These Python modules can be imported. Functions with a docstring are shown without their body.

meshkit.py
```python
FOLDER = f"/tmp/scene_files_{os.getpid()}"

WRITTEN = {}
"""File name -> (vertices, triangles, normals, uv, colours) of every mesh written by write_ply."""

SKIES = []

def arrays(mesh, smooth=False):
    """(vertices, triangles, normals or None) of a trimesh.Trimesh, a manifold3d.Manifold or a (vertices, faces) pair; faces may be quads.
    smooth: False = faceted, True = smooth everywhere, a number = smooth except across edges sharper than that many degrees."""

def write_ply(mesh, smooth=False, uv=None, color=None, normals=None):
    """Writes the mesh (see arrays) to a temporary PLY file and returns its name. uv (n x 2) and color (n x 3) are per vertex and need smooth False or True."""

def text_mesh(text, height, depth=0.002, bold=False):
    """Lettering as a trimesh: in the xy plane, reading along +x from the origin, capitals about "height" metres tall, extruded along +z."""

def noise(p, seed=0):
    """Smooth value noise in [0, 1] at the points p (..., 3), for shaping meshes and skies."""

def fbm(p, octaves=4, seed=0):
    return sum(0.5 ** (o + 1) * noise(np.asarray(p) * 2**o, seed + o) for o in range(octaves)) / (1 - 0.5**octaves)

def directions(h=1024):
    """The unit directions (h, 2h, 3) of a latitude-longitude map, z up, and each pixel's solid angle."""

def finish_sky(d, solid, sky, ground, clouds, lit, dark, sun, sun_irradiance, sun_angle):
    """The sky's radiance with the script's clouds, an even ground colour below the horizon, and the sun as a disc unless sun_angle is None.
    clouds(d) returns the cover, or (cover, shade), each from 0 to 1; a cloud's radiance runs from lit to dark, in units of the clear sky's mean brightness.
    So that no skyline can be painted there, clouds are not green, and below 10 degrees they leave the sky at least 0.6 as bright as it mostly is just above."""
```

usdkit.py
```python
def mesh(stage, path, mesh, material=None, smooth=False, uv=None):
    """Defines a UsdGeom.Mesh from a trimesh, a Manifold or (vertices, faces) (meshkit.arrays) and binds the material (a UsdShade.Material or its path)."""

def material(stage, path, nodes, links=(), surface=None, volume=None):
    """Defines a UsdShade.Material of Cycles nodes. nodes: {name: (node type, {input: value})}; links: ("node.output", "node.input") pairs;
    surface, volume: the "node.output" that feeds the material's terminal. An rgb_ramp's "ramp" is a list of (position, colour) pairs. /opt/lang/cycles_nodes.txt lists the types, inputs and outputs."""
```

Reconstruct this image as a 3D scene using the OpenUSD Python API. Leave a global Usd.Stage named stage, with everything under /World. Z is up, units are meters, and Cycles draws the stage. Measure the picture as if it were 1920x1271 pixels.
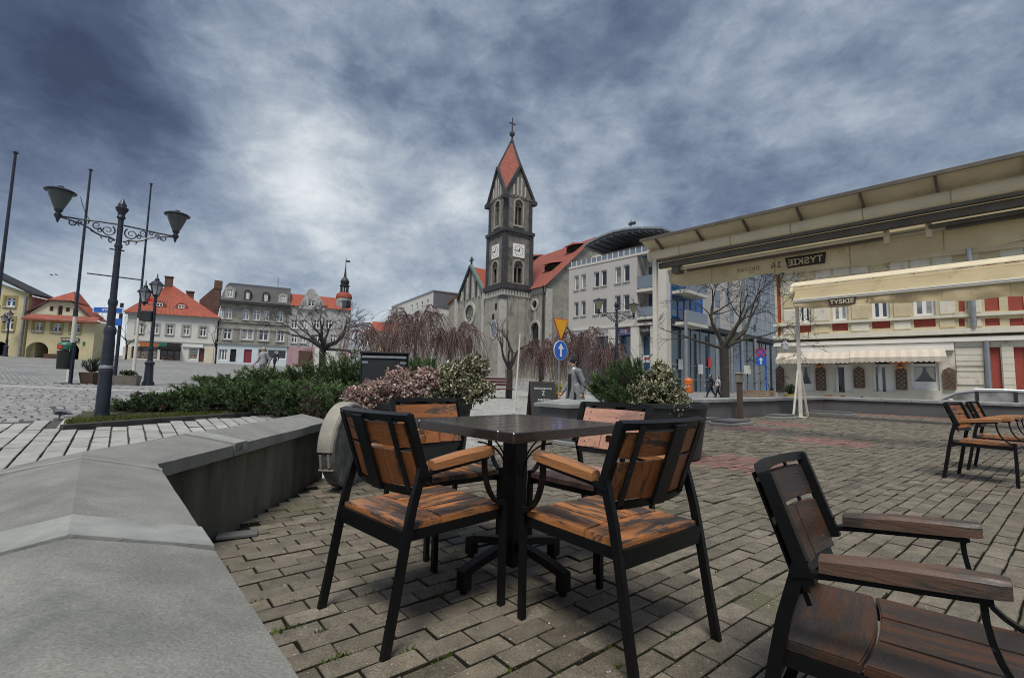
import math, random
import numpy as np, trimesh, manifold3d, usdkit, meshkit
from shapely.geometry import Polygon, box as sbox, Point
from shapely import affinity
from pxr import Usd, UsdGeom, UsdLux, UsdShade, Gf, Sdf, Vt

stage = Usd.Stage.CreateInMemory()
UsdGeom.SetStageUpAxis(stage, 'Z'); UsdGeom.SetStageMetersPerUnit(stage, 1.0)
UsdGeom.Xform.Define(stage, '/World'); UsdGeom.Scope.Define(stage, '/World/Looks')
rnd = random.Random(7); RNG = np.random.default_rng(11)

# ---------------------------------------------------------------- camera, sky, sun, exposure
FPX, HORIZON, ROLL, EYE = 880.0, 715.0, 0.0217, 0.98
PITCH = math.atan((HORIZON - 635.5) / FPX)
CR, SR, CP, SP = math.cos(ROLL), math.sin(ROLL), math.cos(PITCH), math.sin(PITCH)
EXPOSURE = 1.2
SUN_AZ, SUN_EL = math.radians(190), math.radians(63)      # direction towards the sun, measured from +y to +x
SUN_I, SUN_ANGLE = 0.4, 20.0
SKY_STRENGTH = 0.1
cam = UsdGeom.Camera.Define(stage, '/World/camera')
R0, U0, F0 = np.array([1, 0, 0.]), np.array([0, -SP, CP]), np.array([0, CP, SP])
right, up = CR * R0 + SR * U0, -SR * R0 + CR * U0
m = Gf.Matrix4d(*right, 0, *up, 0, *(-F0), 0, 0, 0, EYE, 1)
cam.AddTransformOp().Set(m)
cam.CreateFocalLengthAttr(11.0); cam.CreateHorizontalApertureAttr(1920 / FPX * 11.0); cam.CreateVerticalApertureAttr(1271 / FPX * 11.0)
cam.CreateClippingRangeAttr((0.05, 5000)); cam.CreateExposureAttr(EXPOSURE)

def view_ray(px, py):
    x, y = px - 960, py - 635.5
    a, b = CR * x + SR * y, -(-SR * x + CR * y)
    return np.array([a, CP * FPX - SP * b, SP * FPX + CP * b])
def at_z(px, py, z):
    d = view_ray(px, py); return np.array([0, 0, EYE]) + d * (z - EYE) / d[2]
def at_y(px, py, y):
    d = view_ray(px, py); return np.array([0, 0, EYE]) + d * y / d[1]
def ground_z(x, y):
    return np.minimum(-.44 - .0336 * np.asarray(x, float) + .029 * np.asarray(y, float), 3.6)
def on_ground(px, py):
    d = view_ray(px, py); k = (-.44 - EYE) / (d[2] + .0336 * d[0] - .029 * d[1]); return np.array([0, 0, EYE]) + d * k
def stand(px, y, py=700):
    p = at_y(px, py, y); p[2] = ground_z(p[0], p[1]); return p

def sky_material():
    N, L = {}, []
    N['tc'] = ('texture_coordinate', {})
    N['sky'] = ('sky_texture', {'sky_type': 'single_scattering', 'sun_disc': False, 'sun_elevation': SUN_EL, 'sun_rotation': SUN_AZ})
    # lumpy low cloud: noise on a flattened sphere of directions, stretched sideways towards the horizon
    N['mp'] = ('mapping', {'scale': (1.0, 1.0, 1.7), 'location': (3.1, 1.7, .4)}); L.append(('tc.generated', 'mp.vector'))
    N['n1'] = ('noise_texture', {'scale': 2.3, 'detail': 9.0, 'roughness': 0.52, 'distortion': 0.0}); L.append(('mp.vector', 'n1.vector'))
    N['n2'] = ('noise_texture', {'scale': 7.5, 'detail': 10.0, 'roughness': 0.68, 'distortion': 0.3}); L.append(('mp.vector', 'n2.vector'))
    N['a1'] = ('math', {'math_type': 'multiply_add', 'value2': 0.95, 'value3': -0.325}); L.append(('n1.fac', 'a1.value1'))
    N['a2'] = ('math', {'math_type': 'multiply_add', 'value2': 0.48}); L += [('n2.fac', 'a2.value1'), ('a1.value', 'a2.value3')]
    N['n3'] = ('noise_texture', {'scale': 15.0, 'detail': 9.0, 'roughness': 0.66, 'distortion': 0.2}); L.append(('mp.vector', 'n3.vector'))
    N['a3'] = ('math', {'math_type': 'multiply_add', 'value2': 0.25}); L += [('n3.fac', 'a3.value1'), ('a2.value', 'a3.value3')]
    N['sep'] = ('separate_xyz', {}); L.append(('tc.generated', 'sep.vector'))
    N['low'] = ('map_range', {'range_type': 'smoothstep', 'clamp': True, 'from_min': 0.0, 'from_max': 0.34, 'to_min': 0.13, 'to_max': 0.0}); L.append(('sep.z', 'low.value'))
    N['a4'] = ('math', {'math_type': 'add'}); L += [('a3.value', 'a4.value1'), ('low.result', 'a4.value2')]
    last = 'a4.value'
    # the broad cloud masses of that day: (pixel seen at, angular radius in degrees, weight)
    masses = [(110, 140, 20, -.50), (300, 205, 9, -.16), (350, 60, 10, .09), (420, 150, 11, .07), (470, 260, 13, .11), (600, 400, 10, .08), (575, 345, 13, .16), (250, 340, 12, .10), (760, 160, 14, -.09), (870, 230, 10, -.06),
              (1160, 110, 22, -.13), (1090, 50, 13, -.12), (1500, 70, 20, -.01), (1700, 230, 18, .05), (1480, 300, 14, .0), (330, 560, 13, .22), (60, 480, 16, .15), (600, 520, 12, .10), (1085, 165, 7, .03), (800, 500, 16, .12), (1190, 400, 8, .06), (1350, 330, 12, -.03), (640, 60, 14, -.06)]
    for i, (px, py, r, w) in enumerate(masses):
        d = view_ray(px, py); d = d / np.linalg.norm(d)
        N[f'b{i}'] = ('normal', {'direction': tuple(d)})
        N[f'v{i}'] = ('mix_vector', {'fac': 0.0, 'b': tuple(d)})
        # distance between the looked-at direction and the mass's centre
        N[f's{i}'] = ('mapping', {'location': tuple(-d)}); L.append(('tc.generated', f's{i}.vector'))
        N[f'q{i}'] = ('gradient_texture', {'gradient_type': 'spherical'})
        N[f'k{i}'] = ('mapping', {'scale': (1 / math.radians(r),) * 3}); L += [(f's{i}.vector', f'k{i}.vector'), (f'k{i}.vector', f'q{i}.vector')]
        N[f'e{i}'] = ('map_range', {'range_type': 'smoothstep', 'clamp': True, 'to_max': w}); L.append((f'q{i}.fac', f'e{i}.value'))
        N[f'm{i}'] = ('math', {'math_type': 'add'}); L += [(f'e{i}.result', f'm{i}.value1'), (last, f'm{i}.value2')]
        last = f'm{i}.value'
        del N[f'b{i}'], N[f'v{i}']
    K = 1.0 / SKY_STRENGTH
    ramp = [(0.0, (.034, .047, .084)), (.20, (.066, .088, .146)), (.36, (.124, .157, .228)), (.50, (.213, .260, .332)), (.64, (.345, .392, .445)), (.80, (.54, .58, .61)), (1.0, (.74, .76, .77))]
    N['ramp'] = ('rgb_ramp', {'ramp': ramp}); L.append((last, 'ramp.fac'))
    N['gain'] = ('mix', {'mix_type': 'multiply', 'fac': 1.0, 'color2': (K * SKY_GAIN,) * 3}); L.append(('ramp.color', 'gain.color1'))
    N['mix'] = ('mix', {'fac': 0.96}); L += [('sky.color', 'mix.color1'), ('gain.color', 'mix.color2')]
    N['bg'] = ('background_shader', {'strength': SKY_STRENGTH}); L.append(('mix.color', 'bg.color'))
    return usdkit.material(stage, '/World/Looks/sky', N, L, surface='bg.background')
SKY_GAIN = 0.53
dome = UsdLux.DomeLight.Define(stage, '/World/sky'); dome.CreateIntensityAttr(1.0)
UsdShade.MaterialBindingAPI.Apply(dome.GetPrim()).Bind(sky_material())
sun = UsdLux.DistantLight.Define(stage, '/World/sun')
sun.CreateIntensityAttr(SUN_I); sun.CreateAngleAttr(SUN_ANGLE); sun.CreateNormalizeAttr(True); sun.CreateColorAttr(Gf.Vec3f(1.0, .95, .87))
sun.AddRotateZOp().Set(-math.degrees(SUN_AZ)); sun.AddRotateXOp().Set(-(90 - math.degrees(SUN_EL)))

# ---------------------------------------------------------------- naming, things, parts
taken = {}
def path_for(parent, name):
    base = '/World' if parent is None else str(parent.GetPath())
    k = taken.get((base, name), -1) + 1; taken[(base, name)] = k
    return f'{base}/{name}' if k == 0 else f'{base}/{name}_{k:03d}'
def tag(o, label=None, cat=None, group=None, kind=None):
    p = o.GetPrim() if hasattr(o, 'GetPrim') else o
    for k, v in (('label', label), ('category', cat), ('group', group), ('kind', kind)):
        if v: p.SetCustomDataByKey(k, v)
    return p
def thing(name, label, cat, loc=(0, 0, 0), rotz=0.0, group=None, kind=None):
    x = UsdGeom.Xform.Define(stage, path_for(None, name))
    x.AddTranslateOp().Set(Gf.Vec3d(*map(float, loc)))
    if rotz: x.AddRotateZOp().Set(math.degrees(rotz))
    return tag(x, label, cat, group, kind)
def part(name, mesh, mat, parent=None, label=None, smooth=30, tone=None, kind=None, cat=None, group=None):
    mesh = mesh.mesh() if isinstance(mesh, MB) else mesh
    if tone is not None: smooth = False
    m = usdkit.mesh(stage, path_for(parent, name), mesh, M[mat], smooth=smooth)
    if tone is not None:
        UsdGeom.PrimvarsAPI(m).CreatePrimvar('tone', Sdf.ValueTypeNames.FloatArray, 'vertex').Set(Vt.FloatArray.FromNumpy(np.asarray(tone, np.float32)))
    return tag(m, label, cat, group, kind)
def copy_of(src, name, loc, rotz=0.0, label=None, group=None):
    was = src.GetCustomData()
    x = UsdGeom.Xform.Define(stage, path_for(None, name))
    x.GetPrim().GetReferences().AddInternalReference(src.GetPath())
    for op in ('xformOp:translate', 'xformOp:rotateZ'):
        pass
    x.ClearXformOpOrder()
    x.AddTransformOp(opSuffix='place').Set(Gf.Matrix4d().SetRotate(Gf.Rotation(Gf.Vec3d(0, 0, 1), math.degrees(rotz))) * Gf.Matrix4d().SetTranslate(Gf.Vec3d(*map(float, loc))))
    x.GetPrim().SetInstanceable(True)
    return tag(x, label or was.get('label'), was.get('category'), group or was.get('group'))

class MB:
    """collects shapes into one mesh"""
    def __init__(s): s.v, s.f, s.n, s.t = [], [], 0, []
    def add(s, v, f, tone=None):
        v = np.asarray(v, float); f = np.asarray(f, int)
        if len(f) and f.shape[1] == 4: f = np.vstack([f[:, [0, 1, 2]], f[:, [0, 2, 3]]])
        s.v.append(v); s.f.append(f + s.n); s.n += len(v)
        s.t.append(np.full(len(v), 0.5 if tone is None else tone) if np.ndim(tone) == 0 else np.asarray(tone)); return s
    def tri(s, m, tone=None):
        if hasattr(m, 'to_mesh'):
            k = m.to_mesh(); return s.add(k.vert_properties[:, :3], k.tri_verts, tone)
        return s.add(m.vertices, m.faces, tone)
    def box(s, c, size, rz=0.0, tone=None):
        h = np.asarray(size, float) / 2
        P = np.array([[x, y, z] for x in (-1, 1) for y in (-1, 1) for z in (-1, 1)]) * h
        if rz: ca, sa = math.cos(rz), math.sin(rz); P[:, :2] = P[:, :2] @ np.array([[ca, sa], [-sa, ca]])
        F = [[0, 1, 3, 2], [4, 6, 7, 5], [0, 4, 5, 1], [2, 3, 7, 6], [0, 2, 6, 4], [1, 5, 7, 3]]
        return s.add(P + np.asarray(c, float), F, tone)
    def b2(s, x0, x1, y0, y1, z0, z1, tone=None):
        return s.box(((x0 + x1) / 2, (y0 + y1) / 2, (z0 + z1) / 2), (abs(x1 - x0), abs(y1 - y0), abs(z1 - z0)), tone=tone)
    def rbox(s, x0, x1, y0, y1, z0, z1, ch=.004):
        """box with chamfered edges"""
        pts = []
        for sx in (0, 1):
            for sy in (0, 1):
                for sz in (0, 1):
                    c = np.array([(x0, x1)[sx], (y0, y1)[sy], (z0, z1)[sz]]); d = np.array([1 - 2 * sx, 1 - 2 * sy, 1 - 2 * sz]) * ch
                    for k in range(3): q = c + d; q[k] = c[k]; pts.append(q)
        h = trimesh.convex.convex_hull(np.array(pts)); return s.tri(h)
    def hull(s, pts): return s.tri(trimesh.convex.convex_hull(np.asarray(pts, float)))
    def tube(s, pts, r, n=6, cap=True, tone=None, flat=None):
        p = np.asarray(pts, float); r = np.broadcast_to(np.asarray(r, float), (len(p),))
        t = np.gradient(p, axis=0); t /= np.linalg.norm(t, axis=1, keepdims=True) + 1e-12
        a = np.zeros_like(p); ref = np.array([0, 0, 1.]) if abs(t[0, 2]) < .9 else np.array([1., 0, 0])
        u = np.cross(t[0], ref); u /= np.linalg.norm(u)
        for i in range(len(p)):
            u = u - t[i] * (u @ t[i]); u /= np.linalg.norm(u) + 1e-12; a[i] = u
        b = np.cross(t, a); ang = np.arange(n) * 2 * np.pi / n
        v = p[:, None] + r[:, None, None] * (np.cos(ang)[None, :, None] * a[:, None] + np.sin(ang)[None, :, None] * b[:, None])
        i, j = np.meshgrid(np.arange(len(p) - 1), np.arange(n), indexing='ij')
        q = np.stack([i * n + j, (i + 1) * n + j, (i + 1) * n + (j + 1) % n, i * n + (j + 1) % n], -1).reshape(-1, 4)
        f = np.vstack([q[:, [0, 1, 2]], q[:, [0, 2, 3]]]); V = v.reshape(-1, 3)
        if cap:
            k = np.arange(1, n - 1)
            f = np.vstack([f, np.stack([0 * k, k, k + 1], 1), np.stack([0 * k, k + 1, k], 1) + (len(p) - 1) * n])
        return s.add(V, f, tone)
    def cyl(s, p0, p1, r0, r1=None, n=12): return s.tube([p0, p1], [r0, r0 if r1 is None else r1], n)
    def bar(s, pts, w, h, side=(0, 1, 0)):
        """flat bar w wide along side, h thick, swept along pts"""
        p = np.asarray(pts, float); t = np.gradient(p, axis=0); t /= np.linalg.norm(t, axis=1, keepdims=True)
        sd = np.asarray(side, float); sd = sd / np.linalg.norm(sd); nn = np.cross(t, sd); nn /= np.linalg.norm(nn, axis=1, keepdims=True)
        V = np.stack([p + sd * w / 2 + nn * h / 2, p - sd * w / 2 + nn * h / 2, p - sd * w / 2 - nn * h / 2, p + sd * w / 2 - nn * h / 2], 1).reshape(-1, 3)
        F = []
        for i in range(len(p) - 1):
            for k in range(4): F.append([i * 4 + k, i * 4 + (k + 1) % 4, i * 4 + 4 + (k + 1) % 4, i * 4 + 4 + k])
        e = (len(p) - 1) * 4
        F += [[3, 2, 1, 0], [e, e + 1, e + 2, e + 3]]
        return s.add(V, F)
    def lathe(s, prof, c=(0, 0, 0), n=16, closed=True):
        """prof: (radius, z) from bottom to top"""
        pr = np.asarray(prof, float); ang = np.arange(n) * 2 * np.pi / n
        V = np.stack([pr[:, None, 0] * np.cos(ang), pr[:, None, 0] * np.sin(ang), np.broadcast_to(pr[:, None, 1], (len(pr), n))], -1).reshape(-1, 3) + np.asarray(c, float)
        i, j = np.meshgrid(np.arange(len(pr) - 1), np.arange(n), indexing='ij')
        q = np.stack([i * n + j, i * n + (j + 1) % n, (i + 1) * n + (j + 1) % n, (i + 1) * n + j], -1).reshape(-1, 4)
        f = np.vstack([q[:, [0, 1, 2]], q[:, [0, 2, 3]]])
        if closed:
            k = np.arange(1, n - 1)
            f = np.vstack([f, np.stack([0 * k, k + 1, k], 1), np.stack([0 * k, k, k + 1], 1) + (len(pr) - 1) * n])
        return s.add(V, f)
    def xz(s, poly, y0, y1):
        """shapely polygon in the (x, z) plane, thick from y0 to y1"""
        for g in getattr(poly, 'geoms', [poly]):
            if g.is_empty or g.area < 1e-9: continue
            e = trimesh.creation.extrude_polygon(g, abs(y1 - y0), engine='earcut'); v = e.vertices
            s.add(np.stack([v[:, 0], max(y0, y1) - v[:, 2], v[:, 1]], 1), e.faces)
        return s
    def xy(s, poly, z0, z1):
        for g in getattr(poly, 'geoms', [poly]):
            if g.is_empty: continue
            e = trimesh.creation.extrude_polygon(g, z1 - z0, engine='earcut'); s.add(e.vertices + [0, 0, z0], e.faces)
        return s
    def move(s, mat):
        """transforms all so far by a 4x4"""
        s.v = [v @ mat[:3, :3].T + mat[:3, 3] for v in s.v]; return s
    def mesh(s): return np.vstack(s.v), np.vstack(s.f)
    def tones(s): return np.concatenate(s.t)
def rot(rx=0, ry=0, rz=0, loc=(0, 0, 0)):
    m = trimesh.transformations.euler_matrix(rx, ry, rz); m[:3, 3] = loc; return m
def arch(xc, z0, w, h):
    """round-headed opening, h the whole height"""
    r = w / 2; a = np.linspace(0, np.pi, 13)
    return Polygon([(xc - r, z0), (xc + r, z0)] + [(xc + r * math.cos(t), z0 + h - r + r * math.sin(t)) for t in a])
def rect(xc, zc, w, h): return sbox(xc - w / 2, zc - h / 2, xc + w / 2, zc + h / 2)

# ---------------------------------------------------------------- materials
M = {}
def mat(name, color, rough=.6, spec=.5, metal=0.0, var=.25, scale=6.0, bump=0.0, bscale=60.0, dist=.01, c2=None, lo=.35, hi=.65, coat=0.0, coords='pos', stretch=(1, 1, 1), tone=None, fine=.0, sheen=0.0, stain=None, translucent=0.0, speck=None):
    """principled surface with a two-tone procedural colour, fine relief and per-island variation. c2: second colour; stain: (colour, scale, lo, hi) patches on top; tone: attribute-driven ramp"""
    N, L = {'p': ('principled_bsdf', {'roughness': rough, 'specular_ior_level': spec, 'metallic': metal, 'coat_weight': coat, 'coat_roughness': .15, 'sheen_weight': sheen})}, []
    if coords == 'pos': N['g'] = ('geometry', {}); src = 'g.position'
    else: N['g'] = ('texture_coordinate', {}); src = 'g.object'
    N['mp'] = ('mapping', {'scale': stretch}); L.append((src, 'mp.vector'))
    c = np.array(color, float); d = np.array(c2 if c2 is not None else c * (1 - var), float)
    N['n'] = ('noise_texture', {'scale': scale, 'detail': 6.0, 'roughness': .62}); L.append(('mp.vector', 'n.vector'))
    N['r'] = ('rgb_ramp', {'ramp': [(0, d), (lo, d), (hi, c), (1, c)]}); L.append(('n.fac', 'r.fac'))
    out = 'r.color'
    if tone is not None:
        N['at'] = ('attribute', {'attribute': 'tone'}); N['tr'] = ('rgb_ramp', {'ramp': tone}); L.append(('at.fac', 'tr.fac'))
        N['tm'] = ('mix', {'mix_type': 'multiply', 'fac': 1.0}); L += [('tr.color', 'tm.color1'), (out, 'tm.color2')]; out = 'tm.color'
    if stain is not None:
        sc, ss, sl, sh = stain[:4]
        N['sm'] = ('mapping', {'scale': stain[4] if len(stain) > 4 else (1, 1, 1), 'location': (3.3, 1.2, .7)}); L.append((src, 'sm.vector'))
        N['sn'] = ('noise_texture', {'scale': ss, 'detail': 7.0, 'roughness': .65}); L.append(('sm.vector', 'sn.vector'))
        N['sr'] = ('map_range', {'from_min': sl, 'from_max': sh, 'clamp': True}); L.append(('sn.fac', 'sr.value'))
        N['sx'] = ('mix', {'color2': tuple(sc)}); L += [('sr.result', 'sx.fac'), (out, 'sx.color1')]; out = 'sx.color'
    if speck is not None:
        N['vn'] = ('noise_texture', {'scale': speck[1], 'detail': 2.0}); N['vr'] = ('map_range', {'from_min': speck[2], 'from_max': speck[2] + .05, 'clamp': True}); N['vx'] = ('mix', {'color2': tuple(speck[0])}); L += [('mp.vector', 'vn.vector'), ('vn.fac', 'vr.value'), ('vr.result', 'vx.fac'), (out, 'vx.color1')]; out = 'vx.color'
    if fine:
        N['fn'] = ('noise_texture', {'scale': bscale * 2.2, 'detail': 3.0}); L.append(('mp.vector', 'fn.vector'))
        N['fr'] = ('map_range', {'from_min': .3, 'from_max': .7, 'to_min': 1 - fine, 'to_max': 1 + fine}); L.append(('fn.fac', 'fr.value'))
        N['fm'] = ('mix', {'mix_type': 'multiply', 'fac': 1.0}); L += [(out, 'fm.color1'), ('fr.result', 'fm.color2')]; out = 'fm.color'
    L.append((out, 'p.base_color'))
    if bump:
        N['bn'] = ('noise_texture', {'scale': bscale, 'detail': 5.0, 'roughness': .6}); L.append(('mp.vector', 'bn.vector'))
        N['b'] = ('bump', {'strength': bump, 'distance': dist}); L += [('bn.fac', 'b.height'), ('b.normal', 'p.normal')]
    surf = 'p.BSDF'
    if translucent:
        N['tl'] = ('translucent_bsdf', {}); N['tx'] = ('mix_closure', {'fac': translucent}); L += [(out, 'tl.color'), ('p.BSDF', 'tx.closure1'), ('tl.BSDF', 'tx.closure2')]; surf = 'tx.closure'
    M[name] = usdkit.material(stage, '/World/Looks/' + name, N, L, surface=surf)
def wood(name, fresh, worn, amount, axis='x', rough=.5, bump=.55, spec=.45, coat=0.0):
    """weathered varnish: fresh wood showing through dark worn grey-black, grain along an axis of the part"""
    st = {'x': (1.2, 12, 12), 'y': (12, 1.2, 12), 'z': (12, 12, 1.2)}[axis]
    N = {'g': ('texture_coordinate', {}), 'oi': ('geometry', {}), 'p': ('principled_bsdf', {'specular_ior_level': spec, 'coat_weight': coat, 'coat_roughness': .13}),
         'mp': ('mapping', {'scale': st}), 'n': ('noise_texture', {'scale': 3.2, 'detail': 8.0, 'roughness': .7, 'distortion': .5}),
         'mg': ('mapping', {'scale': tuple(3 * k for k in st)}), 'gr': ('noise_texture', {'scale': 4.0, 'detail': 5.0, 'roughness': .7}),
         'ms': ('mapping', {'scale': tuple(k ** .68 for k in st)}), 'pn': ('noise_texture', {'scale': 2.6, 'detail': 7.0, 'roughness': .62, 'distortion': .4}),
         'fr': ('rgb_ramp', {'ramp': [(0, np.array(fresh) * .35), (.42, np.array(fresh) * .8), (.6, fresh), (1, np.array(fresh) * 1.25)]}),
         'wr': ('rgb_ramp', {'ramp': [(0, np.array(worn) * .5), (.5, worn), (1, np.array(worn) * 1.9)]}),
         'mk': ('map_range', {'from_min': .725 + (.5 - amount) * .34 - .035, 'from_max': .725 + (.5 - amount) * .34 + .035, 'clamp': True}),
         'ad': ('math', {'math_type': 'multiply_add', 'value2': .45}), 'mx': ('mix', {}),
         'ro': ('map_range', {'from_min': .3, 'from_max': .7, 'to_min': rough - .14, 'to_max': rough + .16}),
         'b': ('bump', {'strength': bump, 'distance': .004})}
    L = [('g.object', 'mp.vector'), ('g.object', 'mg.vector'), ('g.object', 'ms.vector'), ('mp.vector', 'n.vector'), ('mg.vector', 'gr.vector'), ('ms.vector', 'pn.vector'),
         ('n.fac', 'fr.fac'), ('gr.fac', 'wr.fac'), ('gr.fac', 'ad.value1'), ('pn.fac', 'ad.value3'), ('ad.value', 'mk.value'), ('mk.result', 'mx.fac'), ('fr.color', 'mx.color1'), ('wr.color', 'mx.color2'),
         ('mx.color', 'p.base_color'), ('gr.fac', 'ro.value'), ('ro.result', 'p.roughness'), ('gr.fac', 'b.height'), ('b.normal', 'p.normal')]
    M[name] = usdkit.material(stage, '/World/Looks/' + name, N, L, surface='p.BSDF')
def glass(name, tint=(.02, .025, .03), rough=.04, rooms=None):
    """glazing seen by day: dark, reflecting; rooms: some panes have pale curtains or blinds close behind"""
    N = {'p': ('principled_bsdf', {'base_color': tint, 'roughness': rough, 'specular_ior_level': .9})}; L = []
    if rooms is not None:
        N['o'] = ('object_info', {}); N['r'] = ('rgb_ramp', {'ramp': [(0, tint), (.45, tint), (.5, np.array(tint) * 2.2), (.72, np.array(tint) * 2.2), (.76, rooms), (1, rooms)]})
        N['g'] = ('texture_coordinate', {}); N['n'] = ('noise_texture', {'scale': 1.8, 'detail': 3.0}); N['m'] = ('map_range', {'from_min': .35, 'from_max': .65, 'to_min': .45, 'to_max': 1.3}); N['x'] = ('mix', {'mix_type': 'multiply', 'fac': 1.0})
        L = [('o.random', 'r.fac'), ('g.object', 'n.vector'), ('n.fac', 'm.value'), ('r.color', 'x.color1'), ('m.result', 'x.color2'), ('x.color', 'p.base_color')]
    M[name] = usdkit.material(stage, '/World/Looks/' + name, N, L, surface='p.BSDF')
def emit(name, col, s):
    M[name] = usdkit.material(stage, '/World/Looks/' + name, {'e': ('emission', {'color': col, 'strength': s})}, [], surface='e.emission')
# ---------------------------------------------------------------- materials of the place
JOINT_SHADE_DIRT = [(0, (.10, .105, .075)), (.12, (.28, .28, .22))]          # tone 0: joint shade painted onto the stones' edges, with grime and moss; from .2 up: the stones' own tones
PAV = JOINT_SHADE_DIRT + [(.2, (.62, .58, .52)), (.4, (.85, .80, .72)), (.6, (1, .96, .90)), (.8, (1.16, 1.08, .98)), (1, (1.34, 1.28, 1.2))]
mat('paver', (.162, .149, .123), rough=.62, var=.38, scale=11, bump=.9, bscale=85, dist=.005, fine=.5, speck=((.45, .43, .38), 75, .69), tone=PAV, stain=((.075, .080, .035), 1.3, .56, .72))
mat('red_paver', (.225, .125, .105), rough=.7, var=.35, scale=9, bump=.8, bscale=170, dist=.004, fine=.25, tone=JOINT_SHADE_DIRT + [(.2, (.75, .75, .75)), (1, (1.15, 1.15, 1.15))])
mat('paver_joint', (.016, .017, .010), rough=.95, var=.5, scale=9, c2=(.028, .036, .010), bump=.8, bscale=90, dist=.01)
mat('slab', (.36, .36, .345), rough=.7, var=.25, scale=5, bump=.6, bscale=110, dist=.004, fine=.15, tone=JOINT_SHADE_DIRT + [(.2, (.8, .8, .8)), (1, (1.15, 1.15, 1.13))])
mat('cobble', (.26, .26, .26), rough=.55, var=.3, scale=4, bump=.6, bscale=80, dist=.006, fine=.15, tone=JOINT_SHADE_DIRT + [(.2, (.62, .63, .66)), (.6, (1, 1, 1)), (1, (1.3, 1.29, 1.25))])
mat('cobble_joint', (.075, .075, .07), rough=.95, var=.4, scale=20)
mat('concrete', (.235, .25, .25), rough=.58, var=.22, scale=2.6, bump=.45, bscale=46, dist=.006, fine=.10, stain=((.31, .315, .29), 2.2, .50, .66))
mat('coping_concrete', (.235, .232, .210), rough=.52, var=.30, scale=4.2, bump=.7, bscale=95, dist=.005, fine=.22, stain=((.13, .135, .12), 3.4, .52, .72))
mat('wall_concrete', (.13, .128, .092), rough=.75, c2=(.035, .038, .024), scale=2.2, stretch=(2.2, 2.2, .35), bump=.6, bscale=60, dist=.006, stain=((.10, .095, .055), 3.0, .55, .75, (2.5, 2.5, .3)), fine=.2)
mat('grey_wall_render', (.105, .105, .108), rough=.8, var=.22, scale=1.2, bump=.4, bscale=70, dist=.004, stain=((.19, .18, .17), 1.6, .66, .8, (.5, .5, 2)))
mat('mortar', (.29, .30, .285), rough=.85, var=.3, scale=8, bump=.6, bscale=120, dist=.004)
mat('asphalt', (.085, .085, .085), rough=.8, var=.3, scale=.8, bump=.4, bscale=60, dist=.004)
mat('soil', (.05, .04, .028), rough=.95, var=.5, scale=8, bump=.8, bscale=60, dist=.02, c2=(.05, .06, .02))
mat('kerb_stone', (.42, .42, .41), rough=.7, var=.2, scale=6, bump=.4, bscale=60, dist=.004)
mat('dark_kerb', (.05, .05, .047), rough=.8, var=.4, scale=6, bump=.5, bscale=60, dist=.004)

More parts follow.
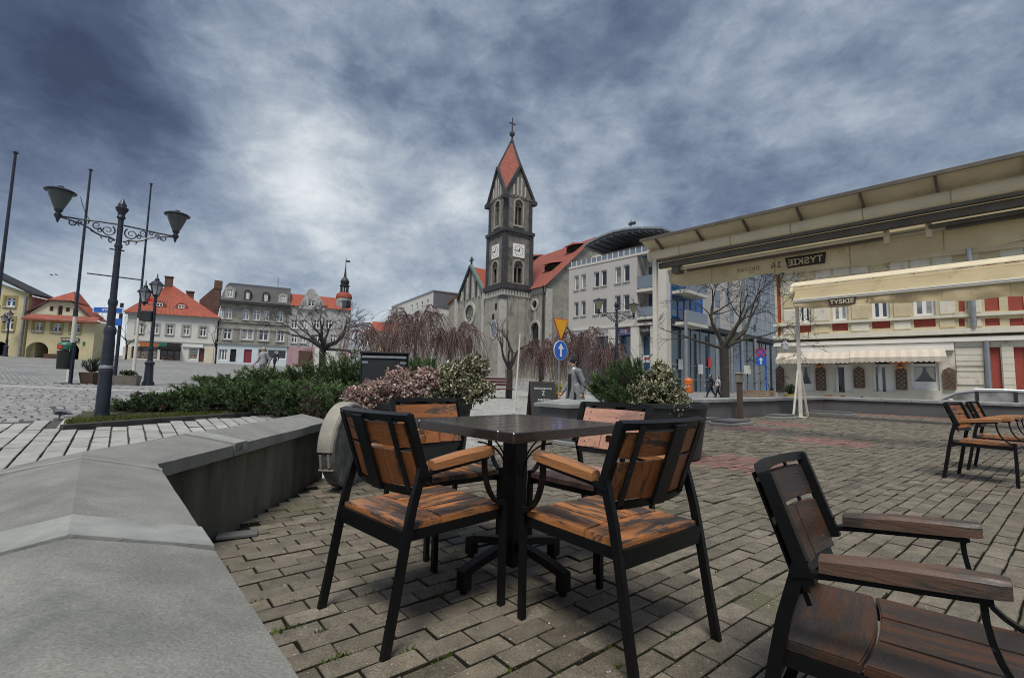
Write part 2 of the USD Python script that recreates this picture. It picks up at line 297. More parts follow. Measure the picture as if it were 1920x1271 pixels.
# base of the whole town square: worn granite setts far off (too small to pick apart), one sheet to the horizon
def square_material():
    N = {'g': ('geometry', {}), 'mp': ('mapping', {'rotation': (0, 0, .72), 'scale': (1, 1, 0)}), 'v': ('brick_texture', {'scale': 1.0, 'mortar_size': .012, 'mortar_smooth': .3, 'bias': 0.0, 'brick_width': .19, 'row_height': .14,
             'color1': (.21, .21, .21), 'color2': (.33, .33, .325), 'mortar': (.085, .085, .08)}),
         'n': ('noise_texture', {'scale': .35, 'detail': 7.0, 'roughness': .65}), 'r': ('rgb_ramp', {'ramp': [(0, (.62, .62, .63)), (.42, (.82, .82, .82)), (.6, (1.05, 1.05, 1.04)), (1, (1.2, 1.2, 1.17))]}),
         'x': ('mix', {'mix_type': 'multiply', 'fac': 1.0}), 'p': ('principled_bsdf', {'roughness': .6}), 'b': ('bump', {'strength': .6, 'distance': .01, 'invert': True}),
         'n2': ('noise_texture', {'scale': 9.0, 'detail': 4.0}), 'r2': ('map_range', {'from_min': .3, 'from_max': .7, 'to_min': .75, 'to_max': 1.2}), 'y': ('mix', {'mix_type': 'multiply', 'fac': 1.0})}
    L = [('g.position', 'mp.vector'), ('mp.vector', 'v.vector'), ('g.position', 'n.vector'), ('n.fac', 'r.fac'), ('v.color', 'x.color1'), ('r.color', 'x.color2'), ('g.position', 'n2.vector'), ('n2.fac', 'r2.value'),
         ('x.color', 'y.color1'), ('r2.result', 'y.color2'), ('y.color', 'p.base_color'), ('v.fac', 'b.height'), ('b.normal', 'p.normal')]
    M['square'] = usdkit.material(stage, '/World/Looks/square', N, L, surface='p.BSDF')
square_material()
gx = np.concatenate([np.linspace(-900, -70, 20), np.linspace(-60, 60, 41), np.linspace(70, 900, 20)]); gy = np.concatenate([np.linspace(-300, -20, 8), np.linspace(-15, 110, 42), np.linspace(120, 1200, 16)])
GX, GY = np.meshgrid(gx, gy, indexing='ij'); nx_, ny_ = GX.shape
I, J = np.meshgrid(np.arange(nx_ - 1), np.arange(ny_ - 1), indexing='ij')
part('ground', (np.stack([GX, GY, ground_z(GX, GY)], -1).reshape(-1, 3), np.stack([I * ny_ + J, (I + 1) * ny_ + J, (I + 1) * ny_ + J + 1, I * ny_ + J + 1], -1).reshape(-1, 4)), 'square', kind='structure', smooth=False)

# ---------------------------------------------------------------- the terrace and its pavers
A_DIR, B_DIR = np.array([.66, -.75]), np.array([.75, .66])            # the two directions of the town's grid here
C1, C2, C2B = np.array([-1.745, 2.30]), np.array([-1.85, 4.75]), np.array([-2.10, 2.0])
PIER, CORNER = np.array([.95, 9.30]), np.array([13.4, 20.2])
terrace = Polygon([C1, C1 + A_DIR * 6.5, (12, -3), (26, 6), CORNER, PIER, (-1.35, 5.6), C2])
# joint line 4 cm under the stones' tops
jm = MB().xy(terrace, -.30, -.030)
t_floor = tag(UsdGeom.Xform.Define(stage, path_for(None, 'terrace_floor')), kind='structure')
part('joint_bed', jm, 'paver_joint', t_floor, smooth=False)
TH = math.radians(39.2)                                                 # direction of the courses
cu, cv = np.array([math.cos(TH), math.sin(TH)]), np.array([math.sin(TH), -math.cos(TH)])
PU, PV = .2075, .1055
red_spots = [at_z(1398, 868, 0)[:2], at_z(1395, 802, 0)[:2], at_z(1560, 828, 0)[:2], at_z(1466, 795, 0)[:2], at_z(1640, 778, 0)[:2], at_z(1545, 775, 0)[:2], at_z(1150, 835, 0)[:2]]
def is_red(p):
    for q in red_spots:
        d = p - q
        if abs(d @ cu) < .62 and abs(d @ cv) < .62: return True
    # a red band under the far wall on the right
    w = p - CORNER; ax = np.array([.695, -.72]); return 0 < w @ ax and abs(w @ np.array([-.72, -.695])) < 1.5
def paver_shape(cen, L, W, z, tilt, ch=.0046, gap=.0):
    """stone with bevelled top: 5 visible faces and chamfers"""
    hx, hy = L / 2, W / 2
    out, inn = [], []
    for sx, sy in ((-1, -1), (1, -1), (1, 1), (-1, 1)):
        j = RNG.uniform(-.0022, .0022, 2)
        out.append((sx * hx + j[0], sy * hy + j[1])); inn.append((sx * (hx - ch) + j[0], sy * (hy - ch) + j[1]))
    out, inn = np.array(out), np.array(inn)
    P = np.zeros((12, 3))
    for k, (q, zz) in enumerate(((out, -.06), (out, -ch * .8), (inn, 0.0))):
        P[4 * k:4 * k + 4, :2] = cen + q[:, :1] * cu + q[:, 1:] * (-cv); P[4 * k:4 * k + 4, 2] = z + zz + q @ tilt
    return P
PF = []
for k in (0, 4):
    for i in range(4): PF.append([k + i, k + (i + 1) % 4, k + 4 + (i + 1) % 4, k + 4 + i])
PF.append([8, 9, 10, 11]); PF = np.array(PF)
inner = terrace.buffer(-.05)
stones = []
minx, miny, maxx, maxy = terrace.bounds
from shapely import contains_xy
row_off = {}
ref = at_z(700 + 465 / 3.96, 950 + 985 / 3.96, 0)[:2]                  # one stone's corner read off the photograph
for r in range(-170, 170):
    row_off[r] = (.5 * (r % 2) + rnd.uniform(-.07, .07))
    for c in range(-110, 130):
        cen = ref + cu * ((c + row_off[r]) * PU + PU / 2) + cv * (r * PV - PV / 2)
        if not contains_xy(inner, *cen) or cen[1] < -.6 and cen[0] < 8: continue
        if cen[1] < .25 * abs(cen[0]) - .2: continue
        stones.append((np.hypot(*cen), cen))
stones.sort(key=lambda s: s[0])
bulk = {'paver': MB(), 'red_paver': MB()}
n_single = 0
for d, cen in stones:
    red = is_red(cen); z = RNG.normal(0, .0028) - (.006 if RNG.random() < .06 else 0); tilt = RNG.normal(0, .007, 2)
    P = paver_shape(cen, PU - .0062 + RNG.normal(0, .001), PV - .0072 + RNG.normal(0, .001), z, tilt)
    tone = float(np.clip(RNG.normal(.48, .26), 0, 1)) if not red else RNG.uniform(0, 1)
    name = 'red_paver' if red else 'paver'
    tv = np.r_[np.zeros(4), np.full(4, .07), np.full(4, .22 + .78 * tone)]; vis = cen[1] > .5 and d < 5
    if vis and n_single < 300:
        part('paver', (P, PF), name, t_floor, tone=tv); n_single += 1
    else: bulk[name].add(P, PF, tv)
for k, b in bulk.items():
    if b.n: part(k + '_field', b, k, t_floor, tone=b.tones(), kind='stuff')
# moss and small weeds in the joints
mat('weed', (.09, .15, .02), rough=.7, var=.5, scale=30, tone=[(0, (.6, .6, .5)), (1, (1.3, 1.2, .8))], translucent=.2)
wm = MB()
weed_spots = [(775, 1082), (825, 1118), (832, 1112), (770, 1215), (598, 1180), (925, 1075), (958, 1257), (690, 1105), (405, 993), (412, 985), (1125, 1160), (560, 1130), (548, 1170), (1045, 1210), (640, 1235), (480, 1130), (520, 1190), (1250, 1180)]
for px, py in weed_spots + [(RNG.uniform(430, 1500), RNG.uniform(1000, 1265)) for _ in range(46)]:
    c = at_z(px, py, 0); s = RNG.uniform(.35, .75) if (px, py) in weed_spots else RNG.uniform(.15, .4)
    rel = c[:2] - ref; r = round((rel @ cv) / PV); c[:2] += cv * (r * PV - rel @ cv)
    for _ in range(int(34 * s)):
        o = c[:2] + cu * RNG.normal(0, .030 * s) + cv * RNG.normal(0, .006)
        h = RNG.uniform(.006, .020) * s; dr = RNG.normal(0, .018 * s, 2); w = RNG.uniform(.003, .007)
        p0 = np.array([*o, -.02]); tip = np.array([*(o + dr), h]); sd = np.array([*(RNG.normal(0, 1, 2)), 0]); sd = sd / np.linalg.norm(sd) * w
        mid = p0 * .4 + tip * .6; wm.add([p0, mid + sd, tip, mid - sd], [[0, 1, 2, 3]], RNG.random())
tag(part('joint_weeds', wm, 'weed', None, tone=wm.tones(), kind='stuff'), 'tufts of green moss and weeds in the joints between terrace pavers', 'weeds')

# ---------------------------------------------------------------- low walls round the terrace
def offset_line(pts, d):
    """mitred offset to the left of the walking direction"""
    pts = [np.asarray(p, float) for p in pts]; out = []
    for i, p in enumerate(pts):
        ds = []
        if i: t = p - pts[i - 1]; ds.append(t / np.linalg.norm(t))
        if i < len(pts) - 1: t = pts[i + 1] - p; ds.append(t / np.linalg.norm(t))
        ns = [np.array([-t[1], t[0]]) for t in ds]; n = sum(ns); n = n / np.linalg.norm(n); out.append(p + n * d / (n @ ns[0]))
    return out
def coping_wall(name, label, inner_pts, thick, ztop, ridge, mat_wall, mat_cope, joints, over=.04, zbot=-.9, cope_t=.075):
    """inner_pts: walked so that the outside lies to the left; joints: list per segment of fractions where the coping stones meet; returns the thing"""
    t = thing(name, label, 'wall')
    o = offset_line(inner_pts, thick); a = offset_line(inner_pts, -over); b = offset_line(inner_pts, thick + over); md = offset_line(inner_pts, thick * .5)
    for i in range(len(inner_pts) - 1):
        w = MB(); q = [inner_pts[i], inner_pts[i + 1], o[i + 1], o[i]]
        w.hull([[*p, z] for p in q for z in (zbot, ztop - cope_t - .002)])
        part('wall_body', w, mat_wall, t, smooth=False)
        cuts = [0] + list(joints[i]) + [1]
        for k in range(len(cuts) - 1):
            g = .006
            def P(line, f, fz=0): return np.array([*(np.asarray(line[i]) * (1 - f) + np.asarray(line[i + 1]) * f), 0])
            L = np.linalg.norm(np.asarray(inner_pts[i + 1]) - inner_pts[i])
            f0, f1 = cuts[k] + (g / L if k else 0), cuts[k + 1] - (g / L if k < len(cuts) - 2 else 0)
            n = max(2, int((f1 - f0) * L / .09)); F = np.linspace(f0, f1, n); V = []; nz = 7
            rows = []
            for f in F:
                A, Bq, C = P(a, f), P(md, f), P(b, f); row = []
                row.append(A + [0, 0, ztop - cope_t])
                for s in np.linspace(0, 1, nz):
                    base = A * (1 - 2 * s) + Bq * 2 * s if s <= .5 else Bq * (2 - 2 * s) + C * (2 * s - 1)
                    zr = ztop + ridge * (1 - abs(2 * s - 1))
                    if s in (0, 1): zr -= .006
                    row.append(base + [0, 0, zr])
                row.append(C + [0, 0, ztop - cope_t]); rows.append(row)
            R = np.array(rows); nn = R.shape[1]
            wob = meshkit.fbm(R.reshape(-1, 3) * 3.0, 3, 5).reshape(n, nn) - .5; R[:, 1:-1, 2] += wob[:, 1:-1] * .012
            chip = np.clip(meshkit.noise(R[:, 1] * 16.0, 9) - .72, 0, 1) * .016; R[:, 1, 2] -= chip; R[:, 1, :2] += (R[:, 2, :2] - R[:, 1, :2]) * (chip * 8)[:, None]
            V = R.reshape(-1, 3); Fc = []
            for x in range(n - 1):
                for y in range(nn): Fc.append([x * nn + y, x * nn + (y + 1) % nn, (x + 1) * nn + (y + 1) % nn, (x + 1) * nn + y])
            for e in (0, n - 1):
                for y in range(1, nn - 1): Fc.append([e * nn, e * nn + y, e * nn + y + 1, e * nn + y + 1] if e else [0, y + 1, y, y])
            V2, F2 = meshkit.arrays((V, np.array(Fc)))[:2]
            F2 = F2[(F2[:, 0] != F2[:, 1]) & (F2[:, 1] != F2[:, 2]) & (F2[:, 0] != F2[:, 2])][:, ::-1]
            part('coping_stone', (V2, F2), mat_cope, t, smooth=24)
    return t, a, b, md
NEAR_END = C1 + A_DIR * 5.0
near_wall, ca, cb, cm = coping_wall('terrace_wall', 'low grey concrete wall with ridged coping running from the foreground to the stone wheel', [NEAR_END, C1, C2], .46, .55, .062, 'wall_concrete', 'coping_concrete', [[.3, .52, .705], [.28]], over=.045)
# mortar bands across the coping, a little proud
for i, f0, f1 in ((0, .706, .745), (0, .955, .962), (1, .285, .345)):
    mb = MB()
    for s in range(2):
        l0, l1 = ((ca, cm), (cm, cb))[s]; z0, z1 = ((.545, .607), (.607, .545))[s]
        q = [np.asarray(l0[i]) * (1 - f0) + np.asarray(l0[i + 1]) * f0, np.asarray(l0[i]) * (1 - f1) + np.asarray(l0[i + 1]) * f1, np.asarray(l1[i]) * (1 - f1) + np.asarray(l1[i + 1]) * f1, np.asarray(l1[i]) * (1 - f0) + np.asarray(l1[i + 1]) * f0]
        mb.hull([[*q[0], z0 + .010], [*q[1], z0 + .010], [*q[2], z1 + .012], [*q[3], z1 + .012]] + [[*p, .5] for p in q])
    part('mortar_band', mb, 'mortar', near_wall, smooth=False)
# the plate of slate lying in the corner of wall and floor
sl = at_z(445, 1006, 0); tag(part('slate_offcut', MB().move(np.eye(4)).rbox(-.11, .11, -.05, .05, 0, .018, .003).move(rot(rz=.45, loc=(sl[0], sl[1], .004))), 'grey_wall_render'), 'small flat grey slab lying in the corner below the wall', 'slab')

far_wall, *_ = coping_wall('terrace_wall', 'long dark grey wall with pale coping behind the awning posts', [PIER, CORNER], .42, .60, .03, 'grey_wall_render', 'concrete', [[.06 * k for k in range(1, 17)]], over=.06, cope_t=.09)
right_end = CORNER + np.array([.695, -.72]) * 16
far_wall2, *_ = coping_wall('terrace_wall', 'low dark grey wall with pale coping in front of the parked car', [CORNER, right_end], .42, .60, .03, 'grey_wall_render', 'concrete', [[.06 * k for k in range(1, 17)]], over=.06, cope_t=.09)
# the pier that ends the long wall: broader, with a hipped cap
pier = thing('wall_pier', 'squat concrete wall pier with hipped cap beside the black chalkboard', 'pier', (PIER[0] - .05, PIER[1] - .05, 0), math.radians(41))
part('pier_body', MB().b2(-.06, .44, -.32, .42, -.9, .50), 'grey_wall_render', pier)
cap = MB(); cap.hull([(x, y, z) for z, k in ((.50, 1.0), (.565, 1.0)) for x in (-.14, .52) for y in (-.40, .50)] + [(.12, .0, .66), (.40, .05, .66)])
part('pier_cap', cap, 'concrete', pier, smooth=False)
# concrete plates weighting the awning feet, lying along the wall
for px, py, w, lab in ((1322, 791, .8, 'pair of pale concrete plates at the foot of the nearer awning post'), (1372, 796, 1.25, 'grey concrete plate beside the brown wooden post'), (1466, 784, 1.15, 'two stacked concrete plates left of the white tripod post'), (1556, 777, 1.5, 'concrete plate in the corner of the far walls'), (1092, 833, .75, 'low concrete plate behind the pale back chair')):
    c = at_z(px, py, 0); a = math.radians(41) if px != 1556 else math.radians(-46)
    s = thing('concrete_plate', lab, 'slab', (c[0], c[1], 0), a)
    part('lower_plate', MB().rbox(-w / 2, w / 2, -.30, .30, .004, .065, .008), 'concrete', s)
    part('upper_plate', MB().rbox(-w * .42, w * .46, -.24, .29, .067, .125, .008), 'grey_wall_render', s)

# ---------------------------------------------------------------- pavement and setts left of the wall
bed_poly = [on_ground(*p)[:2] for p in ((113, 809), (128, 789), (250, 752), (420, 735), (640, 731), (700, 770), (600, 776), (470, 781), (300, 793))]
bed = Polygon(bed_poly).buffer(0)
outer_wall = Polygon([*[tuple(p) for p in offset_line([NEAR_END, C1, C2], .56)], (-1.0, 5.2), (1.2, 9.8), (13, 21), (30, 5), (20, -9), tuple(NEAR_END)]).buffer(0)
def slab_field(poly, du, org, pu, pv, zoff, jitter, name, matname, parent, singles, ch=.008, gap=.012, mean=.5, sd=.22):
    ua, va = du, np.array([du[1], -du[0]]); b = poly.bounds; cx, cy = (b[0] + b[2]) / 2, (b[1] + b[3]) / 2
    R = math.hypot(b[2] - b[0], b[3] - b[1]) / 2; c0 = np.array([cx, cy]); inn = poly.buffer(-pv * .3)
    pts = []
    for r in range(int(-R / pv), int(R / pv) + 1):
        off = rnd.random()
        for c in range(int(-R / pu), int(R / pu) + 1): pts.append(c0 + ua * (c + off) * pu + va * r * pv)
    pts = np.array(pts); pts = pts[contains_xy(inn, pts[:, 0], pts[:, 1])]
    pts = pts[np.argsort(np.hypot(pts[:, 0], pts[:, 1]))]
    blk = MB(); k = 0
    for cen in pts:
        hx, hy = (pu - gap) / 2 * (1 + RNG.normal(0, jitter)), (pv - gap) / 2 * (1 + RNG.normal(0, jitter))
        z = float(ground_z(*cen)) + zoff + RNG.normal(0, .003); P = np.zeros((12, 3)); tl = RNG.normal(0, .012, 2)
        q = np.array([(-hx, -hy), (hx, -hy), (hx, hy), (-hx, hy)]) + RNG.normal(0, jitter * pv * .35, (4, 2)); qi = q * (1 - ch * 2 / np.array([pu, pv]))
        for j, (qq, zz) in enumerate(((q, -.05), (q, -ch), (qi, 0.0))):
            P[4 * j:4 * j + 4, :2] = cen + qq[:, :1] * ua + qq[:, 1:] * -va; P[4 * j:4 * j + 4, 2] = z + zz + qq @ tl - .0336 * (P[4 * j:4 * j + 4, 0] - cen[0]) + .029 * (P[4 * j:4 * j + 4, 1] - cen[1])
        tone = float(np.clip(RNG.normal(mean, sd), 0, 1)); 
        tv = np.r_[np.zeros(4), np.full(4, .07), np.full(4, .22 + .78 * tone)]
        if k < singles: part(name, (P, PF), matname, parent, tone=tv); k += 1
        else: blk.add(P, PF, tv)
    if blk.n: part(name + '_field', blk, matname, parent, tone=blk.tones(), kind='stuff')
def sheet(poly, zoff, n=1.0):
    """thin sheet that follows the ground"""
    mb = MB(); e = trimesh.creation.triangulate_polygon(poly, engine='earcut'); v = np.column_stack([e[0], ground_z(e[0][:, 0], e[0][:, 1]) + zoff]); return mb.add(v, e[1])
edge = [on_ground(*p)[:2] for p in ((-260, 812), (-260, 800), (0, 794), (112, 788), (250, 750))]
pave_poly = Polygon([on_ground(-300, 800)[:2], on_ground(0, 795)[:2], on_ground(118, 789)[:2], on_ground(118, 809)[:2], on_ground(300, 793)[:2], on_ground(470, 781)[:2], on_ground(600, 776)[:2], (-1.6, 5.2), (-2.2, 4.8), (-2.1, 2.0), (0, -1), (-7, 1.2)]).buffer(0).difference(outer_wall).difference(bed.buffer(.05))
pavement = tag(UsdGeom.Xform.Define(stage, path_for(None, 'pavement')), kind='structure')
part('joint_bed', sheet(pave_poly.buffer(.05), .004), 'cobble_joint', pavement, smooth=False)
slab_field(pave_poly, np.array([-.64, .77]), None, .42, .21, .035, .02, 'paving_stone', 'slab', pavement, 300, gap=.018)
sett_poly = Polygon([on_ground(-300, 800)[:2], on_ground(0, 795)[:2], on_ground(118, 789)[:2], on_ground(250, 752)[:2], on_ground(420, 735)[:2], on_ground(360, 728)[:2], on_ground(0, 715)[:2], on_ground(-200, 712)[:2]]).buffer(0)
setts = tag(UsdGeom.Xform.Define(stage, path_for(None, 'cobbled_square')), kind='structure')
part('joint_bed', sheet(sett_poly, .004), 'cobble_joint', setts, smooth=False)
slab_field(sett_poly.buffer(-.05), np.array([.77, .64]), None, .21, .15, .03, .09, 'cobblestone', 'cobble', setts, 300, ch=.022, gap=.022)
mid_poly = Polygon([(-1.2, 5.8), (.5, 8.8), (6, 14.2), (9.5, 21), (4, 30), (-3.5, 30), (-4.3, 16), (-3.4, 9)])
mids = tag(UsdGeom.Xform.Define(stage, path_for(None, 'street_paving')), kind='structure')
part('joint_bed', sheet(mid_poly, .004), 'cobble_joint', mids, smooth=False)
slab_field(mid_poly.buffer(-.05), np.array([.75, .66]), None, .30, .20, .03, .04, 'paving_stone', 'slab', mids, 300, ch=.010, gap=.02, mean=.45)
# kerbs
def kerb(name, pts, w, h, matname, label=None):
    k = tag(UsdGeom.Xform.Define(stage, path_for(None, name)), kind='structure')
    for a, b in zip(pts, pts[1:]):
        a, b = np.asarray(a[:2]), np.asarray(b[:2]); L = np.linalg.norm(b - a); n = max(1, int(L / .95)); d = (b - a) / L; s = np.array([-d[1], d[0]])
        for i in range(n):
            p, q = a + d * L * (i + .006) / n, a + d * L * (i + .994) / n; up_ = h + RNG.normal(0, .003)
            part('kerb_stone', MB().hull([[*(e + s * w * o), float(ground_z(*e)) + z] for e in (p, q) for o, z in ((-.5, -.1), (.5, -.1), (-.5, up_ - .012), (.5, up_ - .012), (-.36, up_), (.36, up_))]), matname, k, smooth=False)
kerb('kerb', [on_ground(-170, 718), on_ground(0, 726.5), on_ground(170, 733.5), on_ground(330, 738.5), on_ground(430, 741)], .32, .07, 'kerb_stone')
kerb('bed_edging', [on_ground(113, 809), on_ground(300, 793.5), on_ground(470, 781.5), on_ground(600, 776)], .10, .11, 'dark_kerb')
kerb('bed_edging', [on_ground(113, 808), on_ground(128, 789)], .10, .06, 'kerb_stone')
# the planted bed
pts = np.array([(x, y) for x in np.linspace(bed.bounds[0], bed.bounds[2], 70) for y in np.linspace(bed.bounds[1], bed.bounds[3], 70)]); pts = pts[contains_xy(bed, pts[:, 0], pts[:, 1])]
part('soil', sheet(bed, .055), 'soil', kind='structure', smooth=False)
mat('grass', (.10, .12, .03), rough=.8, var=.4, scale=8, tone=[(0, (.9, .62, .4)), (.5, (.8, .9, .5)), (1, (1.1, 1.3, .6))], translucent=.2)
gm = MB()
for _ in range(9000):
    f = RNG.random(); p = on_ground(*(np.array((126, 800)) * (1 - f) + np.array((470, 778)) * f + RNG.normal(0, (16, 3.2))))
    if not contains_xy(bed, p[0], p[1]): continue
    h = RNG.uniform(.03, .10); w = .006; d = RNG.normal(0, .03, 2); a = RNG.uniform(0, 6.28); s = np.array([math.cos(a), math.sin(a), 0]) * w; o = np.array([p[0], p[1], p[2] + .05])
    gm.add([o - s, o + s, o + [d[0], d[1], h]], [[0, 1, 2]], RNG.random())
tag(part('grass', gm, 'grass', None, tone=gm.tones(), kind='stuff'), 'thin yellowish grass round the foot of the big lamp', 'grass')
# ---------------------------------------------------------------- tables and chairs
mat('black_metal', (.0045, .005, .006), rough=.44, spec=.30, var=.5, scale=24, bump=.25, bscale=160, dist=.0015, coords='obj', stain=((.03, .033, .036), 26, .66, .74))
wood('wood_orange', (.43, .175, .060), (.06, .046, .040), .48, 'x', .34); wood('wood_orange_across', (.41, .165, .056), (.06, .046, .040), .52, 'y', .34)
wood('wood_brown', (.070, .032, .018), (.026, .021, .019), .50, 'x', .36); wood('wood_brown_across', (.060, .029, .017), (.026, .021, .019), .54, 'y', .36)
wood('wood_pale', (.50, .27, .20), (.25, .15, .12), .30, 'x', .4); wood('wood_pale_across', (.50, .27, .20), (.25, .15, .12), .30, 'y', .4)
wood('wood_back', (.27, .095, .030), (.05, .032, .022), .25, 'y', .5); wood('wood_back_up', (.27, .095, .030), (.05, .032, .022), .22, 'z', .5)
wood('wood_arm', (.38, .165, .062), (.10, .065, .045), .36, 'x', .42)
wood('wood_arm_brown', (.12, .070, .048), (.045, .036, .031), .46, 'x', .4)
wood('table_wood', (.030, .020, .017), (.018, .014, .013), .5, 'x', .24, .15, .6, .9); wood('table_wood_across', (.030, .020, .017), (.018, .014, .013), .5, 'y', .24, .15, .6, .9)
HW = .255
mat('steel_dark', (.10, .10, .10), rough=.4, metal=.8, var=.2)
def chair(name, label, loc, head, tone='orange', group=None, low=0.0):
    t = thing(name, label, 'chair', (loc[0], loc[1], -low), head, group)
    wx, wy = {'orange': ('wood_orange', 'wood_orange_across'), 'brown': ('wood_brown', 'wood_brown_across'), 'pale': ('wood_pale', 'wood_pale_across')}[tone]
    wb, wu, wa = {'orange': ('wood_back', 'wood_back_up', 'wood_arm'), 'brown': ('wood_brown_across', 'wood_brown_across', 'wood_arm_brown'), 'pale': ('wood_pale_across', 'wood_pale', 'wood_arm')}[tone]
    for s in (1, -1):
        y = HW * s
        part('rear_leg', MB().bar([(-.005, y, low), (.028, y, .18), (.062, y, .38), (.085, y, .50), (.128, y, .655)], .022, .032), 'black_metal', t)
        part('front_leg', MB().bar([(.575, y * .96, low), (.575, y * .96, .25), (.573, y * .96, .452)], .024, .028), 'black_metal', t)
        a = np.linspace(0, 1, 9)
        part('arm_brace', MB().bar([(.445 + .130 * q ** 1.9, y * (1 - .02 * q), .652 - .217 * (1 - (1 - q) ** 1.6)) for q in a], .026, .012), 'black_metal', t)
        part('arm_bar', MB().bar([(.105, y, .612), (.20, y, .627), (.33, y, .640), (.46, y, .653)], .030, .014), 'black_metal', t)
        pad = MB(); w = .030
        prof = [(.165, .022), (.20, .026), (.30, .030), (.42, .031), (.472, .028), (.487, .020)]
        P = []
        for x, hw in prof:
            tl = .1 * (x - .33); zc = .684 + tl + .006 * math.sin((x - .16) / .33 * 3.1)
            P.append([(x, y - hw, .6485 + tl), (x, y + hw, .6485 + tl), (x, y + hw, zc - .009), (x, y + hw - .008, zc), (x, y - hw + .008, zc), (x, y - hw, zc - .009)])
        P = np.array(P); n = len(P); F = [[i * 6 + k, i * 6 + (k + 1) % 6, i * 6 + 6 + (k + 1) % 6, i * 6 + 6 + k] for i in range(n - 1) for k in range(6)]
        F += [[0, 3, 2, 1], [0, 5, 4, 3]]; e = (n - 1) * 6; F += [[e, e + 1, e + 2, e + 3], [e, e + 3, e + 4, e + 5]]
        pad.add(P.reshape(-1, 3), np.array(F)[:, ::-1]); part('armrest', pad, wa, t, smooth=35)
        part('seat_rail', MB().b2(.07, .575, y * .90 - .012, y * .90 + .012, .375, .412), 'black_metal', t)
    part('rear_rail', MB().b2(.050, .075, -HW + .012, HW - .012, .355, .418), 'black_metal', t)
    part('front_rail', MB().b2(.545, .565, -HW + .03, HW - .03, .380, .412), 'black_metal', t)
    # backrest: hollow curve, its middle further back
    def bk(y, z): return .124 - (z - .635) * .36 - .048 * (1 - (y / .262) ** 2)
    ys = np.linspace(-.262, .262, 15)
    for s in (1, -1):
        part('back_post', MB().bar([(bk(.262, z) + .004, .252 * s, z) for z in (.592, .64, .70, .78, .846)], .030, .030), 'black_metal', t)
    part('top_rail', MB().bar([(bk(y, .838), y, .838) for y in ys], .026, .030, (-.33, 0, .94)), 'black_metal', t)
    part('bottom_rail', MB().bar([(bk(y, .545) - .012, y, .545) for y in ys[1:-1]], .030, .012, (-.33, 0, .94)), 'black_metal', t)
    part('back_spine', MB().bar([(bk(0, z) - .026, 0, z) for z in (.535, .64, .74, .835)], .075, .012), 'black_metal', t)
    for s in (-.19, .19): part('back_strap', MB().bar([(bk(s, z) - .021, s, z) for z in (.545, .64, .74, .835)], .030, .006), 'black_metal', t)
    def panel(y0, y1, z0, z1, m_, th=.016):
        Y = np.linspace(y0, y1, max(3, int(abs(y1 - y0) / .035) + 2)); mb = MB()
        V = []
        for y in Y:
            for z, c in ((z0, 0), (z0 + .003, 1), (z1 - .003, 1), (z1, 0)):
                xf = bk(y, z); V.append((xf + (th / 2 if c else th / 2 - .003) - .004, y, z))
            for z in (z1, z0): V.append((bk(y, z) - th / 2 - .004, y, z))
        k = len(Y); F = [[i * 6 + j, i * 6 + (j + 1) % 6, i * 6 + 6 + (j + 1) % 6, i * 6 + 6 + j] for i in range(k - 1) for j in range(6)]
        e = (k - 1) * 6; F += [[0, 3, 2, 1], [0, 5, 4, 3], [e, e + 1, e + 2, e + 3], [e, e + 3, e + 4, e + 5]]
        mb.add(V, np.array(F)); part('back_slat', mb, m_, t, smooth=25)
    panel(-.232, .232, .722, .812, wb)
    panel(-.232, -.088, .565, .705, wu); panel(-.080, .080, .560, .705, wu); panel(.088, .232, .565, .705, wu)
    for y, z in ((-.19, .745), (-.19, .79), (.19, .745), (.19, .79), (-.19, .60), (.19, .60), (-.19, .68), (.19, .68), (0, .76), (0, .63)): part('screw', MB().cyl((bk(y, z) + .002, y, z), (bk(y, z) + .0065, y, z), .0045, n=7), 'steel_dark', t, smooth=False)
    # seat: a cross board at the back, lengthwise boards in front
    cr = MB(); xs = np.linspace(-.236, .236, 11)
    top = [(.235 + .020 * (1 - (y / .236) ** 2), y) for y in xs]; poly = Polygon([(.066, -.236), *top, (.066, .236)])
    def board(poly, z0, z1):
        mb = MB(); mb.xy(poly.buffer(-.004, join_style=1).buffer(0), z1 - .004, z1); e = mb
        e.xy(poly, z0, z1 - .0042); return e
    part('seat_board', board(poly, .414, .438), wy, t, smooth=False)
    for y0, y1 in ((-.236, -.082), (-.076, .078), (.084, .236)):
        yy = np.linspace(y0, y1, 6); back = [(.241 + .020 * (1 - (y / .236) ** 2), y) for y in yy]
        part('seat_board', board(Polygon([(.582, y1), (.588, (y0 + y1) / 2), (.582, y0), *back]), .414, .438), wx, t, smooth=False)
    return t
chair('cafe_chair', 'orange-brown slatted armchair left of the dark table, back towards us', (-.601, 1.921), .797, 'orange', None)
chair('cafe_chair', 'dark-backed armchair with burnt orange seat at the near right of the table', (.615, 1.755), 2.245, 'orange', None)
chair('cafe_chair', 'armchair with weathered orange back behind the left corner of the table', (-.604, 3.255), -.906, 'orange', None)
chair('cafe_chair', 'pale pinkish wooden armchair behind the right corner of the table', (.712, 3.098), -2.383, 'pale', None)
chair('cafe_chair', 'dark brown armchair close in the bottom right corner', (.796, 1.48), -.704, 'brown', None, low=.09)
chair('cafe_chair', 'nearer of two armchairs standing at the right edge beyond the open floor', (5.124, 5.539), -1.0, 'orange', None)
chair('cafe_chair', 'farther of two armchairs at the right edge, mostly behind the other', (5.968, 6.162), -.90, 'orange', None)

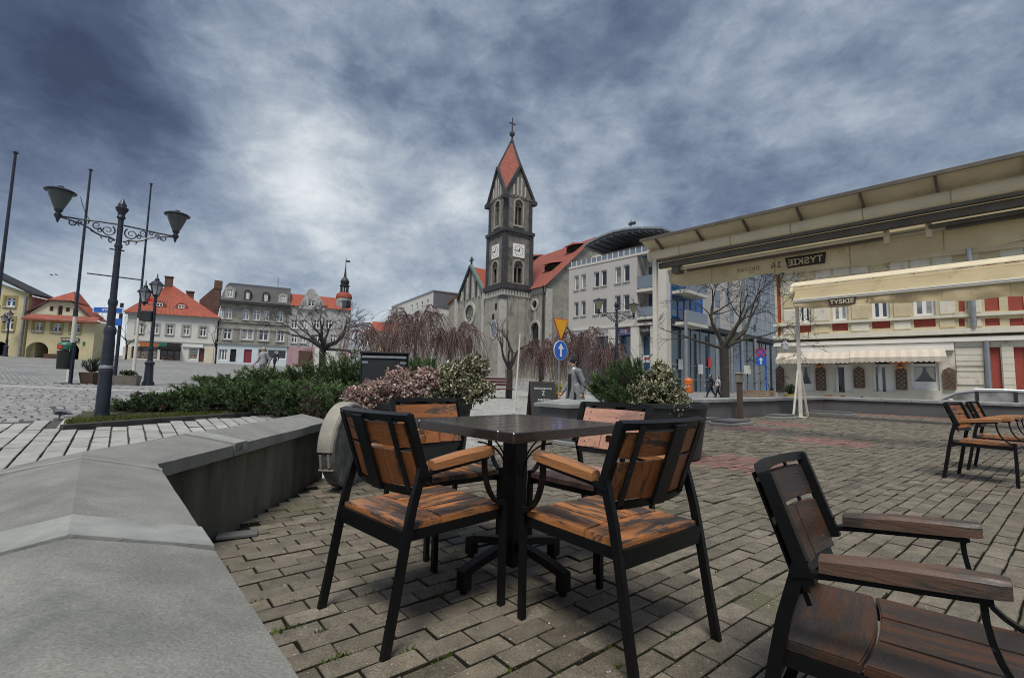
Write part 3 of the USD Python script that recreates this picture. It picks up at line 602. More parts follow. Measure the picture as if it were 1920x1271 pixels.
tb = thing('cafe_table', 'square dark-stained wooden table on a black steel column', 'table', (.03, 2.50, 0), math.radians(43.5))
S = .40; zt, th = .772, .045
def plank(x0, x1, y0, y1, m_, label=None): part('plank', MB().rbox(x0, x1, y0, y1, zt - th + (.008 if label == 'in' else 0), zt - (.0015 if label == 'in' else 0), .004), m_, tb)
fw = .095; g = .002
plank(-S, S, -S, -S + fw, 'table_wood'); plank(-S, S, S - fw, S, 'table_wood')
plank(-S, -S + fw, -S + fw + g, S - fw - g, 'table_wood_across'); plank(S - fw, S, -S + fw + g, S - fw - g, 'table_wood_across')
n = 5; w = (2 * (S - fw) - g * 2) / n
for i in range(n): plank(-S + fw + g, S - fw - g, -S + fw + g + i * w + g, -S + fw + g + (i + 1) * w - g, 'table_wood', 'in')
part('column', MB().rbox(-.048, .048, -.048, .048, .05, zt - th - .012, .006), 'black_metal', tb)
part('top_plate', MB().b2(-.20, .20, -.20, .20, zt - th - .012, zt - th - .001), 'black_metal', tb)
for k in range(4):
    a = math.pi / 2 * k + math.radians(2); d = np.array([math.cos(a), math.sin(a)])
    f = MB(); f.bar([(*(d * .05), .150), (*(d * .15), .138), (*(d * .27), .112), (*(d * .345), .088)], .046, .036, (-d[1], d[0], 0)); f.bar([(*(d * .325), .100), (*(d * .325), .018)], .05, .05, (-d[1], d[0], 0))
    part('foot', f, 'black_metal', tb); part('glide', MB().cyl((*(d * .325), 0.0), (*(d * .325), .018), .018, n=10), 'black_metal', tb)
    b = math.pi / 2 * k; e = np.array([math.cos(b), math.sin(b)])
    part('brace', MB().tube([(*(e * (.06 + .22 * (1 - math.cos(q)))), .50 + .185 * math.sin(q)) for q in np.linspace(0, 1.45, 8)], .0045, 6), 'black_metal', tb)

# ---------------------------------------------------------------- the stone wheel standing at the wall's end
mat('stone_wheel_rim', (.29, .275, .235), rough=.75, var=.25, scale=9, bump=.6, bscale=80, dist=.006)
mat('stone_wheel_face', (.13, .135, .125), rough=.8, var=.5, scale=7, bump=.8, bscale=60, dist=.008, stain=((.22, .22, .20), 10, .55, .7))
wh = thing('millstone', 'round concrete wheel standing on edge where the low wall ends', 'millstone', (-1.50, 4.36, .375), math.radians(-6))
def ring(r0, r1, x0, x1, a0, a1, n=28):
    A = np.linspace(a0, a1, n); V = []
    for a in A:
        c, s_ = math.cos(a), math.sin(a)
        for r, x in ((r0, x0), (r1 - .015, x0), (r1, x0 + .015), (r1, x1 - .015), (r1 - .015, x1), (r0, x1)): V.append((x, r * c, r * s_))
    F = [[i * 6 + k, i * 6 + (k + 1) % 6, i * 6 + 6 + (k + 1) % 6, i * 6 + 6 + k] for i in range(n - 1) for k in range(6)]
    e = (n - 1) * 6; F += [[0, 5, 4, 1], [1, 4, 3, 2], [e, e + 1, e + 4, e + 5], [e + 1, e + 2, e + 3, e + 4]]
    return V, np.array(F)
R_ = .385
part('rim', MB().add(*ring(.29, R_, -.075, .065, .35, math.pi + .05, 40)), 'stone_wheel_rim', wh, smooth=35)
part('rim', MB().add(*ring(.27, R_ - .035, -.07, .06, math.pi + .06, 2 * math.pi + .34, 34)), 'stone_wheel_face', wh, label='darker set-back lower half of the rim', smooth=35)  # lower half set back and given the darker face colour
dsk = MB(); dsk.add(*ring(.03, .372, -.05, .075, 0, 2 * math.pi, 48)); part('disc', dsk, 'stone_wheel_face', wh, smooth=35)
for q in (-.05, .02): part('rib', MB().hull([(q + o, -R_ * math.cos(a_) + dy, -R_ * math.sin(a_)) for o in (0, .02) for a_ in (.10, .40) for dy in (.0, .06)]), 'stone_wheel_rim', wh)
part('ledge', MB().box((0, -.322, -.17), (.13, .05, .012)), 'stone_wheel_rim', wh)

# ---------------------------------------------------------------- planters near the table
mat('pot_black', (.014, .018, .019), rough=.5, var=.4, scale=6, bump=.15, bscale=40, dist=.004)
def round_pot(label, x, y, r, h):
    t = thing('planter_pot', label, 'planter', (x, y, 0))
    pr = [(r * .80, 0), (r * .84, .02), (r * .97, h - .07), (r, h - .06), (r, h - .005), (r - .01, h), (r - .035, h), (r - .04, h - .06)]
    part('pot', MB().lathe(pr, n=40), 'pot_black', t, smooth=35); part('earth', MB().cyl((0, 0, h - .09), (0, 0, h - .055), r - .04, n=28), 'soil', t); return t
round_pot('large round black planter beside the pale chair and far wall', 2.02, 6.62, .70, .74)
round_pot('large dark planter behind the chair at the table\'s left corner', -.93, 5.05, .52, .74)
t = thing('planter_box', 'dark square planter box beside the stone wheel', 'planter', (-1.35, 5.25, 0), .2)
part('box', MB().rbox(-.24, .24, -.24, .24, 0, .72, .012), 'pot_black', t); part('rim', MB().b2(-.255, .255, -.255, .255, .70, .735), 'pot_black', t); part('earth', MB().b2(-.22, .22, -.22, .22, .735, .742), 'soil', t)
# black menu case on legs behind the shrubs
p = at_y(719, 735, 6.3)
mc = thing('menu_case', 'black metal display case standing above the shrubs', 'display case', (p[0], p[1], float(ground_z(p[0], p[1]))), .10)
z0 = -mc.GetAttribute('xformOp:translate').Get()[2]
zt_, zb_ = z0 + at_y(719, 660, 6.3)[2], z0 + at_y(719, 748, 6.3)[2]; hw = 43 / 880 * 6.3
part('case', MB().rbox(-hw, hw, -.05, .05, zb_, zt_ - .035, .01), 'black_metal', mc); part('hood', MB().rbox(-hw - .012, hw + .012, -.08, .07, zt_ - .035, zt_, .012), 'black_metal', mc)
mat('steel', (.42, .43, .44), rough=.35, metal=1.0, var=.2, scale=10); mat('light_tube', (.62, .64, .65), rough=.3, var=.05)
part('lamp_strip', MB().b2(-hw + .02, hw - .02, -.072, -.052, zt_ - .085, zt_ - .055), 'steel', mc)
for s in (-1, 1):
    part('latch', MB().b2(s * (hw - .10), s * (hw - .02), -.060, -.0505, zt_ - .155, zt_ - .130), 'steel', mc); part('leg', MB().b2(s * (hw - .06), s * (hw - .02), -.02, .02, 0, zb_), 'black_metal', mc)
part('door_panel', MB().rbox(-hw + .03, hw - .03, -.058, -.0505, zb_ + .03, zt_ - .10, .003), 'pot_black', mc)
# A-board
mat('chalk_black', (.018, .022, .024), rough=.6, var=.4, scale=12, stain=((.10, .11, .11), 9, .6, .8)); mat('chalk', (.72, .73, .70), rough=.9, var=.2, scale=60); mat('dark_wood', (.035, .026, .02), rough=.55, var=.4, scale=20)
p = stand(1017, 13.2); ab = thing('chalkboard', 'black folding chalkboard with white handwriting beside the wall pier', 'chalkboard', p, math.radians(14))
bh, bw = 1.08, .37
def leaf(sgn):
    f = MB(); y0, y1 = sgn * .30, sgn * .02
    for x in (-bw + .03, bw - .03): f.bar([(x, y0, 0), (x, y1, bh)], .06, .028, (1, 0, 0))
    for k in (.09, .965): f.bar([(-bw, y0 + (y1 - y0) * k, bh * k), (bw, y0 + (y1 - y0) * k, bh * k)], .07, .026, (0, y1 - y0, bh)); 
    return f
for sg in (-1, 1):
    part('frame', leaf(sg), 'dark_wood', ab)
    q = MB(); q.hull([(x, sg * .30 + (sg * .02 - sg * .30) * k + o, bh * k) for x in (-bw + .05, bw - .05) for k in (.10, .955) for o in (-.006, .006)]); brd = part('board', q, 'chalk_black', ab)
    if sg == -1:
        for txt, h, k in (('RESTAURACJA', .052, .80), ('Z', .11, .66), ('zaprasza', .06, .52), ('na', .05, .40), ('piwo', .075, .27)):
            tm = meshkit.text_mesh(txt, h, .002); w = tm.extents[0]; tm.apply_translation([-w / 2 - tm.bounds[0][0], 0, 0]); tl = math.atan2(bh, .28)
            tm.apply_transform(rot(rx=tl)); tm.apply_translation([0, -.30 + .28 * k - .0085, bh * k]); part('writing', (tm.vertices, tm.faces), 'chalk', brd)
# ---------------------------------------------------------------- buildings round the square
mat('yellow_plaster', (.52, .46, .28), rough=.85, var=.18, scale=.7, bump=.3, bscale=20, dist=.01, stain=((.42, .33, .16), .8, .58, .72))
mat('cream_plaster', (.62, .58, .43), rough=.85, var=.14, scale=.7, bump=.3, bscale=20, dist=.01)
mat('white_plaster', (.62, .62, .58), rough=.85, var=.12, scale=.6, bump=.3, bscale=20, dist=.01, stain=((.44, .43, .38), 1.2, .56, .74, (1, 1, .35)))
mat('grey_plaster', (.30, .29, .25), rough=.9, c2=(.17, .165, .15), scale=1.1, bump=.5, bscale=14, dist=.02, stain=((.10, .098, .09), 1.0, .54, .70))
mat('pale_grey_plaster', (.44, .44, .43), rough=.9, c2=(.28, .28, .27), scale=1.2, bump=.4, bscale=14, dist=.02, stain=((.13, .13, .125), 1.3, .56, .72))
mat('light_blue_paint', (.55, .62, .66), rough=.7, var=.08, scale=1.0); mat('pink_paint', (.42, .27, .30), rough=.8, var=.2, scale=1.5)
mat('ochre_paint', (.42, .34, .10), rough=.8, var=.2, scale=2); mat('window_surround', (.30, .24, .08), rough=.8, var=.2, scale=3)
mat('orange_roof', (.33, .072, .038), rough=.75, var=.35, scale=2.4, bump=.5, bscale=8, dist=.03, stretch=(1, 1, 1), stain=((.20, .055, .04), .9, .5, .72))
mat('red_tiles', (.29, .080, .055), rough=.8, var=.35, scale=2.2, bump=.6, bscale=9, dist=.03, stain=((.17, .055, .04), .6, .55, .75))
mat('dark_slate', (.030, .032, .035), rough=.6, var=.5, scale=1.5, bump=.5, bscale=8, dist=.02)
mat('brown_trim', (.09, .045, .03), rough=.7, var=.3, scale=4); mat('dark_brick', (.14, .075, .06), rough=.9, var=.4, scale=3, bump=.4, bscale=20, dist=.01)
mat('white_frame', (.72, .72, .70), rough=.5, var=.06, scale=5); mat('stone_sill', (.40, .39, .36), rough=.8, var=.2, scale=5)
mat('brown_door', (.10, .035, .025), rough=.5, var=.3, scale=4); mat('wine_door', (.22, .03, .05), rough=.5, var=.2, scale=4)
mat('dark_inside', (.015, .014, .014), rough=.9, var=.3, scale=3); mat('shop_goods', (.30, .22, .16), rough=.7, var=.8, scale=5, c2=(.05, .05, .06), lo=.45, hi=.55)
glass('pane', (.018, .022, .028), .04, (.26, .26, .25)); glass('pane_blue', (.015, .07, .14), .05); glass('pane_pale', (.16, .19, .23), .06)
mat('curtain', (.62, .62, .60), rough=.9, var=.2, scale=6, stretch=(6, 6, .5))
mat('zinc', (.34, .36, .38), rough=.45, metal=.6, var=.25, scale=3); mat('sign_green', (.03, .16, .11), rough=.5, var=.3, scale=3); mat('sign_orange', (.50, .16, .04), rough=.5, var=.3, scale=3)
mat('sign_dark', (.02, .022, .025), rough=.5, var=.2); mat('sign_letters', (.62, .60, .52), rough=.6, var=.05); mat('sign_purple', (.16, .15, .30), rough=.5, var=.3, scale=2)
mat('sign_white', (.70, .70, .70), rough=.5, var=.05); mat('sign_red', (.55, .03, .03), rough=.45, var=.1); mat('sign_blue', (.02, .12, .50), rough=.4, var=.1); mat('sign_yellow', (.75, .36, .01), rough=.4, var=.1)
mat('copper_green', (.13, .20, .18), rough=.7, var=.3, scale=2)

class Frame:
    """a building's own axes: x along its front to the right, y into the building, z up"""
    def __init__(s, o, th): s.o, s.th = np.array(o, float), th; s.x = np.array([math.cos(th), math.sin(th), 0]); s.y = np.array([-math.sin(th), math.cos(th), 0])
    def w(s, x, y, z): return s.o + s.x * x + s.y * y + [0, 0, z]
    def py(s, px, py, ly=0.0):
        """(x, z) where the sight line meets the plane y = ly"""
        d = view_ray(px, py); e = np.array([0, 0, EYE]); k = ((s.o - e) @ s.y + ly) / (d @ s.y); q = e + d * k - s.o; return np.array([q @ s.x, q[2]])
    def px(s, px, py, lx=0.0):
        d = view_ray(px, py); e = np.array([0, 0, EYE]); k = ((s.o - e) @ s.x + lx) / (d @ s.x); q = e + d * k - s.o; return np.array([q @ s.y, q[2]])
    def r(s, x0, y0, x1, y1, ly=0.0):
        """rectangle on the front, from pixels: (xc, zc, w, h)"""
        a, b, c, d = s.py(x0, y0, ly), s.py(x1, y0, ly), s.py(x0, y1, ly), s.py(x1, y1, ly)
        xa, xb, zt, zb = (a[0] + c[0]) / 2, (b[0] + d[0]) / 2, (a[1] + b[1]) / 2, (c[1] + d[1]) / 2
        return (xa + xb) / 2, (zt + zb) / 2, xb - xa, zt - zb
def zoom(ox, oy, s): return lambda x0, y0, x1, y1: (ox + x0 / s, oy + y0 / s, ox + x1 / s, oy + y1 / s)
z2, z3, z5, zY, zC, z6, z7 = zoom(0, 480, 4.54), zoom(360, 470, 4.8), zoom(1020, 400, 3.53), zoom(0, 540, 7.945), zoom(820, 470, 5.085), zoom(1440, 560, 6.354), zoom(1680, 560, 5.78)

def window(t, xc, zc, w, h, y=.12, frame='white_frame', pane='pane', mull=1, trans=(.66,), fw=.07, sill=True, surround=None, parent=None, arched=False):
    f = MB(); x0, x1, z0, z1 = xc - w / 2, xc + w / 2, zc - h / 2, zc + h / 2
    if arched:
        o = arch(xc, z0, w, h); f.xz(o.difference(o.buffer(-fw)), y, y + .07)
        p = part('window', f, frame, t, smooth=False); part('pane', MB().xz(o.buffer(-fw + .01), y + .03, y + .05), pane, p, smooth=False); return p
    f.b2(x0, x0 + fw, y, y + .07, z0, z1); f.b2(x1 - fw, x1, y, y + .07, z0, z1); f.b2(x0 + fw, x1 - fw, y, y + .07, z0, z0 + fw); f.b2(x0 + fw, x1 - fw, y, y + .07, z1 - fw, z1)
    for k in range(mull): xm = x0 + w * (k + 1) / (mull + 1); f.b2(xm - fw * .6, xm + fw * .6, y + .005, y + .065, z0 + fw, z1 - fw)
    for q in trans: f.b2(x0 + fw, x1 - fw, y + .008, y + .062, z0 + h * q - fw * .45, z0 + h * q + fw * .45)
    p = part('window', f, frame, t, smooth=False)
    part('pane', MB().b2(x0 + fw * .5, x1 - fw * .5, y + .03, y + .045, z0 + fw * .5, z1 - fw * .5), pane, p, smooth=False)
    if sill: part('sill', MB().b2(x0 - .08, x1 + .08, -.10, y - .002, z0 - .09, z0 - .003), 'stone_sill', p, smooth=False)
    if surround:
        s = MB(); sw = .16; s.xz(rect(xc, zc, w + 2 * sw, h + 2 * sw).difference(rect(xc, zc, w, h)), -.03, .0); part('surround', s, surround, p, smooth=False)
    return p
def front(t, poly, holes, m_, th=.35, y=0.0, name='wall'):
    for h in holes: poly = poly.difference(h)
    return part(name, MB().xz(poly, y, y + th), m_, t, smooth=False)
def hole(r_): return rect(*r_)

# --- white house with the tall orange roof
WO = on_ground(232, 672.5); TH_ROW = math.radians(26)
F = Frame(WO, TH_ROW); H = thing('house', 'white two-storey house with tall orange tin roof and shops below', 'house', WO, TH_ROW)
xr = F.py(402, 680)[0]; ze = (F.py(232, 588)[1] + F.py(402, 600)[1]) / 2; zs = F.py(318, 640)[1]
wins = [F.r(*z2(c - 30, y0, c + 30, y0 + 86)) for c, y0 in ((1190, 570), (1322, 577), (1445, 583), (1585, 590), (1727, 598))]
shops = [F.r(*z2(1120, 772, 1340, 872)), F.r(*z2(1362, 778, 1535, 885)), F.r(*z2(1605, 782, 1685, 880)), F.r(*z2(1692, 785, 1738, 902))]
front(H, sbox(0, -.6, xr, ze), [hole(w) for w in wins + shops], 'white_plaster')
for w in wins: window(H, *w, fw=.10, surround='stone_sill')
part('wall', MB().b2(0, xr, .36, 9, -.6, ze), 'white_plaster', H, smooth=False)
part('string_course', MB().b2(-.06, xr + .06, -.12, -.002, zs - .14, zs), 'stone_sill', H, smooth=False); part('eaves', MB().b2(-.25, xr + .25, -.30, .3, ze, ze + .22), 'stone_sill', H, smooth=False)
ax, az = F.py(*z2(1430, 252, 0, 0)[:2], 4.5); bx = F.py(*z2(1478, 252, 0, 0)[:2], 4.5)[0]
roof = MB(); V = [(-.35, -.4, ze + .22), (xr + .35, -.4, ze + .22), (xr + .35, 9.6, ze + .22), (-.35, 9.6, ze + .22), (ax, 4.5, az), (bx, 4.5, az)]
roof.add(V, [[0, 1, 5, 4]]); roof.add(V, [[1, 2, 5]]); roof.add(V, [[2, 3, 4, 5]]); roof.add(V, [[3, 0, 4]])
def roof_ribs(mb, a0, a1, b0, b1, n, r=.03):
    for k in range(n + 1):
        f = k / n; p, q = np.array(a0) * (1 - f) + np.array(a1) * f, np.array(b0) * (1 - f) + np.array(b1) * f; mb.tube([p, q], r, 4, cap=False)
rf = part('roof', roof, 'orange_roof', H, smooth=False)
sm_ = MB(); roof_ribs(sm_, V[0], V[1], V[4], V[5], 22, .035); part('seams', sm_, 'orange_roof', rf, kind='stuff')
for c, q in (((1370, 420)), ((1553, 436))):
    x, z = F.py(*z2(c, q, 0, 0)[:2], 1.3)
    d = MB(); d.xz(Point(x, z - .15).buffer(.62, 12).intersection(sbox(x - 2, z - .25, x + 2, z + 2)), .7, 2.4); dm = part('dormer', d, 'orange_roof', rf, smooth=False)
    window(H, x, z - .02, .62, .42, y=.62, mull=1, trans=(), fw=.07, sill=False)
for c, y0, y1, ly in ((1441, 185, 262, 4.5), (1620, 310, 385, 5.5)):
    x, zt = F.py(*z2(c, y0, 0, 0)[:2], ly); zb = F.py(*z2(c, y1, 0, 0)[:2], ly)[1]
    ch = MB().b2(x - .38, x + .38, ly - .3, ly + .3, zb - 1.2, zt); ch.b2(x - .46, x + .46, ly - .38, ly + .38, zt, zt + .14); part('chimney', ch, 'dark_brick', rf, smooth=False)
for i, s in enumerate(shops):
    if i < 3:
        p = window(H, *s, y=.18, frame='brown_trim' if i != 2 else 'white_frame', mull=2 if i < 2 else 0, trans=(.75,), fw=.09, sill=False)
        part('display', MB().b2(s[0] - s[2] * .4, s[0] + s[2] * .4, .19, .205, s[1] - s[3] * .42, s[1] - s[3] * .05), 'shop_goods', p, smooth=False)
    else: part('door', MB().b2(s[0] - s[2] / 2, s[0] + s[2] / 2, .15, .22, s[1] - s[3] / 2, s[1] + s[3] / 2), 'brown_door', H, smooth=False)
for r_, m_ in ((z2(1190, 736, 1338, 768), 'sign_orange'), (z2(1352, 742, 1425, 772), 'sign_green'), (z2(1428, 744, 1538, 774), 'sign_dark'), (z2(1555, 750, 1730, 776), 'sign_white'), (z2(1355, 775, 1540, 800), 'dark_inside')):
    x, z, w, h = F.r(*r_); part('shop_sign', MB().b2(x - w / 2, x + w / 2, -.14 if m_ != 'dark_inside' else -.7, -.004, z - h / 2, z + h / 2), m_, H, smooth=False)
for c0, c1 in ((1045, 1115), (1745, 1815)):
    x, z, w, h = F.r(*z2(c0, 770, c1, 905)); part('pilaster', MB().b2(x - w / 2, x + w / 2, -.10, -.003, -.4, z + h / 2), 'cream_plaster', H, smooth=False)

# --- yellow gabled house with arcades
YO = on_ground(46, 669.5); TY = math.radians(20); F = Frame(YO, TY)
H = thing('house', 'yellow gabled house with two dark arcade arches and red-tiled skirt roof', 'house', YO, TY)
P_ = lambda x, y, ly=0: F.py(x / 7.945, 540 + y / 7.945, ly)
xr = P_(1395, 800)[0]; zsk0, zsk1 = (P_(390, 455)[1] + P_(1395, 495)[1]) / 2, (P_(420, 372)[1] + P_(1300, 425)[1]) / 2
wins = [F.r(*zY(505, 510, 632, 640)), F.r(*zY(780, 525, 912, 655)), F.r(*zY(1060, 535, 1188, 665))]
arcs = []
for x0, x1, yt, yb in ((375, 708, 802, 1022), (882, 1168, 815, 1025)):
    a, b, zt, zb = P_(x0, yb)[0], P_(x1, yb)[0], P_((x0 + x1) / 2, yt)[1], -.6; arcs.append(arch((a + b) / 2, zb, b - a, zt - zb))
front(H, sbox(0, -.6, xr, zsk0), [hole(w) for w in wins] + arcs, 'yellow_plaster', .5)
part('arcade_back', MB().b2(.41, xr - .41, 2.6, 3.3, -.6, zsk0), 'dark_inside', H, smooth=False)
part('wall', MB().b2(0, .4, .502, 3.3, -.6, zsk0), 'yellow_plaster', H, smooth=False); part('wall', MB().b2(xr - .4, xr, .502, 3.3, -.6, zsk0), 'yellow_plaster', H, smooth=False)
for w in wins: window(H, *w, y=.2, pane='pane', fw=.10, surround='window_surround')
sk = MB(); sk.add([(-.3, -.5, zsk0), (xr + .3, -.5, zsk0), (xr + .1, .35, zsk1), (-.1, .35, zsk1)], [[0, 1, 2, 3]]); sk.b2(-.3, xr + .3, -.5, .1, zsk0 - .16, zsk0 - .01)
part('skirt_roof', sk, 'red_tiles', H, smooth=False)
ap = P_(930, 80, .5); l1, r1 = P_(745, 188, .5), P_(1090, 205, .5); l0, r0 = P_(385, 365, .5), P_(1410, 482, .5)
gwins = [F.r(*zY(738, 272, 795, 345), .5), F.r(*zY(978, 290, 1040, 355), .5)]; nx0, nx1 = P_(850, 400, .5), P_(925, 400, .5); nt = P_(887, 258, .5)[1]
niche = arch((nx0[0] + nx1[0]) / 2, nx0[1], nx1[0] - nx0[0], nt - nx0[1])
gab = Polygon([(-.02, zsk0 + .2), (xr + .02, zsk0 + .2), (r0[0] - .3, r0[1] + .2), tuple(r1), tuple(l1), (l0[0] + .3, l0[1])])
front(H, gab, [hole(w) for w in gwins] + [niche], 'cream_plaster', .35, .5, 'gable')
for w in gwins: window(H, *w, y=.62, frame='brown_trim', fw=.09, sill=False)
part('niche', MB().xz(niche, .72, .84), 'brown_trim', H, smooth=False)
rb = 3.4
rf = MB(); rf.add([(*l0[:1], .45, l0[1] + .05), (l1[0], .45, l1[1] + .05), (l1[0], rb, l1[1] + .05), (l0[0], rb, l0[1] + .05)], [[0, 1, 2, 3]]); rf.add([(r0[0], .45, r0[1] + .05), (r0[0], rb, r0[1] + .05), (r1[0], rb, r1[1] + .05), (r1[0], .45, r1[1] + .05)], [[0, 1, 2, 3]])
ay = 2.4; rf.add([(l1[0] - .2, .2, l1[1]), (r1[0] + .2, .2, r1[1]), (ap[0], ay, ap[1] + .5), (l1[0] - .1, rb, l1[1]), (r1[0] + .1, rb, r1[1]), (ap[0], rb, ap[1] + .5)], [[0, 1, 2], [0, 2, 5], [0, 5, 3], [1, 4, 5], [1, 5, 2]])
rfp = part('roof', rf, 'orange_roof', H, smooth=False)
tr = MB(); tr.bar([(l0[0], .42, l0[1]), (l1[0], .42, l1[1])], .22, .12); tr.bar([(r0[0], .42, r0[1]), (r1[0], .42, r1[1])], .22, .12); tr.bar([(l1[0], .3, l1[1]), (r1[0], .3, r1[1])], .3, .14); part('barge_board', tr, 'brown_trim', rfp, smooth=False)
for c, y0, y1 in ((565, 185, 260), (1225, 240, 330)):
    x, zt = P_(c, y0, 4); zb = P_(c, y1, 4)[1]; part('chimney', MB().b2(x - .4, x + .4, 3.6, 4.4, zb - 1.5, zt), 'dark_brick', rfp, smooth=False)
x, z, w, h = F.r(*zY(915, 742, 1185, 795)); sg = part('inn_sign', MB().xz(rect(x, z, w, h).intersection(Point(x, z).buffer(w * .52)), -.10, -.01), 'sign_dark', H, smooth=False)
tm = meshkit.text_mesh('GOSPODA', h * .55, .03, bold=True); tm.apply_transform(rot(rx=math.pi / 2)); tm.apply_translation([x - tm.extents[0] / 2, -.105, z - h * .28]); part('letters', (tm.vertices, tm.faces), 'sign_letters', sg, smooth=False)
for r_ in (zY(1232, 800, 1268, 850),): x, z, w, h = F.r(*r_); part('wall_sign', MB().b2(x - w / 2, x + w / 2, -.06, -.004, z - h / 2, z + h / 2), 'sign_green', H, smooth=False)
part('step', MB().b2(P_(700, 1000)[0], P_(890, 1000)[0], -.5, -.01, -.3, .35), 'brown_trim', H, smooth=False)

# --- tall ochre house cut by the left edge of the picture
LO = on_ground(41, 669); TL = math.radians(14); F = Frame(LO, TL)
H = thing('house', 'tall ochre house at the left edge of the square', 'house', LO, TL)
zt0, zt1 = F.py(-30, 522)[1], F.py(48, 550)[1]; xl = F.py(-120, 600)[0]
wins = [F.r(*zY(72, 135, 232, 280)), F.r(*zY(60, 445, 205, 628)), F.r(-48, 560, -28, 578), F.r(-50, 600, -28, 620)]
ar = arch(F.py(-2, 660)[0], -.6, F.py(13, 660)[0] - F.py(-17, 660)[0], F.py(-2, 640)[1] + .6)
front(H, Polygon([(xl, -.6), (0, -.6), (0, zt1), (F.py(-30, 522)[0], zt0), (xl, zt0 + 2)]), [hole(w) for w in wins] + [ar], 'yellow_plaster', .4)
part('arcade_back', MB().b2(xl, -.42, 1.6, 2.4, -.6, zt1 - .5), 'dark_inside', H, smooth=False)
for w in wins: window(H, *w, y=.15, fw=.11, pane='pane_blue' if w is wins[0] else 'pane', surround='window_surround')
part('wall', MB().b2(-.4, -.001, .402, 2.4, -.6, zt1 - .2), 'pink_paint', H, smooth=False)
rf = MB(); q0, q1 = (xl, zt0 + 2.05), (.6, zt1 - .25); rf.add([(q0[0], -.35, q0[1]), (q1[0], -.35, q1[1]), (q1[0], 2.6, q1[1]), (q0[0], 2.6, q0[1]), (q0[0], -.35, q0[1] + .22), (q1[0], -.35, q1[1] + .22), (q1[0], 2.6, q1[1] + .22), (q0[0], 2.6, q0[1] + .22)], [[0, 1, 2, 3], [4, 7, 6, 5], [0, 4, 5, 1], [1, 5, 6, 2]])
part('roof', rf, 'dark_slate', H, smooth=False)
part('downpipe', MB().cyl((-.15, -.1, -.5), (-.15, -.1, zt1 - .3), .09, n=8), 'zinc', H)

# --- long grey house with a dark mansard
WF = Frame(WO, TH_ROW); x0 = WF.py(405, 681)[0] + .02
GO = WF.w(x0, 0, 0); GO[2] = on_ground(405, 682)[2]; F = Frame(GO, TH_ROW)
H = thing('house', 'weathered grey townhouse with dark mansard roof and four dormers', 'house', GO, TH_ROW)
P3 = lambda x, y, ly=0: F.py(360 + x / 4.8, 470 + y / 4.8, ly)
xr = P3(868, 700)[0]; zc = (P3(225, 455)[1] + P3(740, 492)[1]) / 2
wa = [F.r(*z3(c - w / 2, y0, c + w / 2, y0 + 92)) for c, w, y0 in ((262, 44, 520), (330, 60, 522), (485, 62, 530), (580, 70, 535), (668, 50, 540), (790, 60, 548))]
wb_ = [F.r(*z3(c - w / 2, y0, c + w / 2, y0 + 100)) for c, w, y0 in ((318, 78, 698), (497, 104, 702), (643, 92, 710), (798, 62, 718))]
shop = [F.r(*z3(238, 885, 318, 985)), F.r(*z3(592, 888, 850, 972))]; drs = [F.r(*z3(342, 885, 396, 1000)), F.r(*z3(466, 888, 536, 1008))]
zg = (P3(240, 850)[1] + P3(860, 838)[1]) / 2
front(H, sbox(0, zg, xr, zc), [hole(w) for w in wa + wb_], 'grey_plaster')
front(H, sbox(0, -.8, xr, zg), [hole(w) for w in shop + drs], 'light_blue_paint', name='shopfront')
part('wall', MB().b2(0, xr, .36, 10, -.8, zc), 'grey_plaster', H, smooth=False)
for w in wa: window(H, *w, pane='pane_pale', fw=.10)
for w in wb_: window(H, *w, fw=.12, mull=2 if w[2] > 1.4 else 1, surround='stone_sill')
for w in shop: window(H, *w, fw=.10, mull=2, trans=(), sill=False)
for w, m_ in zip(drs, ('dark_inside', 'wine_door')): d = part('door', MB().b2(w[0] - w[2] / 2, w[0] + w[2] / 2, .12, .2, w[1] - w[3] / 2, w[1] + w[3] / 2), m_, H, smooth=False)
for zz, hgt, dp in ((zc, .35, .45), ((P3(215, 640)[1] + P3(700, 650)[1]) / 2, .16, .12), (zg, .18, .14), ((P3(215, 690)[1]), .10, .08)): part('cornice', MB().b2(-.15, xr + .1, -dp, -.002, zz - hgt / 2, zz + hgt / 2), 'grey_plaster' if zz != zc else 'dark_slate', H, smooth=False)
zr = (P3(260, 305, 1.2)[1] + P3(700, 345, 1.2)[1]) / 2
mr = MB(); mr.add([(-.1, -.1, zc + .17), (xr, -.1, zc + .17), (xr, 1.3, zr), (.3, 1.3, zr), (.3, 5, zr + 1.0), (xr, 5, zr + 1.0), (-.1, 10, zc + .17), (xr, 10, zc + .17)], [[0, 1, 2, 3], [3, 2, 5, 4], [4, 5, 7, 6]])
rfp = part('roof', mr, 'dark_slate', H, smooth=False)
gp_ = [P3(x, y, 2.0) for x, y in ((66, 445), (235, 300), (258, 300), (258, 470), (215, 620), (130, 660), (66, 640))]
part('gable_wall', MB().xz(Polygon([tuple(p) for p in gp_]), 2.0, 2.5), 'dark_brick', H, smooth=False)
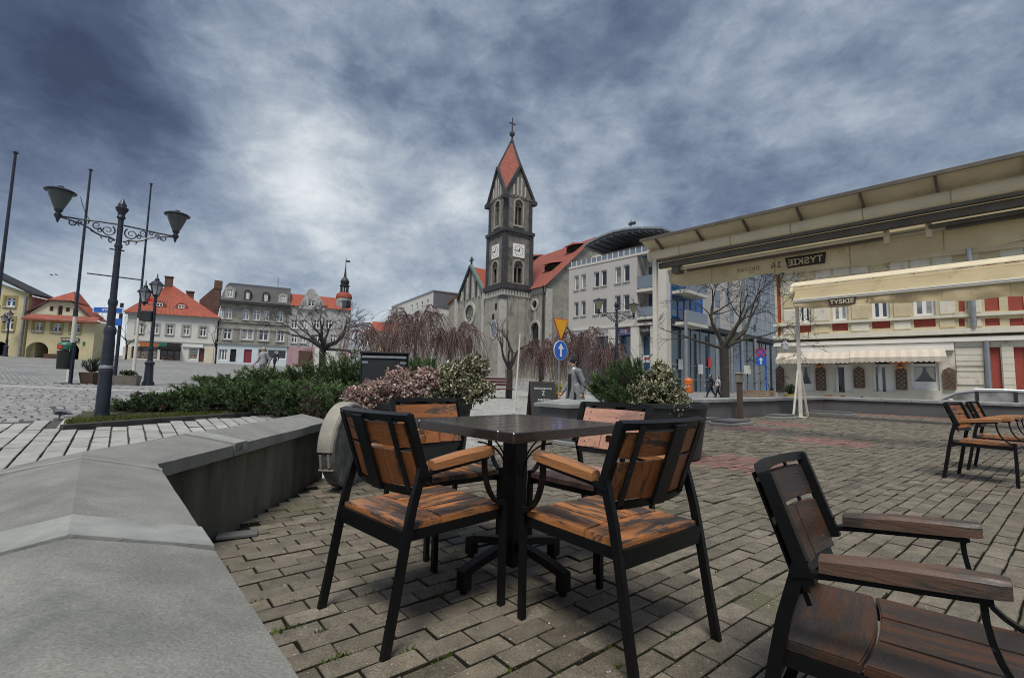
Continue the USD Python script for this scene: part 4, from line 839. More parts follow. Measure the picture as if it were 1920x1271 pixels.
for c, w, y0, y1, m_ in ((342, 96, 330, 430, 'pale_grey_plaster'), (500, 66, 355, 445, 'dark_slate'), (665, 66, 375, 462, 'dark_slate'), (820, 84, 390, 470, 'pale_grey_plaster')):
    x, z, ww, hh = F.r(*z3(c - w / 2, y0, c + w / 2, y1), .1); d = MB(); wn = rect(x, z - .05, ww * .52, hh * .72); d.xz(Polygon([(x - ww / 2, z - hh / 2), (x + ww / 2, z - hh / 2), (x + ww * .42, z + hh * .42), (x, z + hh * .58), (x - ww * .42, z + hh * .42)]).difference(wn), .05, .3); d.b2(x - ww / 2, x + ww / 2, .31, 1.6, z - hh / 2, z + hh * .40)
    part('dormer', d, m_, rfp, smooth=False); window(H, x, z - .05, ww * .52, hh * .72, y=.12, fw=.10, sill=False, pane='pane_pale')
ch = P3(240, 272, 2.2); part('chimney', MB().b2(ch[0] - .42, ch[0] + .42, 1.95, 2.55, ch[1] - 1.1, ch[1]), 'dark_brick', rfp, smooth=False)
an = P3(778, 245, 3); part('aerial', MB().cyl((an[0], 3, zr + .5), (an[0], 3, an[1]), .05, n=5).cyl((an[0] - .4, 3, an[1] - .6), (an[0] + .4, 3, an[1] - .6), .03, n=4), 'zinc', rfp)

# --- house with orange roof, curved gable and corner turret
RO = F.w(xr + .02, 0, 0); F = Frame(RO, TH_ROW)
H = thing('house', 'grey corner house with curved gable, orange roof and turret with onion spire', 'house', RO, TH_ROW)
P3 = lambda x, y, ly=0: F.py(360 + x / 4.8, 470 + y / 4.8, ly)
xr = P3(1425, 700)[0]; zc = (P3(870, 480)[1] + P3(1290, 538)[1]) / 2; zg = P3(1000, 868)[1]; zt = (P3(950, 388, 3)[1] + P3(1250, 425, 3)[1]) / 2
wa = [F.r(*z3(c - 30, 620, c + 30, 700)) for c in (920, 1010, 1120, 1230)] + [F.r(*z3(c - 28, 755, c + 28, 830)) for c in (920, 1000, 1130, 1270)]
front(H, sbox(0, zg, xr, zc), [hole(w) for w in wa], 'pale_grey_plaster')
front(H, sbox(0, -.8, xr, zg), [], 'pink_paint', name='shopfront')
part('wall', MB().b2(0, xr, .36, 10, -.8, zc), 'pale_grey_plaster', H, smooth=False)
for w in wa: window(H, *w, fw=.11)
part('shutter', MB().b2(*sorted((P3(962, 900)[0], P3(1085, 900)[0])), -.05, -.003, -.5, P3(1000, 900)[1]), 'brown_trim', H, smooth=False)
part('render_panel', MB().b2(*sorted((P3(1105, 900)[0], P3(1340, 900)[0])), -.06, -.003, -.5, zg), 'white_plaster', H, smooth=False)
rf = MB(); rf.add([(-.05, -.2, zc), (xr, -.2, zc), (xr, 3, zt), (-.05, 3, zt), (-.05, 10, zc), (xr, 10, zc)], [[0, 1, 2, 3], [3, 2, 5, 4]]); rfp = part('roof', rf, 'orange_roof', H, smooth=False)
gpts = [P3(x, y, -.25) for x, y in ((960, 520), (985, 460), (1010, 420), (1030, 385), (1045, 352), (1075, 340), (1105, 350), (1125, 385), (1150, 415), (1175, 455), (1205, 535))]
gw = F.r(*z3(1045, 445, 1105, 502), -.25); front(H, Polygon([tuple(p) for p in gpts]), [hole(gw)], 'pale_grey_plaster', .4, -.25, 'gable'); window(H, *gw, y=-.12, fw=.11, sill=False)
cx, ccz = P3(1368, 430, 1.2); zb_ = P3(1368, 545, 1.2)[1]; Z_ = lambda y: P3(1368, y, 1.2)[1]; rr = (P3(1436, 450, 1.2)[0] - P3(1300, 450, 1.2)[0]) / 2
tu = MB().lathe([(rr, -.8), (rr, Z_(432))], (cx, 1.2, 0), 20); tp = part('turret', tu, 'pale_grey_plaster', H)
part('dome', MB().lathe([(rr * 1.08, Z_(430)), (rr * 1.08, Z_(415)), (rr * .98, Z_(395)), (rr * .7, Z_(380))], (cx, 1.2, 0), 20), 'orange_roof', tp)
ln = MB().lathe([(rr * .62, Z_(381)), (rr * .62, Z_(372))], (cx, 1.2, 0), 12)
for k in range(8): a = k * math.pi / 4; ln.cyl((cx + rr * .48 * math.cos(a), 1.2 + rr * .48 * math.sin(a), Z_(374)), (cx + rr * .48 * math.cos(a), 1.2 + rr * .48 * math.sin(a), Z_(318)), .09, n=5)
ln.lathe([(rr * .66, Z_(322)), (rr * .66, Z_(310))], (cx, 1.2, 0), 12); part('lantern', ln, 'dark_slate', tp)
part('onion', MB().lathe([(rr * .42, Z_(312)), (rr * .58, Z_(292)), (rr * .60, Z_(275)), (rr * .42, Z_(255)), (rr * .2, Z_(238)), (rr * .14, Z_(200)), (rr * .06, Z_(150)), (.03, Z_(62))], (cx, 1.2, 0), 14), 'dark_slate', tp)
part('weathervane', MB().b2(cx - .02, cx + .55, 1.18, 1.22, Z_(100), Z_(84)), 'dark_slate', tp)
for q in (-.55, 0, .55): a = -math.pi / 2 + q; part('turret_window', MB().box((cx + rr * math.cos(a), 1.2 + rr * math.sin(a), Z_(490)), (.55, .10, 1.1), a + math.pi / 2), 'pane', tp, smooth=False)

# --- plain modern block behind, left of the church
BO = at_y(811, 600, 86); BO[2] = float(ground_z(BO[0], BO[1])); TB = math.radians(-58); F = Frame(BO, TB)
H = thing('building', 'plain pale grey modern block with flat roof behind the weeping trees', 'building', BO, TB)
zt = F.py(811, 547)[1]; xl = F.py(735, 570)[0]
wins = [F.r(480 + x / 4.8, 540 + y / 4.8, 480 + (x + 15) / 4.8, 540 + (y + 62) / 4.8) for x, y in ((1538, 103), (1488, 120), (1440, 135), (1395, 150), (1320, 175), (1260, 195))] + [F.r(480 + x / 4.8, 540 + y / 4.8, 480 + (x + 15) / 4.8, 540 + (y + 62) / 4.8) for x, y in ((1538, 223), (1488, 235), (1440, 245), (1395, 255), (1320, 270), (1260, 285))]
front(H, sbox(xl, -1, 0, zt), [hole(w) for w in wins], 'white_plaster')
for w in wins: window(H, *w, fw=.08, mull=0, trans=(.5,), sill=False)
mat('dark_panel', (.13, .14, .155), rough=.6, var=.15, scale=.6)
zb2 = F.px(860, 580, 0)[1]
part('wall', MB().b2(xl, -.002, .36, 16, -1, zt), 'white_plaster', H, smooth=False); part('side_panel', MB().b2(0, .15, .0, 15.9, zb2, zt - .1), 'dark_panel', H, smooth=False); part('parapet', MB().b2(xl - .1, .25, -.12, 16.1, zt, zt + .22), 'zinc', H, smooth=False)
# small orange-roofed house far behind
SO = at_y(722, 640, 78); SO[2] = float(ground_z(SO[0], SO[1]))
H = thing('house', 'small far house whose orange roof shows through the weeping twigs', 'house', SO, math.radians(15))
zt = at_y(722, 600, 78)[2] - SO[2]; part('wall', MB().b2(-2.4, 2.4, 0, 6, -1, zt - 1.9), 'cream_plaster', H, smooth=False)
part('roof', MB().hull([(-2.7, -.3, zt - 1.9), (2.7, -.3, zt - 1.9), (-2.7, 6.3, zt - 1.9), (2.7, 6.3, zt - 1.9), (-2.2, 3, zt), (2.2, 3, zt)]), 'orange_roof', H, smooth=False); window(H, 0, zt - 3.2, .9, 1.2, y=-.04, sill=False)
# --- the church
mat('church_stone', (.34, .325, .275), rough=.9, c2=(.23, .22, .19), scale=.9, bump=.5, bscale=6, dist=.03, stain=((.075, .073, .068), .55, .56, .70, (1.6, 1.6, .45)))
mat('tower_stone', (.20, .185, .16), rough=.9, c2=(.12, .11, .10), scale=1.1, bump=.5, bscale=6, dist=.03, stain=((.055, .054, .052), .6, .52, .66))
mat('dark_stone', (.055, .057, .062), rough=.85, var=.5, scale=1.4, bump=.5, bscale=8, dist=.02)
mat('light_stone', (.46, .45, .42), rough=.85, var=.2, scale=1.5, bump=.3, bscale=8, dist=.02, stain=((.20, .195, .18), 1.2, .56, .7))
mat('clock_white', (.74, .74, .71), rough=.5, var=.04)
D_CH, TH_C = 68.0, math.radians(33)
CO = at_y(944 - 4.4 * 0 + 0, 540, D_CH); CO[2] = float(ground_z(CO[0], CO[1])); F = Frame(CO, TH_C)
CH = thing('church', 'old stone church with tall clock tower and red pointed helm roof', 'church', CO, TH_C)
W = 5.05
def zt_(py, px=944): return at_y(px, py, D_CH)[2] - CO[2]
z_b, z_c, z_m, z_e, z_g, z_t = zt_(540), zt_(463), zt_(432), zt_(364), at_y(944, 312, 69.4)[2] - CO[2], at_y(957, 262, 71.5)[2] - CO[2]
tc = np.array([W / 2, W / 2])
def four(mb_face, c=tc):
    """the same face on all four sides of the tower"""
    v, f = mb_face.mesh(); o = []
    for k in range(4):
        m = rot(rz=k * math.pi / 2); q = v.copy(); q[:, :2] -= c; q = q @ m[:3, :3].T; q[:, :2] += c; o.append((q, f))
    return o
def part4(name, meshes, m_):
    for q in meshes: part(name, q, m_, CH, smooth=False)
def tower_tier(z0, z1, ins, holes, name, pil=.55):
    f = MB(); poly = sbox(ins, z0, W - ins, z1)
    for h in holes: poly = poly.difference(h)
    f.xz(poly, ins, ins + .45); part4(name, four(f), 'tower_stone')
    p = MB(); p.b2(ins - .14, ins + pil, ins - .14, ins + pil, z0, z1); part4('corner_pier', four(p), 'dark_stone')
part('tower_core', MB().b2(.6, W - .6, .6, W - .6, z_b, z_e + 1), 'dark_inside', CH, smooth=False)
# clock storey
hb = zt_(500) ; bh = zt_(485, 966) - zt_(527, 966)
o1 = arch(W / 2, zt_(527, 966), 1.55, bh)
tower_tier(z_b + .6, z_m, 0, [o1], 'clock_storey')
# belfry storey
o2 = arch(W / 2, zt_(416, 966), 1.35, zt_(368, 966) - zt_(416, 966))
tower_tier(z_m + .5, z_e + .2, .18, [o2], 'belfry_storey', .45)
for zz, hh, ov, m_ in ((z_b + .3, .6, .45, 'dark_stone'), (z_b + .75, .3, .25, 'dark_stone'), (z_m + .25, .5, .28, 'dark_stone'), (z_m - .35, .2, .12, 'dark_stone')): part('cornice', MB().b2(-ov, W + ov, -ov, W + ov, zz - hh / 2, zz + hh / 2), m_, CH, smooth=False)
for o_, ins, z_ in ((o1, 0, 0), (o2, .18, 0)):
    f = MB(); f.xz(o_.buffer(.28).difference(o_.buffer(.02)), ins - .10, ins - .002); f.b2(W / 2 - 1.0, W / 2 + 1.0, ins - .2, ins - .003, o_.bounds[1] - .35, o_.bounds[1] - .04); part4('arch_surround', four(f), 'church_stone')
    l = MB(); x0, y0, x1, y1 = o_.bounds; l.b2(W / 2 - .09, W / 2 + .09, ins + .22, ins + .36, y0, y1 - .5); l.xz(o_.difference(Polygon([(x0, y0), (x1, y0), (x1, y1 - 1.0), (x0, y1 - 1.0)])).difference(Point(W / 2, y1 - .75).buffer(.3)), ins + .22, ins + .34); part4('belfry_tracery', four(l), 'tower_stone')
# clocks
ck = zt_(465); cr = 1.03
for k in range(4):
    a = k * math.pi / 2
    def turn(mb): v, f = mb.mesh(); m = rot(rz=a); q = v.copy(); q[:, :2] -= tc; q = q @ m[:3, :3].T; q[:, :2] += tc; return q, f
    cl = part('clock', turn(MB().b2(W / 2 - cr, W / 2 + cr, -.10, -.004, ck - cr, ck + cr)), 'clock_white', CH, smooth=False)
    hnd = MB(); 
    def hand(ang, L, w): d = np.array([math.sin(ang), math.cos(ang)]); n = np.array([d[1], -d[0]]); hnd.xz(Polygon([(W / 2 - n[0] * w - d[0] * .15, ck - n[1] * w - d[1] * .15), (W / 2 + n[0] * w - d[0] * .15, ck + n[1] * w - d[1] * .15), (W / 2 + d[0] * L + n[0] * w * .5, ck + d[1] * L + n[1] * w * .5), (W / 2 + d[0] * L - n[0] * w * .5, ck + d[1] * L - n[1] * w * .5)]), -.14, -.125)
    hand(math.radians(272), .80, .06); hand(math.radians(20), .52, .08); part('clock_hand', turn(hnd), 'sign_dark', cl, smooth=False)
    nm = MB()
    for q in range(12): t_ = q * math.pi / 6; d = np.array([math.sin(t_), math.cos(t_)]); n = np.array([d[1], -d[0]]); a0, a1, w = .66, .84, .055; nm.xz(Polygon([(W / 2 + d[0] * r_ + n[0] * w * s_, ck + d[1] * r_ + n[1] * w * s_) for r_, s_ in ((a0, -1), (a1, -1), (a1, 1), (a0, 1))]), -.118, -.104)
    part('clock_numerals', turn(nm), 'sign_dark', cl, smooth=False)
# gables and helm roof
gi = .10; G = MB(); G.xz(Polygon([(-.05, z_e), (W + .05, z_e), (W / 2, z_g)]), gi, gi + .35); part4('gable', four(G), 'tower_stone')
bg = MB(); bg.bar([(-.35, gi - .12, z_e - .2), (W / 2, gi - .12, z_g + .12)], .35, .32); part4('gable_coping', four(bg), 'dark_stone'); bg = MB(); bg.bar([(W / 2, gi - .12, z_g + .12), (W + .35, gi - .12, z_e - .2)], .35, .32); part4('gable_coping', four(bg), 'dark_stone'); bg = MB(); bg.b2(-.55, .35, -.45, .35, z_e - .7, z_e - .1); part4('eaves_block', four(bg), 'dark_stone')
for q in (-1.05, -.35, .35, 1.05): ga = MB().b2(W / 2 + q - .11, W / 2 + q + .11, gi - .13, gi - .002, z_e + .3, z_g - 1.2 - abs(q) * 1.75); part4('gable_pilaster', four(ga), 'light_stone')
hl = MB(); tip = (W / 2, W / 2, z_t); cs = [(-.02, -.02, z_e + .05), (W + .02, -.02, z_e + .05), (W + .02, W + .02, z_e + .05), (-.02, W + .02, z_e + .05)]; gs = [(W / 2, -.02, z_g), (W + .02, W / 2, z_g), (W / 2, W + .02, z_g), (-.02, W / 2, z_g)]
for k in range(4): hl.add([cs[k], gs[k], tip, gs[k - 1]], [[0, 1, 2], [0, 2, 3]])
part('helm_roof', hl, 'red_tiles', CH, smooth=False)
rg = MB()
for k in range(4): rg.tube([np.array(gs[k]), np.array(tip)], .14, 6); rg.tube([np.array(gs[k]), np.array(cs[k])], .12, 6); rg.tube([np.array(gs[k]), np.array(cs[(k + 1) % 4])], .12, 6)
part('roof_ridge', rg, 'dark_stone', CH)
zx = at_y(957, 221, 71.5)[2] - CO[2]; fx = MB().lathe([(.35, z_t - .5), (.16, z_t + .1), (.12, z_t + .4), (.42, z_t + .75), (.42, z_t + 1.1), (.12, z_t + 1.4), (.07, zx)], (W / 2, W / 2, 0), 10); fx.box((W / 2, W / 2, zx - 1.0), (1.1, .14, .14), -TH_C + .6); part('finial_cross', fx, 'dark_stone', CH)
# tower base and the west front on its left (faces the plane x = 0), with pilasters and niches
base = MB(); base.b2(-.12, W + .1, -.12, W + .1, -1.5, z_b); part('tower_base', base, 'church_stone', CH, smooth=False)
for x_ in (.0, 1.75, 3.2, 4.6): part('pilaster', MB().b2(x_, x_ + .5, -.34, -.122, -1.5, z_b - 1.3), 'church_stone', CH, smooth=False)
part('corner_buttress', MB().b2(-.55, .30, -.55, .30, -1.5, z_b - 1.6), 'light_stone', CH, smooth=False)
part('buttress_cap', MB().b2(-.65, .40, -.65, .40, z_b - 1.6, z_b - 1.1), 'dark_stone', CH, smooth=False)
fz = MB()
for k in range(11): fz.b2(k * .5 - .1, k * .5 + .18, -.30, -.122, z_b - 1.0, z_b - .2); fz.b2(-.30, -.122, k * .5 - .1, k * .5 + .18, z_b - 1.0, z_b - .2)
part('frieze', fz, 'light_stone', CH, smooth=False)
# left face of the tower base: slit windows and an oval one
for cy_, z0, z1, w in ((W * .5, zt_(598, 920), zt_(585, 920), .5), (W * .35, zt_(577, 930), zt_(566, 930), .5)): part('slit_window', MB().b2(-.18, -.1221, cy_ - w / 2, cy_ + w / 2, z0, z1), 'dark_inside', CH, smooth=False)
ov = MB(); zc_ = zt_(615, 922); e = affinity.scale(Point(0, 0).buffer(1, 16), .75, 1.2)
def xz_left(poly, x0, x1, yc=0, zc=0):
    """polygon drawn in (y, z) on a face that looks left (towards -x)"""
    m = MB().xz(affinity.translate(poly, -yc, zc), x0, x1); v, f = m.mesh(); return np.stack([v[:, 1], -v[:, 0], v[:, 2]], 1), f
part('oval_surround', xz_left(affinity.scale(e, 1.35, 1.25).difference(e), -.20, -.125, W * .45, zc_), 'light_stone', CH, smooth=False); part('oval_window', xz_left(e, -.15, -.1225, W * .45, zc_), 'pane_pale', CH, smooth=False)
# west front with gable
fy0, fx_ = W + .1, .5
FL = lambda px, py: F.px(px, py, fx_)
ya, yb = FL(906, 600)[0], FL(858, 600)[0]; za, zbb, zp = FL(906, 545)[1], FL(858, 563)[1], FL(885, 500)[1]; ym = FL(884, 500)[0]
rose_c = FL(881, 588); rr = abs(FL(881, 566)[1] - rose_c[1])
gpoly = Polygon([(ya, -1.5), (yb, -1.5), (yb, zbb), (ym, zp), (ya, za)]); rose = Point(*rose_c).buffer(rr * .86)
portal = arch(FL(881, 640)[0], FL(881, 665)[1], 2.2, 3.0)
part('west_front', xz_left(Polygon([(p[0], p[1]) for p in affinity.scale(gpoly, 1, 1).exterior.coords]) if 0 else affinity.scale(gpoly.difference(rose), -1, 1, origin=(0, 0)), fx_, fx_ + .6, 0, 0), 'church_stone', CH, smooth=False)
def LF(poly, x0, x1, name, m_, par=CH): return part(name, xz_left(affinity.scale(poly, -1, 1, origin=(0, 0)), x0, x1), m_, par, smooth=False)
LF(rose.buffer(.25).difference(rose.buffer(-.25)), fx_ - .18, fx_ - .003, 'rose_surround', 'light_stone'); rw = LF(rose.buffer(.05), fx_ + .3, fx_ + .4, 'rose_window', 'pane_pale')
tr = Point(*rose_c).buffer(rr * .22).difference(Point(*rose_c).buffer(rr * .12))
for k in range(8): a = k * math.pi / 4; tr = tr.union(affinity.translate(Point(0, 0).buffer(rr * .20).difference(Point(0, 0).buffer(rr * .13)), rose_c[0] + rr * .52 * math.cos(a), rose_c[1] + rr * .52 * math.sin(a)))
LF(tr, fx_ + .15, fx_ + .28, 'rose_tracery', 'church_stone', rw)
for k in range(9):                                                     # stepped arcade in the gable
    f = (k + .5) / 9; yk = ya + (yb - ya) * f; zk = za + (zp - za) * min(f, 1 - f) * 2
    LF(sbox(yk - .16, rose_c[1] + rr * 1.25, yk + .16, max(zk - .7, rose_c[1] + rr * 1.3)), fx_ - .16, fx_ - .004, 'gable_arcade', 'light_stone' if k % 2 else 'dark_stone')
ed = MB(); ed.bar([(fx_ - .1, ya, za + .1), (fx_ - .1, ym, zp + .2)], .5, .4, (1, 0, 0)); ed2 = MB(); ed2.bar([(fx_ - .1, ym, zp + .2), (fx_ - .1, yb, zbb + .1)], .5, .4, (1, 0, 0))
part('gable_coping', ed, 'copper_green', CH, smooth=False); part('gable_coping', ed2, 'dark_stone', CH, smooth=False)
zz = FL(885, 482)[1]; cx_ = MB().b2(fx_ - .12, fx_ + .12, ym - .12, ym + .12, zp, zz); cx_.b2(fx_ - .12, fx_ + .12, ym - .55, ym + .55, zp + (zz - zp) * .6, zp + (zz - zp) * .75); part('gable_cross', cx_, 'dark_stone', CH, smooth=False)
LF(arch(FL(881, 640)[0], FL(881, 668)[1], 3.0, FL(881, 612)[1] - FL(881, 668)[1]), fx_ - .12, fx_ - .005, 'portal_surround', 'light_stone'); LF(portal, fx_ - .15, fx_ - .1205, 'portal', 'dark_inside')
for yy in (ya - .35, yb + .35): part('front_buttress', MB().b2(fx_ - .35, fx_ - .002, yy - .4, yy + .4, -1.5, min(za, zbb) + .3), 'light_stone', CH, smooth=False)
rf = MB(); rf.add([(fx_ + .1, ya - .2, za), (fx_ + .1, ym, zp), (16, ym, zp), (16, ya - .2, za), (fx_ + .1, yb + .2, zbb), (16, yb + .2, zbb)], [[0, 3, 2, 1], [1, 2, 5, 4]]); part('transept_roof', rf, 'orange_roof', CH, smooth=False)
part('transept_wall', MB().b2(fx_ + .61, 16, yb, ya, -1.5, min(za, zbb) - .1), 'church_stone', CH, smooth=False)
s0, s1 = F.px(856, 600, 1.2)[0], F.px(841, 600, 1.2)[0]; zs0, zs1 = F.px(856, 558, 1.2)[1], F.px(841, 570, 1.2)[1]
part('side_aisle', MB().hull([(x, y, z) for x in (1.2, 9) for y, z in ((s0, -1.5), (s1, -1.5), (s0, zs0), (s1, zs1))]), 'church_stone', CH, smooth=False); part('aisle_roof', MB().hull([(x, y, z + o) for x in (.9, 9.2) for y, z in ((s0, zs0 + .05), (s1 + .4, zs1 - .15)) for o in (0, .25)]), 'red_tiles', CH, smooth=False)
# nave to the right of the tower, coming towards the square
nx0 = W - .3
FN = lambda px, py: F.px(px, py, nx0)
yg, ze = FN(1024, 530)[0], FN(1010, 537)[1]
nave_poly = sbox(0, -1.5, 1, 1)
ridge = F.py(1113, 448, yg); xr_, zr_ = ridge; xw = 2 * xr_ - nx0
tallw = arch(FN(1003, 640)[0], FN(1003, 652)[1], 2.0, FN(1003, 604)[1] - FN(1003, 652)[1]); ocu = Point(*FN(1003, 571)).buffer(.62)
NW = sbox(yg, -1.5, .3, ze)
part('nave_wall', xz_left(affinity.scale(NW.difference(tallw).difference(ocu), -1, 1, origin=(0, 0)), nx0, nx0 + .5), 'church_stone', CH, smooth=False)
for o_ in (tallw, ocu): LF(o_.buffer(.3).difference(o_), nx0 - .14, nx0 - .002, 'window_surround', 'light_stone'); LF(o_.buffer(.03), nx0 + .3, nx0 + .38, 'nave_window', 'pane')
sl_ = MB(); c_ = tallw.centroid; LF(sbox(c_.x - .10, ocu.bounds[1] - 2.2, c_.x + .10, ocu.bounds[1] - .3), nx0 - .1, nx0 - .003, 'stone_strip', 'light_stone')
for k in range(7): yy = yg + (0 - yg) * (k + .5) / 7; LF(sbox(yy - .22, ze - 1.1, yy + .22, ze - .3), nx0 - .14, nx0 - .004, 'frieze', 'light_stone')
gw = Polygon([(nx0, -1.5), (xw, -1.5), (xw, ze), (xr_, zr_), (nx0, ze)]); part('end_gable', MB().xz(gw, yg, yg + .5), 'church_stone', CH, smooth=False)
part('end_pilaster', MB().b2(nx0 - .05, nx0 + 1.0, yg - .3, yg - .003, -1.5, ze - .6), 'light_stone', CH, smooth=False); part('downpipe', MB().cyl((nx0 - .2, yg + .4, -1), (nx0 - .2, yg + .4, ze), .12, n=6), 'dark_stone', CH)
rf = MB(); yk = 14; rf.add([(nx0 - .5, yg - .5, ze - .3), (xr_, yg - .5, zr_ + .2), (xr_, yk, zr_ + .2), (nx0 - .5, yk, ze - .3), (xw + .5, yg - .5, ze - .3), (xw + .5, yk, ze - .3)], [[0, 1, 2, 3], [1, 4, 5, 2]]); nr = part('nave_roof', rf, 'red_tiles', CH, smooth=False)
def slope_pt(px, py):
    """point of the roof slope under a pixel"""
    d = view_ray(px, py); e = np.array([0, 0, EYE]); A_, B_, C_ = F.w(nx0 - .5, yg, ze - .3), F.w(xr_, yg, zr_ + .2), F.w(nx0 - .5, yk, ze - .3); n_ = np.cross(B_ - A_, C_ - A_); q = e + d * ((A_ - e) @ n_) / (d @ n_) - F.o; return np.array([q @ F.x, q @ F.y, q[2]])
for px, py in ((1038, 500), (1079, 466), (1000, 487)):
    p = slope_pt(px, py); d = MB(); d.hull([(p[0] - 1.1, p[1] + s_ * .9, p[2] + .1) for s_ in (-1, 1)] + [(p[0] - 1.1, p[1] + s_ * .9, p[2] - .7) for s_ in (-1, 1)] + [(p[0] + 1.2, p[1] + s_ * .9, p[2] + .6) for s_ in (-1, 1)]); part('dormer', d, 'dark_inside', nr, smooth=False)
    part('dormer_roof', MB().hull([(p[0] - 1.5, p[1] + s_ * 1.3, p[2] + .15) for s_ in (-1, 1)] + [(p[0] + 1.6, p[1] + s_ * 1.3, p[2] + .9) for s_ in (-1, 1)] + [(p[0] - .6, p[1], p[2] + .9), (p[0] + 1.6, p[1], p[2] + 1.3)]), 'red_tiles', nr, smooth=False)

# --- modern pale building with glass balconies
mat('modern_render', (.44, .42, .395), rough=.85, var=.08, scale=.6, bump=.2, bscale=30, dist=.004); mat('modern_pale', (.54, .52, .47), rough=.85, var=.08, scale=.8)
MO = at_y(1243, 700, 44.5); MO[2] = float(ground_z(MO[0], MO[1])); TM = math.radians(-47); F = Frame(MO, TM)
MD = thing('building', 'modern beige office building with curved roof, blue glass and balconies', 'building', MO, TM)
xl = F.py(1066, 600)[0]; ztop = (F.py(1070, 502)[1] + F.py(1190, 483)[1]) / 2; zgf = (F.py(1075, 613)[1] + F.py(1190, 609)[1]) / 2
xb0, xb1 = F.py(1195, 560)[0], F.py(1232, 560)[0]
W5 = [(215, 460, 30, 96), (262, 450, 30, 96), (347, 437, 34, 100), (397, 427, 36, 104), (490, 408, 38, 108), (546, 396, 40, 112), (213, 635, 30, 96), (260, 628, 30, 98), (343, 620, 34, 100), (397, 614, 36, 102), (488, 594, 38, 104), (545, 590, 40, 106)]
wins = [F.r(*z5(c - w / 2, q - h / 2, c + w / 2, q + h / 2)) for c, q, w, h in W5]
front(MD, sbox(xl, zgf, xb0, ztop), [hole(w) for w in wins], 'modern_render', .4)
for w in wins: window(MD, *w, y=.16, fw=.09, mull=0, trans=(), pane='pane', sill=True)
part('corner_pillar', MB().b2(xb1, .55, -.25, .6, -1, ztop + .2), 'modern_pale', MD, smooth=False)
part('balcony_back', MB().b2(xb0, xb1, 1.6, 1.8, -1, ztop), 'modern_render', MD, smooth=False); part('recess_side', MB().b2(xb0 - .3, xb0 - .002, .401, 1.6, zgf, ztop), 'modern_pale', MD, smooth=False)
part('wall', MB().b2(xl, xb0 - .31, .41, 14, zgf, ztop), 'modern_render', MD, smooth=False)
for yt, yb in ((418, 488), (625, 672)):
    zs = F.py(1020 + 660 / 3.53, 400 + (yb + 12) / 3.53)[1]; za_ = F.py(1020 + 660 / 3.53, 400 + yt / 3.53)[1]
    part('balcony_slab', MB().b2(xb0, xb1 - .01, -.12, 1.6, zs - .28, zs), 'modern_pale', MD, smooth=False); part('balcony_glass', MB().b2(xb0 + .05, xb1 - .05, -.09, -.05, zs + .08, za_), 'pane_pale', MD, smooth=False)
    part('balcony_rail', MB().b2(xb0, xb1 - .01, -.10, -.04, za_, za_ + .06), 'steel', MD, smooth=False); part('balcony_door', MB().b2(xb0 + .4, xb1 - .3, 1.5, 1.598, zs, zs + 2.5), 'pane_blue', MD, smooth=False); part('balcony_frame', MB().b2((xb0 + xb1) / 2 - .06, (xb0 + xb1) / 2 + .06, 1.44, 1.5, zs, zs + 2.5), 'white_frame', MD, smooth=False)
part('parapet', MB().b2(xl, xb1 - .01, -.06, .5, ztop, ztop + .22), 'modern_pale', MD, smooth=False)
# terrace balustrade of glass panels, set-back storey and the curved roof
zb0, zb1 = ztop + .25, F.py(1130, 479)[1]; n = 15; pw = (xb1 - xl - .6) / n
for k in range(n):
    part('balustrade_panel', MB().b2(xl + .3 + k * pw + .08, xl + .3 + (k + 1) * pw - .02, .05, .09, zb0, zb1), 'pane_pale', MD, smooth=False); part('balustrade_post', MB().b2(xl + .3 + k * pw - .01, xl + .3 + k * pw + .07, .03, .11, zb0 - .02, zb1 + .05), 'white_frame', MD, smooth=False)
part('top_storey', MB().b2(xl + 1, -.4, 3.0, 13, ztop, zb1 + 1.2), 'modern_pale', MD, smooth=False); part('top_storey_glass', MB().b2(xl + 4, -.8, 2.9, 2.998, ztop + .2, zb1 + 1.0), 'pane_blue', MD, smooth=False)
pr = [F.py(1020 + x / 3.53, 400 + y / 3.53, .2) for x, y in ((285, 222), (330, 190), (400, 155), (480, 125), (560, 108), (640, 100), (720, 100), (800, 100), (850, 118))]
rp = MB(); top = [(x, z) for x, z in pr]; rp.xz(Polygon(top + [(x, z - .20) for x, z in top[::-1]]), -.5, 9); rfm = part('curved_roof', rp, 'zinc', MD, smooth=False)
rb = MB()
for k in range(10): q = .5 + k * .8; 
for k in range(1, 14):
    f = k / 14 * (len(top) - 1); i = int(f); x, z = np.array(top[i]) * (1 - f + i) + np.array(top[i + 1]) * (f - i); rb.b2(x - .07, x + .07, -.35, 3.0, z - .56, z - .205)
part('roof_ribs', rb, 'dark_panel', rfm, smooth=False); part('roof_soffit', MB().xz(Polygon([(x, z - .30) for x, z in top] + [(x, z - .36) for x, z in top[::-1]]), -.3, 8.8), 'zinc', rfm, smooth=False)
wv = F.py(1183, 413, 3); part('weathercock', MB().cyl((wv[0], 3, wv[1] - 2.2), (wv[0], 3, wv[1]), .05, n=5).b2(wv[0] - .3, wv[0] + .6, 2.98, 3.02, wv[1] - .6, wv[1] - .25), 'dark_slate', rfm)
